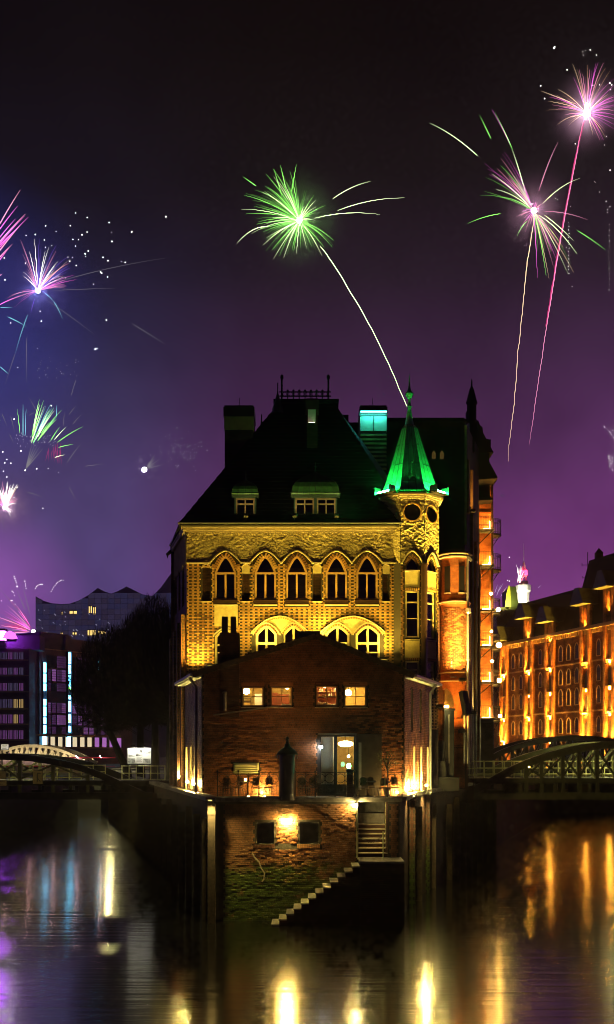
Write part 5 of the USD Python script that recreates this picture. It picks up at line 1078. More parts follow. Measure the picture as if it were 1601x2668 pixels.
for k, px in enumerate(bays):
    uc = ru(px); topz = CZ + (3.6 if k in (1, 3) else 5.2 if k == 4 else 2.2 if k == 2 else .8)
    for s_ in (-1, 1):
        m = MB(); m.prism(rect(uc + s_ * .95 - .3, uc + s_ * .95 + .3, 0, topz), R0, dr, nr_, 0, .45); bp = obj('bay_pilaster', m, 'row_brick_lit', row)
    m = MB(); m.prism(rect(uc - .65, uc + .65, CZ + .36, topz), R0, dr, nr_, -.8, .3); obj('bay_gable', m, 'row_brick', row)
    m = MB(); m.prism(Polygon([(uc - 1.7, topz - .1), (uc + 1.7, topz - .1), (uc + .5, topz + 2.3), (uc - .5, topz + 2.3)]), R0, dr, nr_, -3.0, 1.9); obj('hoist_roof', m, 'dark_copper', row)
    m = MB(); m.prism(arch(uc - .42, uc + .42, topz - 2.6, topz - 1.2, topz - .5), R0, dr, nr_, .3, .36); obj('gable_hatch', m, 'orange_brick', row)
    for z in (1.7, 5.4, 9.2, 13.0, 16.7, 20.4):
        m = MB(); m.prism(arch(uc - .5, uc + .5, z, z + 2.0, z + 2.5), R0, dr, nr_, 0, .08); dd = obj('hoist_door', m, 'dark_door', row)
        m = MB(); m.prism(rect(uc - .62, uc + .62, z - .12, z), R0, dr, nr_, 0, .5); obj('door_sill', m, 'row_stone', row)
        lamp = MB(); c = rp(uc - .3, z - .42, .42); lamp.obox(c, dr * .13, nr_ * .05, (0, 0, .18 if z > 6 else .3)); (obj('bay_lamp', lamp, rbay.choice(['bay_lamp', 'bay_lamp_mid', 'bay_lamp_low', 'bay_lamp_low']), row) if rbay.random() < .88 else None)
    for z, s2 in ((.8, 1), (3.6, 1), (8.9, .8), (12.6, .7), (19.8, .6), (topz - 3.2, .15)):
        m = MB(); c = rp(uc, z, .62); m.obox(c, dr * .42 * s2, nr_ * .12, (0, 0, .01)); obj('bay_floodlight', m, 'bay_flood' if z < 9.5 or rbay.random() < .3 else 'bay_flood_low', row)
        m = MB(); m.obox(c - [0, 0, .05], dr * .46 * s2, nr_ * .16, (0, 0, .025)); m.obox(c + nr_ * .15, dr * .46 * s2, nr_ * .012, (0, 0, .07)); m.obox(c + dr * .45 * s2, dr * .012, nr_ * .15, (0, 0, .07)); m.obox(c - dr * .45 * s2, dr * .012, nr_ * .15, (0, 0, .07)); obj('lamp_tray', m, 'iron', row)
# lit church-like gable and lattice mast beyond the row
gh = thing('yellow_gable', 'steep yellow floodlit gable wall beyond the warehouse row', 'building', (xat(1330, 190), 190, QT)); Yg = 190.0
m = MB(); m.prism(Polygon([(xat(a, Yg), zat(b, Yg)) for a, b in ((1317, 1582), (1332, 1582), (1330, 1530), (1327, 1524), (1325, 1530), (1321, 1545))]), (0, Yg, 0), U, (0, 1, 0), 0, .3); obj('gable', m, 'gable_paint', gh)
plain('gable_paint', (.60, .62, .12), .7)
m = MB(); m.prism(Polygon([(xat(a, Yg), zat(b, Yg)) for a, b in ((1330, 1528), (1345, 1528), (1353, 1582), (1332.2, 1582))]), (0, Yg, 0), U, (0, 1, 0), 0.02, 8); m.box(xat(1296, Yg), xat(1356, Yg), Yg + .4, Yg + 9, QT, zat(1582, Yg)); obj('roof', m, 'dark_copper', gh)
glow('gable_flood', (1.0, .85, .16), 1200.0); p = at(1323, 1584, Yg - 1.6); flood(p, p + [0, 1.3, 3], .7, .3, 'gable_flood', 'floodlight at the foot of the yellow gable')
mast = thing('mast_tower', 'distant floodlit tower top with a lattice mast and red lamps', 'tower', (xat(1363, 420), 420, QT)); Ym = 420.0
m = MB(); m.lathe([(xat(1352, Ym) * 0 + 2.2, zat(1640, Ym)), (2.6, zat(1545, Ym)), (3.3, zat(1540, Ym)), (3.3, zat(1526, Ym)), (2.0, zat(1526, Ym)), (2.0, zat(1515, Ym)), (.001, zat(1514, Ym))], (xat(1365, Ym), Ym, 0), 10); m.lathe([(1.2, QT), (2.2, zat(1640, Ym))], (xat(1365, Ym), Ym, 0), 10); obj('tower_head', m, 'mast_white', mast)
plain('mast_white', (.75, .74, .66), .6)
m = MB(); xm = xat(1366, Ym)
for a, b in ((-1, -1), (1, -1), (1, 1), (-1, 1)): m.tube([(xm + a * 1.0, Ym + b * 1.0, zat(1515, Ym)), (xm + a * .8, Ym + b * .8, zat(1497, Ym)), (xm + a * .2, Ym + b * .2, zat(1464, Ym))], .12, 4)
for k in range(5): z = zat(1512 - k * 9.5, Ym); h = 1.0 - k * .17; m.bar((xm - h, Ym - h, z), (xm + h, Ym - h, z + 1.4), .1, .1); m.bar((xm + h, Ym - h, z), (xm - h, Ym - h, z + 1.4), .1, .1); m.bar((xm - h, Ym - h, z), (xm + h, Ym - h, z), .1, .1)
m.tube([(xm, Ym, zat(1466, Ym)), (xm, Ym, zat(1416, Ym))], [.12, .04], 5); obj('lattice_mast', m, 'mast_white', mast)
for px, py in ((1360, 1495), (1372, 1495), (1361, 1489), (1371, 1489)): m = MB(); m.sphere(at(px, py, Ym - 1.4), .75, 1); obj('red_lamp', m, 'red_light', mast)
glow('mast_flood', (1.0, .95, .72), 900.0); p = at(1352, 1575, Ym - 9); flood(p, at(1365, 1530, Ym), 1.6, 1.0, 'mast_flood', 'floodlight in front of the distant tower top', deep=.1)
# ---------------------------------------------------------------- arched truss bridges
def bridge(name, label, Y, xs, ztop, deck, parent_mat, chord=.45, nodes=None, rail=True, width=5.0, depth=.9, mats=('bridge_paint', 'bridge_paint', 'railing_paint'), skew=0.0):
    """xs: x of the arch points, ztop: their height; deck: deck level"""
    xs, ztop = np.asarray(xs, float), np.asarray(ztop, float); b = thing(name, label, 'bridge', (xs.mean(), Y + width / 2, 0)); xf = np.linspace(xs[0], xs[-1], 40); zf = np.interp(xf, xs, ztop)
    from scipy.interpolate import PchipInterpolator
    zf = PchipInterpolator(xs, ztop)(xf); za = lambda x: float(np.interp(x, xf, zf))
    for j, y in enumerate((Y, Y + width)):
        m = MB()
        for k in range(39):
            m.bar((xf[k], y, zf[k] - chord / 2), (xf[k + 1] + .01, y, zf[k + 1] - chord / 2), .34, chord)
        obj('arch_chord', m, mats[0], b)
        m = MB(); m.box(xs[0], xs[-1], y - .17, y + .17, deck - depth, deck - depth + .45); m.box(xs[0], xs[-1], y - .14, y + .14, deck - .28, deck - .02); obj('lower_chord', m, mats[0], b)
        for k, x in enumerate(nodes):
            if za(x) - chord > deck + .2: m = MB(); m.box(x - .11, x + .11, y - .12, y + .12, deck - depth, za(x) - chord * .6); obj('post', m, mats[1], b)
        for k, (xa, xb) in enumerate(zip(nodes, nodes[1:])):
            for p_, q_ in (((xa, deck + .1), (xb, za(xb) - chord)), ((xb, deck + .1), (xa, za(xa) - chord))) if (k % 2 == 0 or name == 'arch_bridge') else (((xa, deck + .1), (xb, za(xb) - chord)),):
                if q_[1] > deck + .5: m = MB(); m.bar((p_[0], y, p_[1]), (q_[0], y, q_[1]), .10, .13); obj('diagonal', m, mats[1], b)
        # rivets on the edge of the arch
    m = MB(); m.box(xs[0], xs[-1], Y + .2, Y + width - .2, deck - .35, deck); obj('deck', m, 'asphalt', b)
    for k in range(int((xs[-1] - xs[0]) / 2.2)):
        m = MB(); x = xs[0] + 1 + k * 2.2; m.box(x - .1, x + .1, Y, Y + width, deck - depth + .1, deck - .36); obj('cross_beam', m, mats[0], b)
    return b, za
def pipe_rail(xa, xb, Y, z, n_, label, mids=(.5, .95), yb=None, h=1.15):
    r = thing('pipe_railing', label, 'railing', ((xa + xb) / 2, Y, z)); yb = Y if yb is None else yb
    f_ = lambda t: (xa + (xb - xa) * t, Y + (yb - Y) * t)
    for k in range(n_ + 1): m = MB(); x, y = f_(k / n_); m.tube([(x, y, z), (x, y, z + h)], .035, 6); m.sphere((x, y, z + h), .05); obj('post', m, 'railing_paint', r)
    for zz in (h, h * .56, h * .16): m = MB(); m.tube([(*f_(0), z + zz), (*f_(1), z + zz)], .03, 6); obj('rail', m, 'railing_paint', r)
    return r
YB = 63.0
def bx(px): return xat(px, YB)
def bz(py): return zat(py, YB)
DK = bz(2028)
xs = [1224, 1262, 1300, 1370, 1450, 1530, 1601, 1680, 1780, 1900, 2030, 2160]; zy = [2056, 2036, 2015, 1981, 1955, 1938, 1931, 1930, 1936, 1958, 1998, 2056]
bridge('arch_bridge', 'dark green steel arch bridge with diagonal trusses over the right canal', YB, [bx(a) for a in xs], [bz(b) for b in zy], DK, None, nodes=[bx(a) for a in (1372, 1412, 1467, 1510, 1556, 1605, 1660, 1720, 1780, 1840, 1900, 1960, 2020)], chord=.46, depth=1.35)
pipe_rail(bx(1190), bx(1760), YB + .6, DK + .02, 22, 'pale pipe railing along the right canal bridge, nearer of two', h=1.02)
pipe_rail(bx(1190), bx(1760), YB + 4.4, DK + .02, 22, 'pale pipe railing on the far side of the right canal bridge', h=1.02)
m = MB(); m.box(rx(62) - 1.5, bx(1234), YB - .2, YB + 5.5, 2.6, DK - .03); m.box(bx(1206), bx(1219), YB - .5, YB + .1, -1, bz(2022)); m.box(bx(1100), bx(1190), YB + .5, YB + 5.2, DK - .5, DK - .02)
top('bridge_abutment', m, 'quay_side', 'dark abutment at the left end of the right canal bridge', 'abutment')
YB2 = 78.0
xs2 = [1262, 1300, 1340, 1400, 1450, 1495, 1540, 1601, 1660, 1720]; zy2 = [1985, 1958, 1942, 1926, 1919, 1916, 1918, 1926, 1944, 1972]
bridge('rear_arch_bridge', 'second dark arch bridge just behind the first over the right canal', YB2, [xat(a, YB2) for a in xs2], [zat(b, YB2) for b in zy2], zat(2010, YB2), None, nodes=[xat(a, YB2) for a in (1335, 1370, 1386, 1410, 1445, 1480, 1497, 1532, 1570, 1605, 1640)], chord=.42, depth=1.1, mats=('black_paint', 'black_paint', 'iron'))
# left canal bridge
YL = 66.0
xl = [-620, -480, -340, -230, -120, -40, 20, 60, 130, 200, 270, 330, 400]; zl = [2078, 2030, 1995, 1976, 1966, 1963, 1964, 1966, 1975, 1990, 2016, 2043, 2076]
DL = zat(2034, YL)
bridge('left_arch_bridge', 'black steel arch bridge with crossed bracing over the left canal', YL, [xat(a, YL) for a in xl], [zat(b, YL) for b in zl], DL, None, nodes=[xat(a, YL) for a in (-500, -420, -330, -245, -160, -90, -20, 52, 139, 230, 310)], chord=.42, depth=1.25, mats=('black_paint', 'bridge_paint', 'iron'))
pipe_rail(xat(-300, YL), xat(270, YL), YL + .6, DL + .02, 18, 'pale pipe railing on the left canal bridge', h=.98)
pipe_rail(xat(318, 67.5), xat(430, 67.5), 67.5, QT + .02, 6, 'pale pipe railing on the quay under the information board', h=1.12)
m = MB(); m.box(xat(400, YL), lx(66) + 1.6, YL - .2, YL + 5.6, 2.6, DL - .02); top('bridge_abutment', m, 'quay_side', 'dark abutment at the right end of the left canal bridge', 'abutment')
# boards hung on the left bridge
def plate(name, px0, px1, py0, py1, Y, label, mat='board_white', lines=0, arrow=False):
    x0, x1, z1, z0 = xat(px0, Y), xat(px1, Y), zat(py0, Y), zat(py1, Y); t = thing(name, label, 'sign', ((x0 + x1) / 2, Y, z0)); m = MB(); m.box(x0, x1, Y - .02, Y + .02, z0, z1); obj('panel', m, mat, t)
    m = MB(); m.box(x0 - .03, x1 + .03, Y + .0, Y + .03, z1, z1 + .03); m.box(x0 - .03, x1 + .03, Y + .0, Y + .03, z0 - .03, z0); m.box(x0 - .03, x0, Y, Y + .03, z0, z1); m.box(x1, x1 + .03, Y, Y + .03, z0, z1); obj('frame', m, 'iron', t)
    rngs = random.Random(px0)
    for k in range(lines):
        m = MB(); z = z1 - (z1 - z0) * (k + .75) / (lines + .5); m.box(x0 + .08, x1 - .08 - rngs.uniform(0, .25) * (x1 - x0), Y - .024, Y - .02, z - .02, z + .02); obj('text_line', m, 'print_ink', t)
    if arrow:
        c = (x0 + x1) / 2; m = MB(); m.bar((c - .02, Y - .03, z0 + .15), (c - .02, Y - .03, z1 - .15), .06, .02, (0, 1, 0)); m.bar((c - .02, Y - .03, z1 - .15), (c + .2, Y - .03, z1 - .17), .06, .02, (0, 1, 0)); m.bar((c + .02, Y - .035, z0 + .35), (c + .18, Y - .035, z0 + .15), .05, .02, (0, 1, 0)); obj('arrow', m, 'print_ink', t)
    return t
plain('dull_plate', (.42, .36, .22), .6)
plate('sign_board', 86, 111, 2009, 2043, YL - .25, 'dull square board with a dark arrow on the left bridge', 'dull_plate', arrow=True)
plate('sign_board', -8, 17, 2033, 2048, YL - .25, 'small pale lettered plate at the left edge below the bridge railing', 'dull_plate', lines=2)
plate('sign_board', -10, 15, 2010, 2029, YL - .25, 'dull blank board at the left edge on the bridge railing', 'dull_plate')
t = plate('sign_board', 3, 22, 1940, 1953, 70, 'small lit sign in two halves above the left bridge', 'sign_lit', lines=3); glow('sign_lit', (1.0, .92, .72), .55)
m = MB(); m.tube([(xat(5, 70), 70.05, DL), (xat(5, 70), 70.05, zat(1940, 70))], .04, 6); obj('post', m, 'iron', t)
# information board with old photographs
Yi = 67.9; ib = thing('information_board', 'lit white information board with old photographs on the quay railing', 'sign', (xat(363, Yi), Yi, QT))
x0, x1, z0, z1 = xat(333, Yi), xat(394, Yi), zat(1990, Yi), zat(1950, Yi)
m = MB(); m.box(x0, x1, Yi - .03, Yi + .03, z0, z1); obj('panel', m, 'board_white', ib)
m = MB(); e = .06; m.box(x0 - e, x1 + e, Yi - .04, Yi + .05, z1, z1 + e); m.box(x0 - e, x1 + e, Yi - .04, Yi + .05, z0 - e, z0); m.box(x0 - e, x0, Yi - .04, Yi + .05, z0, z1); m.box(x1, x1 + e, Yi - .04, Yi + .05, z0, z1); obj('frame', m, 'black_paint', ib)
for x in (x0 + .1, x1 - .1): m = MB(); m.tube([(x, Yi + .09, QT), (x, Yi + .09, z1)], .04, 6); obj('post', m, 'black_paint', ib)
def onb(a, b, c, d): return (x0 + (x1 - x0) * a, x0 + (x1 - x0) * b, z1 - (z1 - z0) * d, z1 - (z1 - z0) * c)
for a, b, c, d in ((.35, .64, .06, .52), (.67, .97, .08, .34), (.02, .32, .66, .95), (.67, .97, .68, .95)):
    xa, xb, za_, zb_ = onb(a, b, c, d); m = MB(); m.box(xa, xb, Yi - .034, Yi - .03, za_, zb_); obj('photograph', m, 'print_photo', ib)
for k in range(7):
    xa, xb, za_, zb_ = onb(.05, .30 - .04 * (k % 3), .10 + .075 * k, .10 + .075 * k + (.05 if k == 0 else .02)); m = MB(); m.box(xa, xb, Yi - .034, Yi - .03, za_, zb_); obj('text_line', m, 'print_ink', ib)
for k in range(5):
    xa, xb, za_, zb_ = onb(.38, .62 - .05 * (k % 2), .62 + .06 * k, .62 + .06 * k + .018); m = MB(); m.box(xa, xb, Yi - .034, Yi - .03, za_, zb_); obj('text_line', m, 'print_ink', ib)
for a in (.28, .72):
    m = MB(); xa = x0 + (x1 - x0) * a; m.box(xa - .12, xa + .12, Yi - .5, Yi - .44, z1 + .16, z1 + .19); obj('board_lamp', m, 'board_light', ib); m = MB(); m.box(xa - .15, xa + .15, Yi - .53, Yi - .41, z1 + .192, z1 + .23); m.bar((xa, Yi, z1 + .05), (xa, Yi - .45, z1 + .22), .03, .03); m.box(xa - .15, xa + .15, Yi - .53, Yi - .465, z1 + .13, z1 + .15); m.box(xa - .15, xa + .15, Yi - .54, Yi - .52, z1 + .13, z1 + .22); obj('lamp_arm', m, 'black_paint', ib)
# quay street lamp, its light shining down on the water
def street_lamp(px, Y, py, label, mat='street_light', r=.3, base=QT, glow_r=.19):
    p = at(px, py, Y); t = thing('street_lamp', label, 'street lamp', (p[0], Y, base)); m = MB(); m.tube([(p[0], Y + .25, base), (p[0], Y + .25, p[2] + .25), (p[0], Y, p[2] + .35)], [.07, .05, .035], 8); obj('post', m, 'iron', t)
    m = MB(); m.lathe([(r, -.10), (r, 0), (r * .6, .12), (.05, .18)], p, 14); obj('hood', m, 'iron', t)
    m = MB(); m.lathe([(.001, -.13), (glow_r * .7, -.11), (glow_r, -.04), (.001, -.03)], p, 12); obj('glass', m, mat, t); return t

street_lamp(CX + 21.2 / 65.6 * F, 65.6, 1850, 'street lamp on the right canal bridge beyond the edge of the picture', 'quay_lamp', .3, DK, .2)
street_lamp(CX - 22.6 / 68.6 * F, 68.6, 1850, 'street lamp on the left canal bridge beyond the edge of the picture', 'quay_lamp', .3, DL, .2)
glow('quay_lamp', (1.0, .92, .34), 1500.0)
m = MB(); m.box(19.6, 60, 40, 62, -1, 4.6); m.box(-90, -25.3, 50, 110, -1, 4.6); top('bank_quays', m, 'asphalt', 'dark quays on the outer banks', 'ground', kind='structure')
# ---------------------------------------------------------------- bare trees on the quay
def tree(px, Y, top_py, halfw, seed, label, lean=0.0, low_py=1880, n_tw=9000, base=QT):
    rng = np.random.default_rng(seed); x, z1 = xat(px, Y), zat(top_py, Y); zl = zat(low_py, Y); t = thing('bare_tree', label, 'tree', (x, Y, base)); H_ = z1 - zl
    m = MB(); zf = base + (zl - base) * .95
    m.tube([(x, Y, base - .1), (x + .05, Y, base + .5), (x + lean * .4, Y, (base + zf) / 2), (x + lean, Y, zf), (x + lean * 1.1, Y, zl + H_ * .5), (x + lean, Y, zl + H_ * .85)], [.42, .33, .29, .26, .13, .03], 9)
    cx = x + lean; cl = []
    def inside(): 
        while True:
            p = rng.uniform(-1, 1, 3)
            r = math.hypot(p[0], p[1]); h = (p[2] + 1) / 2
            if r < (math.sin(math.pi * min(1, h ** .8)) ** .42) * (1 - .12 * h) * (.8 + .35 * meshkit.noise(np.array([p[0] * 2.2 + seed, p[1] * 2.2, h * 4.0]))): return np.array([cx + p[0] * halfw, Y + p[1] * halfw, zl + h * H_])
    for k in range(46):
        q = inside(); h = np.clip((q[2] - zl) / H_, 0, 1); s_ = np.array([cx, Y, zf + max(0, (q[2] - zf)) * rng.uniform(.35, .6)]); mid = (s_ + q) / 2 + np.array([0, 0, .25 * rng.uniform(.3, 1.2)]); m.tube([s_, mid, q], [.10 * (1.2 - h), .055, .016], 5); cl.append((s_, mid, q))
    for k in range(10):      # low hanging branches
        a = rng.uniform(0, 6.28); q = np.array([cx + math.cos(a) * halfw * rng.uniform(.7, 1.1), Y + math.sin(a) * halfw, zl - rng.uniform(-.4, .5)]); s_ = np.array([cx, Y, zf + rng.uniform(0, .8)]); m.tube([s_, (s_ + q) / 2 + [0, 0, .6], q], [.09, .05, .012], 5)
    obj('trunk', m, 'bark', t)
    P = np.array([inside() for _ in range(n_tw)]); c0 = np.array([cx, Y, zl + .25 * H_])
    D = (P - c0); D /= np.linalg.norm(D, axis=1, keepdims=True) + 1e-6; D = D * .7 + [0, 0, .75] + rng.normal(0, .32, D.shape); D /= np.linalg.norm(D, axis=1, keepdims=True)
    L = rng.uniform(.35, 1.05, n_tw)[:, None]; E = np.cross(D, rng.normal(0, 1, D.shape)); E /= np.linalg.norm(E, axis=1, keepdims=True); G = np.cross(D, E); r = rng.uniform(.014, .036, n_tw)[:, None]
    A_ = P - D * L * .5; B_ = P + D * L * .5 + E * rng.normal(0, .08, (n_tw, 1)); V = np.stack([A_ + E * r, A_ - E * r * .5 + G * r * .87, A_ - E * r * .5 - G * r * .87, B_], 1).reshape(-1, 3)
    i = np.arange(n_tw)[:, None] * 4; Fc = np.concatenate([i + [0, 1, 3], i + [1, 2, 3], i + [2, 0, 3]], 0); m = MB(); m.add(V, Fc); obj('crown', m, 'twig', t, kind='stuff'); return t
tree(331, 78, 1625, 3.3, 3, 'leftmost bare tree on the quay, leaning over the canal', lean=-1.3, low_py=1905)
tree(366, 80, 1585, 3.0, 5, 'thick bare tree behind the information board', low_py=1890)
tree(404, 77, 1548, 2.9, 8, 'tall bare tree right of the information board', low_py=1885)
tree(443, 74, 1575, 2.2, 11, 'bare tree closest to the tall lit house', low_py=1890, n_tw=4500)
tree(250, 82, 1740, 2.2, 14, 'low bare tree with the outermost left crown over the canal', low_py=1900, n_tw=4200) if False else None
street_lamp(283, 119.6, 1880, 'street lamp on the far quay left of the bare trees, mirrored in the canal', 'street_light', .34, QT + .15, .28)
# ---------------------------------------------------------------- office blocks with light strips
Pa, Pb = np.array([xat(110, 165), 165, 0]), np.array([xat(345, 181), 181, 0]); do = (Pb - Pa) / np.linalg.norm(Pb - Pa); no = np.array([do[1], -do[0], 0]); Lo = np.linalg.norm(Pb - Pa)
off = thing('office_building', 'brick office block with cyan light strips and violet lit windows beyond the left bridge', 'building', (Pa[0], Pa[1], QT))
def ou(px):
    k = (px - CX) / F; return (k * Pa[1] - Pa[0]) / (do[0] - k * do[1])
def oY(px): return Pa[1] + do[1] * ou(px)
def ozz(px, py): return zat(py, oY(px))
zt_o = ozz(118, 1692); m = MB(); m.prism(rect(0, Lo, QT, zt_o), Pa, do, no, -14, 0); ow = obj('wall', m, 'office_wall', off)
m = MB(); m.prism(rect(0, ou(184), zt_o, ozz(150, 1650)), Pa, do, no, -10, -.4); m.prism(rect(ou(186), Lo, zt_o, ozz(220, 1667)), Pa, do, no, -10, -1.0); m.prism(rect(ou(170), ou(185), zt_o, ozz(178, 1658)), Pa, do, no, -4, .1); obj('roof_storey', m, 'office_dark', off)
m = MB(); m.prism(rect(0.3, Lo, zt_o - .0, zt_o + .12), Pa, do, no, 0, .25); obj('parapet', m, 'row_stone', off)
levels = [(1706, 1738), (1742, 1774), (1778, 1800), (1830, 1857), (1862, 1888), (1893, 1912)]
rng = random.Random(12)
for ci, (a, b) in enumerate(((121, 131), (134, 146), (148, 160), (161, 171), (188, 199), (202, 212), (217, 228), (232, 243), (262, 274), (279, 291))):
    for ri, (ya, yb) in enumerate(levels):
        ua, ub = ou(a), ou(b); z1, z0 = ozz(118, ya), ozz(118, yb); m = MB()
        for k in range(5): m.prism(rect(ua + (ub - ua) * k / 4 - .03, ua + (ub - ua) * k / 4 + .03, z0, z1), Pa, do, no, .0, .14)
        for k in range(6): m.prism(rect(ua, ub, z0 + (z1 - z0) * k / 5 - .035, z0 + (z1 - z0) * k / 5 + .035), Pa, do, no, .0, .13)
        w_ = obj('window', m, 'office_dark', off); lit = ri not in (0, 2) and rng.random() < .75
        m = MB(); m.prism(rect(ua + .03, ub - .03, z0 + .03, z1 - .03), Pa, do, no, .0, .04); obj('pane', m, 'window_violet' if lit and rng.random() < .55 else 'window_violet_dim' if lit or rng.random() < .4 else 'office_dark', w_)
for px, segs, w_ in ((113, ((1727, 1752), (1756, 1778), (1782, 1800), (1822, 1838), (1842, 1866), (1870, 1886), (1890, 1911), (1918, 1942)), 4.2), (178, ((1701, 1722), (1724, 1730), (1733, 1756), (1760, 1794), (1812, 1822), (1828, 1855), (1862, 1884), (1892, 1908), (1918, 1946)), 4.0), (253, ((1709, 1730), (1736, 1752), (1756, 1772), (1775, 1788)), 2.2)):
    for a, b in segs:
        m = MB(); m.prism(rect(ou(px - w_), ou(px + w_), ozz(px, b), ozz(px, a)), Pa, do, no, .05, .3); obj('light_strip', m, 'cyan_tube', off)
    m = MB(); m.prism(rect(ou(px - w_ - 2), ou(px - w_ - .3), ozz(px, 1912), ozz(px, segs[0][0] - 3)), Pa, do, no, 0, .5); m.prism(rect(ou(px + w_ + .3), ou(px + w_ + 2), ozz(px, 1912), ozz(px, segs[0][0] - 3)), Pa, do, no, 0, .5); obj('strip_reveal', m, 'office_dark', off)
for px, py in ((178, 1793), (178, 1878)): m = MB(); m.prism(rect(ou(px - 3), ou(px + 3), ozz(px, py + 4), ozz(px, py - 3)), Pa, do, no, .3, .36); obj('green_indicator', m, 'green_dot', off)
for k in range(13):
    a = 72 + k * 19.2; ua, ub = ou(a), ou(a + 13); z0, z1 = ozz(118, 1947), ozz(118, 1920); m = MB(); fr = rect(ua - .1, ub + .1, z0 - .1, z1 + .1).difference(rect(ua, ub, z0, z1)); m.prism(fr, Pa, do, no, 0, .25); w_ = obj('shop_window', m, 'office_dark', off)
    m = MB(); m.prism(rect(ua, ub, z0, z1), Pa, do, no, .02, .05); obj('pane', m, 'window_cream' if k < 9 else 'window_violet', w_)
m = MB(); m.prism(rect(ou(70), ou(300), ozz(118, 1950), ozz(118, 1946)), Pa, do, no, 0, 1.2); m.prism(rect(ou(60), ou(300), ozz(118, 1919), ozz(118, 1914)), Pa, do, no, 0, 1.6); obj('canopy', m, 'row_stone', off)
of2 = thing('office_building', 'dark violet office block at the left edge with long window bands', 'building', (xat(10, 158), 158, QT)); Y2 = 158.0; O2 = (0, Y2, 0)
def l2(px): return xat(px, Y2)
def z2(py): return zat(py, Y2)
m = MB(); m.box(l2(-160), l2(76), Y2, Y2 + 14, QT, z2(1690)); m.box(l2(76), xat(103, 163), Y2 + 5, Y2 + 14, QT, z2(1670)); obj('wall', m, 'office_wall', of2)
m = MB(); m.box(l2(34), xat(104, 160), Y2 + 2, Y2 + 5, z2(1690), z2(1652)); m.box(l2(-160), l2(34), Y2 + 2, Y2 + 12, z2(1690), z2(1668)); obj('roof_storey', m, 'office_dark', of2)
for ri, (ya, yb) in enumerate(((1700, 1718), (1740, 1758), (1780, 1800), (1822, 1845), (1862, 1885), (1903, 1926))):
    for k in range(9):
        a = -64 + k * 14.2; b = a + 12; m = MB()
        for q in range(4): m.prism(rect(l2(a + 4 * q) - .04, l2(a + 4 * q) + .04, z2(yb), z2(ya)), O2, U, N, 0, .13)
        w_ = obj('window', m, 'office_dark', of2); warm = (ri, k) in ((3, 7), (4, 7), (3, 8)); m = MB(); m.prism(rect(l2(a), l2(b), z2(yb), z2(ya)), O2, U, N, 0, .04); obj('pane', m, 'window_far_dim' if warm else 'window_violet_dim' if ri > 3 or rng.random() < .35 else 'window_dim', w_)
    m = MB(); m.prism(rect(l2(-120), l2(74), z2(yb + 4), z2(yb + 1)), O2, U, N, 0, .12); obj('sill_band', m, 'row_stone', of2)
glow('window_far_dim', (1.0, .66, .25), .35)
t = thing('roof_beacon', 'glaring magenta light box on the roof at the left edge', 'lamp', at(8, 1668, 157)); m = MB(); m.box(xat(-14, 157), xat(11, 157), 157, 158, zat(1668, 157), zat(1644, 157)); obj('glass', m, 'magenta_light', t); m = MB(); m.box(xat(-16, 157), xat(14, 157), 156.8, 158.2, zat(1644, 157), zat(1638, 157)); m.box(xat(-14, 157), xat(12, 157), 157, 158, z2(1690), zat(1668, 157)); obj('housing', m, 'office_dark', t)
m = MB(); m.lathe([(.001, 0), (1.2, .1), (.8, .9), (.001, 1.3)], at(26, 1665, 157), 8); top('roof_lamp', m, 'magenta_soft', 'smaller magenta lamp beside the light box on the roof', 'lamp'); glow('magenta_soft', (.8, .12, .9), 2.2)
# ---------------------------------------------------------------- concert hall with the wave roof, far away, its haze put in as pane glow
YE = 560.0; hall_ = thing('concert_hall', 'tall glass concert hall with haze glow on its panes and a wave shaped roof in the distance', 'building', (xat(270, YE), YE, QT))
wave = [(93, 1554), (112, 1565), (135, 1572), (160, 1574), (182, 1573), (205, 1565), (230, 1551), (255, 1532), (272, 1541), (290, 1547), (308, 1540), (330, 1528), (348, 1537), (372, 1549), (398, 1553), (420, 1530), (440, 1502), (456, 1482), (480, 1470)]
m = MB(); m.prism(Polygon([(xat(a, YE), zat(b, YE)) for a, b in wave] + [(xat(480, YE), QT), (xat(93, YE), QT)]), (0, YE, 0), U, (0, 1, 0), 0, 40); hf = obj('glass_front', m, 'tower_glass', hall_)
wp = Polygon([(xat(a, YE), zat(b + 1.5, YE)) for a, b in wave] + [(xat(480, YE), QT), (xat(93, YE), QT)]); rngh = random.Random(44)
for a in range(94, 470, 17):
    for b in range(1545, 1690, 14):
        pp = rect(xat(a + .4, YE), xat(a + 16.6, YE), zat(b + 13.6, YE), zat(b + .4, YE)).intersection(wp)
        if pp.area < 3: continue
        m = MB(); m.prism(pp, (0, YE, 0), U, N, .02, .25); obj('glass_pane', m, rngh.choice(['hall_haze', 'hall_haze_dim', 'hall_haze_blue']), hf)  # faint emission on the panes stands in for haze over the hall
for nm_, c_, s_ in (('hall_haze', (.52, .42, 1.0), .046), ('hall_haze_dim', (.55, .42, .9), .036), ('hall_haze_blue', (.38, .36, 1.0), .046)): glow(nm_, c_, s_)
m = MB()
for off_, am in ((20, 0), (38, 2)): m.prism(Polygon([(xat(a, YE + off_), zat(b + (am if k % 2 else -am) * .5, YE + off_)) for k, (a, b) in enumerate(wave)] + [(xat(480, YE + off_), 60), (xat(100, YE + off_), 60)]), (0, YE + off_ + 10, 0), U, (0, 1, 0), 0, 4)
obj('roof_wave', m, 'hall_mesh', hall_)
rng = random.Random(4)
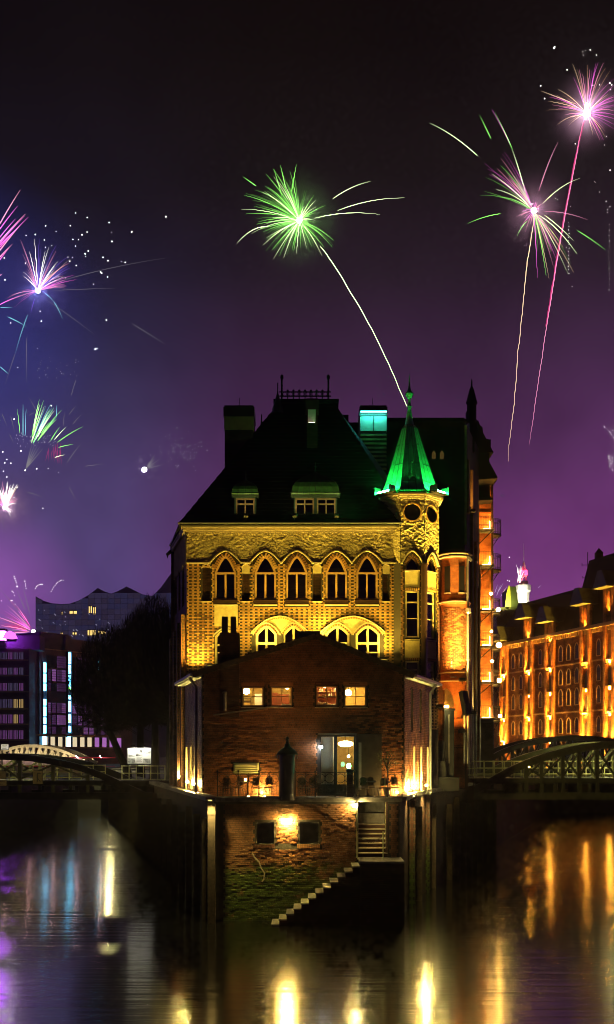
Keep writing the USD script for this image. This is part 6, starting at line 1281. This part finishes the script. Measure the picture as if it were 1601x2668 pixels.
for a, b, c, d in ((182, 1590, 201, 1602), (232, 1578, 240, 1600), (243, 1580, 250, 1601), (229, 1640, 240, 1658), (241, 1640, 251, 1657), (255, 1642, 266, 1654), (267, 1643, 277, 1655), (190, 1646, 200, 1656), (159, 1647, 164, 1658), (160, 1593, 164, 1601)):
    x0, x1, z0, z1 = xat(a, YE), xat(c, YE), zat(d, YE), zat(b, YE); m = MB(); m.box(x0, x1, YE - .6, YE - .1, z0, z0 + .5); m.box(x0, x1, YE - .6, YE - .1, z1 - .5, z1); m.box((x0 + x1) / 2 - .25, (x0 + x1) / 2 + .25, YE - .6, YE - .1, z0, z1); w_ = obj('window', m, 'office_dark', hall_); m = MB(); m.box(x0, x1, YE - .35, YE - .05, z0, z1); obj('pane', m, 'window_hall', w_)
glow('window_hall', (1.0, .68, .2), 1.3)
for k in range(95):
    px, py = rng.uniform(98, 400), rng.uniform(1585, 1690); x, z = xat(px, YE), zat(py, YE); s_ = rng.uniform(.18, .5); m = MB(); m.bar((x - s_, YE - .2, z + s_), (x + s_, YE - .2, z - s_ * rng.uniform(.2, 1.6)), .22, .22); obj('curved_pane', m, 'hall_spark' if rng.random() < .5 else 'window_dim', hall_)
# ---------------------------------------------------------------- cream arch bridge behind, railing on the far quay
YF = 104.0
bridge('cream_arch_bridge', 'lit cream coloured arch bridge behind the left bridge', YF, [xat(a, YF) for a in (-60, -10, 25, 60, 90, 120, 160, 190, 228)], [zat(b, YF) for b in (1985, 1962, 1948, 1941, 1940, 1943, 1953, 1965, 1986)], zat(1990, YF), None, nodes=[xat(a, YF) for a in (-30, -5, 12, 28, 44, 58, 72, 88, 104, 120, 136, 152, 168, 184, 200)], chord=.3, depth=1.0, mats=('far_bridge_paint', 'far_bridge_paint', 'iron'), width=4.5)
glow('bridge_flood', (1.0, .80, .42), 260.0)
for px, lab in ((30, 'floodlight at the left of the cream arch bridge'), (95, 'floodlight at the middle of the cream arch bridge'), (165, 'floodlight at the right of the cream arch bridge')):
    p = at(px, 1996, YF - 1.8); flood(p, p + [0, 1.8, 1.6], .5, .2, 'bridge_flood', lab, deep=.2)
m = MB()
for k in range(70): x = xat(2 + k * 3.05, 101.5); m.box(x - .04, x + .04, 101.5, 101.56, zat(1998, 101.5), zat(1975, 101.5))
pk = thing('picket_railing', 'white picket railing with red rails standing in for tail light trails in front of the cream arch bridge', 'railing', (xat(100, 101.5), 101.5, zat(1998, 101.5))); obj('pickets', m, 'white_paint', pk, kind='stuff')
m = MB(); m.box(xat(-10, 101.5), xat(300, 101.5), 101.46, 101.6, zat(1976, 101.5), zat(1973, 101.5)); obj('top_rail', m, 'tail_light_red', pk); m = MB(); m.box(xat(-10, 101.5), xat(300, 101.5), 101.46, 101.6, zat(1998, 101.5), zat(1996, 101.5)); obj('bottom_rail', m, 'tail_light_red', pk)
plain('tail_light_red', (.45, .03, .06), .5)  # glow of passing tail lights put into the rail colour
glow('rail_lamp', (1.0, .55, .55), 46.0)
for k in range(5): m = MB(); p = at(12 + k * 62, 1971, 100.6); m.sphere(p, .07, 1); m.tube([p, p + [0, .9, -.15]], .02, 4); top('rail_lamp', m, 'rail_lamp', ['first', 'second', 'third', 'fourth', 'fifth'][k] + ' small pinkish lamp from the left on the picket railing', 'lamp')
# ---------------------------------------------------------------- fireworks
for nm, c, s_ in (('green', (.30, 1.0, .14), 2.6), ('pale', (.80, 1.0, .50), 3.6), ('white', (1.0, .95, .85), 4.5), ('magenta', (1.0, .16, .80), 1.9), ('pink', (1.0, .34, .55), 2.2), ('violet', (.28, .14, 1.0), 1.5), ('gold', (1.0, .72, .40), 2.4), ('red', (1.0, .16, .20), 2.0), ('cyan', (.3, .9, 1.0), 1.6), ('grey', (.75, .70, .80), .30), ('core', (1.0, .97, .90), 130.0), ('green_d', (.30, 1.0, .14), .9), ('magenta_d', (1.0, .16, .80), .7), ('gold_d', (1.0, .6, .3), .8), ('star', (1.0, .97, .9), 4.0), ('faint', (.85, .80, 1.0), 1.0), ('blood', (1.0, .06, .30), .8)): glow('spark_' + nm, c, s_)
def streak(t, p0, p1, Y, mat, r=.14, sag=0.0, rng=random, dep=0.0, name='spark_trail', body=.5):
    a, b = at(*p0, Y), at(*p1, Y + dep); n_ = 7; ss = np.linspace(0, 1, n_); L = np.linalg.norm(b - a); up = np.array([0, 0, 1.0])
    pts = [a + (b - a) * k + up * sag * L * (4 * k * (1 - k)) for k in ss]
    m = MB(); m.tube(pts, [.48 * r * max(.12, math.sin(math.pi * (.12 + .86 * k ** body))) for k in ss], 4); obj(name, m, 'spark_' + mat, t)
def burst(name, label, c, Y, rays, core=2.2, coremat='core', smoke=None):
    t = thing(name, label, 'firework', at(*c, Y)); m = MB(); m.sphere(at(*c, Y), core * .30, 2); obj('core', m, 'spark_' + coremat, t, smooth=True)
    for r in rays: streak(t, *r[:2], Y, r[2], *r[3:])
    if smoke:
        sp = trimesh.creation.icosphere(3, 1.0); v = np.asarray(sp.vertices); k = smoke[1] * (.65 + .7 * meshkit.fbm(v * 1.6 + Y, 3, 5))[:, None]; m = MB(); m.add(v * np.maximum(k, smoke[1]) + at(*c, Y), sp.faces); obj('smoke_puff', m, smoke[0], t, kind='stuff')
    return t
for nm, c_, R_ in (('green', (.55, .95, .45), 15.0), ('pink', (.95, .55, .80), 13.0), ('violet', (.25, .25, 1.0), 20.0)):
    M('smoke_' + nm, {'tc': ('texture_coordinate', {}), 'ln': ('vector_math', {'math_type': 'length'}), 'mr': ('map_range', {'from_min': 0.0, 'from_max': R_, 'to_min': 1.0, 'to_max': 0.0, 'clamp': True}), 'pw': ('math', {'math_type': 'power', 'value2': 2.2}), 'nz': ('noise_texture', {'scale': .16, 'detail': 3.0}), 'ml': ('math', {'math_type': 'multiply'}), 'sc': ('math', {'math_type': 'multiply', 'value2': .11}), 'v': ('principled_volume', {'color': c_, 'anisotropy': .1})},
      [('tc.object', 'ln.vector1'), ('ln.value', 'mr.value'), ('mr.result', 'pw.value1'), ('tc.object', 'nz.vector'), ('pw.value', 'ml.value1'), ('nz.fac', 'ml.value2'), ('ml.value', 'sc.value1'), ('sc.value', 'v.density')], surface=None, volume='v.volume')
rng = random.Random(21)
def fan(c, a0, a1, n, l0, l1, mats, r=.14, sag=.06, start=.08):
    out = []
    for k in range(n):
        a = math.radians(a0 + (a1 - a0) * (k + rng.uniform(.1, .9)) / n); L = rng.uniform(l0, l1); d = (math.cos(a), -math.sin(a)); s_ = start * rng.uniform(.5, 1.6)
        out.append(((c[0] + d[0] * L * s_, c[1] + d[1] * L * s_), (c[0] + d[0] * L, c[1] + d[1] * L + .06 * L), rng.choice(mats), r * rng.uniform(.6, 1.15), sag * rng.uniform(.3, 1.5), rng, rng.uniform(-6, 6)))
    return out
def trail(t, pts, Y, mat, r, name='rocket_trail'):
    from scipy.interpolate import CubicSpline
    p = np.array([at(x, y, Y) for x, y, *_ in pts]); k = np.linspace(0, 1, len(p)); kk = np.linspace(0, 1, 36); q = CubicSpline(k, p)(kk); q[1:-1] += np.random.default_rng(int(pts[0][0])).normal(0, .05, (34, 3)); rr = np.interp(kk, k, [q_[2] for q_ in pts]) * r
    m = MB(); m.tube(q, rr * .45, 5); obj(name, m, 'spark_' + mat, t)
# green burst above the castle
c = (781, 574); G = ['green', 'pale', 'green', 'green_d', 'green_d']
rays = fan(c, 96, 128, 16, 80, 160, G) + fan(c, 128, 170, 22, 90, 165, G) + fan(c, 170, 205, 14, 70, 130, G) + fan(c, 205, 250, 13, 60, 115, G) + fan(c, 250, 300, 8, 60, 88, G) + fan(c, 300, 335, 10, 60, 110, G) + fan(c, 20, 95, 14, 28, 90, G) + fan(c, 335, 380, 7, 20, 50, G)
rays += [((668, 484), (634, 460), 'green', .14, .0), ((700, 590), (618, 633), 'pale', .16, .14), ((760, 500), (773, 428), 'green', .15, .02), ((745, 490), (731, 430), 'green', .15, .02), ((735, 510), (714, 440), 'green', .14, .02), ((868, 517), (966, 472), 'pale', .13, .06), ((880, 548), (1055, 515), 'pale', .13, .05), ((820, 568), (990, 558), 'pale', .14, .05)]
gb = burst('green_firework', 'green firework burst with a long curved trail above the tall house', c, 260, rays, 2.0, smoke=('smoke_green', 15.0))
trail(gb, [(835, 640, .3), (858, 672, .8), (905, 745, 1.0), (960, 840, .9), (1005, 930, .8), (1040, 1010, .6), (1063, 1062, .5), (1076, 1088, .4)], 260, 'pale', .22)
# magenta and green burst
c = (1392, 548); Mx = ['magenta', 'magenta', 'pink', 'magenta_d', 'magenta_d']
rays = fan(c, 112, 140, 16, 90, 190, Mx) + fan(c, 118, 165, 9, 90, 160, G) + fan(c, 270, 318, 12, 70, 190, G + ['magenta', 'gold']) + fan(c, 290, 312, 8, 60, 150, Mx) + fan(c, 180, 260, 9, 25, 60, Mx + ['green']) + fan(c, 0, 100, 8, 20, 45, Mx + ['pale'])
rays += [((1245, 405), (1121, 320), 'pale', .15, .05), ((1280, 360), (1251, 300), 'green', .13, .0), ((1336, 388), (1291, 293), 'green', .13, .03), ((1370, 500), (1336, 390), 'pale', .15, .03), ((1330, 375), (1283, 285), 'magenta', .11, .02), ((1405, 497), (1455, 370), 'pink', .12, .06), ((1415, 530), (1512, 464), 'pale', .12, .08), ((1305, 556), (1219, 582), 'green', .13, .04), ((1418, 550), (1532, 572), 'pink', .11, .05), ((1420, 560), (1495, 626), 'pale', .14, .03), ((1505, 600), (1578, 650), 'green', .11, .02), ((1375, 575), (1348, 614), 'green', .13, .1)]
mb_ = burst('magenta_firework', 'magenta and green firework burst on the right with a pale trail', c, 270, rays, 2.2, smoke=('smoke_pink', 13.0))
trail(mb_, [(1392, 556, .6), (1385, 620, .9), (1374, 690, 1.0), (1367, 760, .8), (1355, 880, .7), (1347, 960, .7), (1341, 1050, .6), (1332, 1120, .45), (1325, 1202, .2)], 270, 'gold', .17)
# pink burst at the right edge
c = (1530, 294); Pk = ['pink', 'magenta', 'gold', 'magenta_d', 'gold_d']
rays = fan(c, 82, 112, 10, 80, 150, Pk) + fan(c, 40, 82, 12, 70, 150, Pk) + fan(c, 135, 175, 12, 60, 110, Pk) + fan(c, 15, 40, 10, 60, 120, Mx) + fan(c, -40, 15, 12, 40, 110, Mx) + fan(c, -75, -40, 8, 50, 80, Pk) + fan(c, 175, 215, 5, 30, 60, Pk) + [((1512, 300), (1453, 324), 'gold', .11, .1), ((1500, 270), (1411, 236), 'gold', .12, .0), ((1505, 280), (1430, 263), 'gold', .11, .02)]
pb_ = burst('pink_firework', 'pink firework burst at the upper right edge with a long red trail', c, 280, rays, 3.0, smoke=('smoke_pink', 13.0))
m = MB(); m.sphere(at(1530, 280, 280), .5, 1, (1, 1, 2.6)); obj('core', m, 'spark_core', pb_)
trail(pb_, [(1526, 303, .5), (1515, 340, .6), (1503, 405, .8), (1485, 500, 1.0), (1470, 580, 1.1), (1452, 680, 1.2), (1440, 760, 1.0), (1424, 860, .9), (1412, 940, .8), (1398, 1030, .7), (1388, 1100, .5), (1380, 1158, .15)], 280, 'pink', .13)
trail(pb_, [(1524, 312, .4), (1502, 405, .9), (1484, 500, 1.0), (1469, 580, 1.0), (1451, 680, 1.0), (1438, 760, .8), (1423, 850, .4)], 280.8, 'blood', .55, 'ember_trail')
# blue violet burst on the left
c = (99, 757); Vi = ['violet', 'pink', 'violet', 'white']
rays = fan(c, 62, 112, 16, 70, 150, Vi, .12) + fan(c, 28, 62, 22, 60, 125, ['pink', 'violet', 'gold', 'white'], .13) + fan(c, 8, 28, 8, 50, 110, ['pink', 'magenta'], .12) + fan(c, 112, 135, 7, 50, 80, ['pink', 'white'], .11) + fan(c, 175, 215, 6, 40, 100, ['pink', 'magenta'], .11) + [((115, 762), (140, 785), 'cyan', .13, .05), ((140, 785), (163, 830), 'cyan', .12, .06), ((90, 778), (80, 815), 'violet', .14, .0), ((72, 820), (40, 920), 'cyan', .09, .04), ((40, 920), (14, 1000), 'grey', .12, .02), ((135, 757), (300, 752), 'grey', .12, .01), ((130, 740), (430, 672), 'grey', .12, .02), ((120, 780), (245, 870), 'grey', .12, .01), ((345, 843), (430, 896), 'grey', .12, .0), ((20, 825), (68, 850), 'cyan', .14, .02), ((0, 800), (32, 800), 'cyan', .13, 0), ((0, 955), (22, 974), 'cyan', .12, 0), ((70, 880), (68, 995), 'grey', .16, .02)]
burst('violet_firework', 'violet and pink firework burst in the blue smoke on the left', c, 300, rays, 2.0, smoke=('smoke_violet', 20.0))
# magenta streaks cut off by the left edge
t = thing('edge_firework', 'bright magenta streaks of a firework cut off by the left edge', 'firework', at(0, 640, 300))
for p0, p1, mt in (((-10, 600), (53, 494), 'pink'), ((-10, 610), (46, 536), 'magenta'), ((-10, 640), (66, 557), 'pink'), ((-10, 645), (64, 562), 'magenta'), ((-10, 655), (74, 565), 'magenta'), ((-10, 665), (60, 578), 'pink'), ((-10, 630), (40, 570), 'magenta'), ((-10, 680), (32, 636), 'pink'), ((-10, 690), (24, 645), 'magenta'), ((-12, 650), (48, 592), 'magenta'), ((-4, 795), (52, 770), 'magenta'), ((-4, 720), (6, 713), 'pink')): streak(t, p0, p1, 300, mt, .26, .02)
# green fan low on the left
c = (70, 1185); t = thing('green_fan_firework', 'low green firework fan with glittering sparks on the left', 'firework', at(*c, 290))
for k in range(26): a = rng.uniform(48, 80); L0, L1 = rng.uniform(20, 60), rng.uniform(85, 140); d = (math.cos(math.radians(a)), -math.sin(math.radians(a))); streak(t, (75 + d[0] * L0, 1175 + d[1] * L0), (75 + d[0] * L1, 1175 + d[1] * L1), 290, rng.choice(['green', 'green', 'pale', 'cyan']), .17 * rng.uniform(.6, 1.1), .04, rng)
for p0, p1, mt in (((52, 1128), (45, 1065), 'green'), ((60, 1135), (60, 1054), 'cyan'), ((66, 1135), (68, 1066), 'cyan'), ((147, 1085), (147, 1056), 'cyan'), ((132, 1148), (156, 1112), 'green'), ((142, 1145), (172, 1113), 'pale'), ((150, 1152), (215, 1112), 'green'), ((152, 1166), (190, 1158), 'green'), ((143, 1192), (168, 1185), 'pale'), ((76, 1082), (96, 1072), 'grey'), ((95, 1071), (75, 1035), 'grey'), ((109, 1075), (100, 1055), 'grey'), ((186, 1030), (193, 1005), 'grey'), ((180, 1080), (198, 1058), 'grey'), ((190, 1105), (212, 1080), 'grey'), ((175, 1205), (212, 1155), 'grey'), ((222, 1215), (266, 1211), 'grey'), ((165, 1110), (168, 1073), 'grey'), ((198, 990), (186, 1028), 'grey'), ((5, 1078), (18, 1110), 'grey'), ((28, 1085), (38, 1125), 'grey'), ((25, 1132), (36, 1155), 'grey'), ((68, 1282), (115, 1297), 'grey'), ((25, 1340), (42, 1375), 'grey'), ((180, 1270), (196, 1300), 'grey'), ((2, 1345), (15, 1385), 'grey'), ((40, 1308), (76, 1336), 'grey')): streak(t, p0, p1, 290, mt, .13, .03)
for a in (50, 58, 64, 70, 76): d = (math.cos(math.radians(a)), -math.sin(math.radians(a))); streak(t, (67, 1222), (67 + d[0] * 70, 1222 + d[1] * 70), 291, 'grey', .26, .0)
for _ in range(26): x = rng.uniform(112, 160); streak(t, (x, 1165 + rng.uniform(-20, 10)), (x + rng.uniform(-8, 8), 1192 + rng.uniform(0, 20)), 291, 'blood', .07, .0) if _ < 12 else None
# white pink fountain at the left edge
c = (14, 1322); rays = fan(c, 60, 118, 18, 40, 75, ['white', 'pink', 'gold', 'white'], .2, .03) + fan(c, 20, 60, 6, 30, 55, ['pink', 'white'], .15) + fan(c, -60, -20, 4, 15, 30, ['white'], .12) + fan(c, 118, 160, 6, 20, 45, ['pink', 'magenta'], .16)
burst('fountain_firework', 'small white and pink firework fountain low at the left edge', c, 285, rays, 1.6, smoke=('smoke_pink', 13.0))
# magenta fan above the office roof
c = (87, 1645); t = thing('magenta_fan_firework', 'magenta firework fan rising left from behind the office roof', 'firework', at(*c, 290)); m = MB(); m.sphere(at(*c, 290), .6, 1); obj('core', m, 'spark_star', t)
for k in range(34): a = rng.uniform(118, 188); L1 = rng.uniform(55, 115); L0 = rng.uniform(5, 35); d = (math.cos(math.radians(a)), -math.sin(math.radians(a))); streak(t, (c[0] + d[0] * L0, c[1] + d[1] * L0), (c[0] + d[0] * L1, c[1] + d[1] * L1), 290, rng.choice(['pink', 'magenta', 'blood', 'blood', 'grey']), .16 * rng.uniform(.6, 1.2), .02, rng)
for p0, p1 in (((78, 1600), (58, 1523)), ((66, 1590), (40, 1530)), ((55, 1600), (-5, 1530)), ((0, 1680), (8, 1720)), ((8, 1690), (15, 1735))): streak(t, p0, p1, 290, 'grey', .16, .01)
# comet with a cloud of tiny sparks
c = (376, 1224); t = thing('comet_firework', 'small comet like firework with a cloud of tiny sparks left of the tall house', 'firework', at(*c, 300)); m = MB(); m.sphere(at(*c, 300), .62, 2); obj('core', m, 'spark_core', t)
for a in (15, 25, 33, 40, 48, 58): d = (math.cos(math.radians(a)), -math.sin(math.radians(a))); streak(t, (c[0] + 3, c[1] - 2), (c[0] + d[0] * rng.uniform(30, 58), c[1] + d[1] * rng.uniform(30, 58)), 300, 'grey', .22, .0)
def dots(t, pts, Y, mat='star', r=.22):
    for p in pts:
        m = MB(); rr = .62 * r * (p[2] if len(p) > 2 else 1); m.add(*(lambda q: (np.asarray(q.vertices) * rr + at(p[0], p[1], Y), q.faces))(trimesh.creation.icosphere(0, 1.0))); obj('spark', m, 'spark_' + mat, t)
dots(t, [(rng.gauss(475, 30), rng.gauss(1172, 22), rng.uniform(.4, 1)) for _ in range(75)], 300, 'faint', .16)
def z1(l): return [(x / 3.092, 440 + y / 3.092, s) for x, y, s in l]
t = thing('spark_cloud', 'scattered white sparks drifting right of the violet firework', 'sparks', at(230, 640, 300))
dots(t, z1([(368, 456, 1), (567, 456, .9), (704, 390, 1), (880, 430, 1), (610, 353, .8), (285, 527, 1.1), (210, 534, .7), (357, 571, .8), (366, 630, .8), (418, 618, .5), (452, 501, .5), (588, 566, .8), (632, 569, .7), (661, 529, 1.1), (702, 507, .8), (608, 620, .8), (711, 660, .9), (687, 682, 1.1), (692, 706, .5), (548, 709, .5), (586, 712, .6), (563, 742, .9), (615, 777, 1), (831, 711, 1), (870, 738, 1), (980, 745, .6), (1010, 752, 1), (810, 830, .9), (820, 838, 1), (867, 868, 1.1), (754, 929, .9), (902, 583, 1.1), (901, 508, .4), (1062, 505, 1.2), (1337, 383, 1.2), (857, 1216, 1), (768, 1452, 1.2), (783, 1446, .7), (333, 1226, 1), (323, 1145, .7), (87, 1240, .7), (34, 716, .9), (40, 893, 1), (528, 877, .5), (468, 869, .5), (304, 1444, .4), (205, 758, .8)]), 300, 'star', .27)
def z2_(l): return [(x / 2.473, 880 + y / 2.473, s) for x, y, s in l]
t = thing('spark_cloud', 'low glittering sparks around the green fan on the left', 'sparks', at(60, 1180, 290))
dots(t, z2_([(331, 437, 1), (91, 524, 1.1), (18, 735, 1), (135, 729, 1.1), (237, 844, 1), (163, 854, 1.3), (44, 784, .8), (31, 806, .9), (70, 808, .9), (22, 860, .9), (44, 897, .9), (110, 963, .9), (277, 1098, .7), (377, 867, .7), (310, 843, .5), (90, 1030, .7), (243, 67, .5), (115, 190, .6)]), 290, 'star', .27)
dots(t, [(rng.uniform(40, 148), rng.gauss(1145, 11), rng.uniform(.5, 1)) for _ in range(48)] + [(rng.uniform(95, 205), rng.uniform(925, 985), rng.uniform(.4, .8)) for _ in range(28)], 290, 'faint', .17)
def z3(l): return [(1100 + x / 2.962, 80 + y / 2.962, s) for x, y, s in l]
t = thing('spark_cloud', 'scattered white sparks around the pink firework at the upper right', 'sparks', at(1500, 200, 285))
dots(t, z3([(1020, 132, 1.3), (1027, 122, .9), (1243, 157, .5), (1265, 150, .4), (1300, 145, .9), (1348, 186, .9), (1250, 187, .6), (1122, 299, .9), (918, 422, 1), (948, 521, 1), (1320, 420, .8), (1372, 415, .7), (1452, 402, 1), (1466, 415, 1), (1458, 452, .8), (1427, 815, .6), (1185, 870, .8), (1454, 1074, 1), (1411, 880, .4)]), 285, 'star', .27)
t = thing('spark_cloud', 'thin falling chains of white sparks at the right edge', 'sparks', at(1490, 640, 285))
dots(t, z3([(1033, 1291, .8), (1047, 1302, .6), (1335, 1160, .6), (1342, 1170, .5), (1374, 1243, .6), (1423, 1314, .8), (1432, 1380, .8), (1433, 1400, .7), (1453, 1357, .8), (1147, 1354, .8)] + [(1134 + rng.uniform(-4, 4), y, rng.uniform(.4, .8)) for y in range(1480, 1900, 28)] + [(1446 + rng.uniform(-4, 8), y, rng.uniform(.4, .9)) for y in range(1495, 2000, 42)] + [(1118, 1670, .6), (1160, 1972, .5)]), 285, 'star', .2)
t = thing('spark_cloud', 'small cluster of white sparks low at the right edge', 'sparks', at(1592, 1180, 285))
dots(t, [(1200 + x / 3.7, 700 + y / 3.7, s) for x, y, s in ((1392, 1525, 1.1), (1440, 1568, .7), (1450, 1578, .7), (1457, 1597, .8), (1473, 1560, .7), (1434, 1808, 1), (1434, 1830, .9), (1470, 1823, .8), (1450, 1850, .6), (1470, 1857, .9), (1455, 1880, .9), (1440, 1905, 1), (1468, 1940, .8), (1480, 1630, .7))], 285, 'star', .24)
t = thing('spark_cloud', 'little arcs of white sparks above the distant concert hall', 'sparks', at(110, 1525, 300))
dots(t, [(x / 5.708, 1480 + y / 5.708, s) for x, y, s in [(210, 125, .8), (222, 160, .9), (232, 186, .8), (243, 213, .8), (256, 275, 1.6), (370, 195, .9), (377, 238, .7), (383, 268, .7), (388, 308, .6), (180, 345, .8), (198, 368, .8), (217, 408, .7)] + [(528 + 18 * k, 300 - 60 * math.sin(min(1, k / 6) * 2.0), .7) for k in range(7)] + [(760 + 20 * k, 345 - 165 * math.sin(k / 9 * 1.7), .6) for k in range(10)] + [(165, 488, .9), (180, 487, .8), (20, 490, .7), (225, 538, .6)]], 300, 'star', .21)
t = thing('small_firework', 'tiny firework sprays beside the distant mast tower', 'firework', at(1350, 1500, 400))
for k in range(12): a = rng.uniform(70, 110); streak(t, (1352 + rng.uniform(-3, 6), 1518), (1352 + rng.uniform(-6, 22), 1518 - rng.uniform(20, 48)), 400, rng.choice(['white', 'pink', 'red']), .16, .05)
for p0, p1 in (((1300, 1540), (1312, 1520)), ((1295, 1552), (1305, 1525)), ((1290, 1545), (1298, 1522)), ((1305, 1555), (1322, 1528)), ((1403, 1532), (1411, 1525))): streak(t, p0, p1, 400, 'faint', .16, .0)
dots(t, [(1328, 1452, 1), (1324, 1512, .8), (1328, 1514, .8)], 400, 'star', .3)
# ---------------------------------------------------------------- smoky night air
M('smoke_air', {'v': ('principled_volume', {'color': (.86, .80, .92), 'density': .00016, 'anisotropy': .82})}, [], surface=None, volume='v.volume')
m = MB(); m.box(-420, 420, -70, 780, -2.0, 235); obj('haze', m, 'smoke_air', None, kind='stuff')
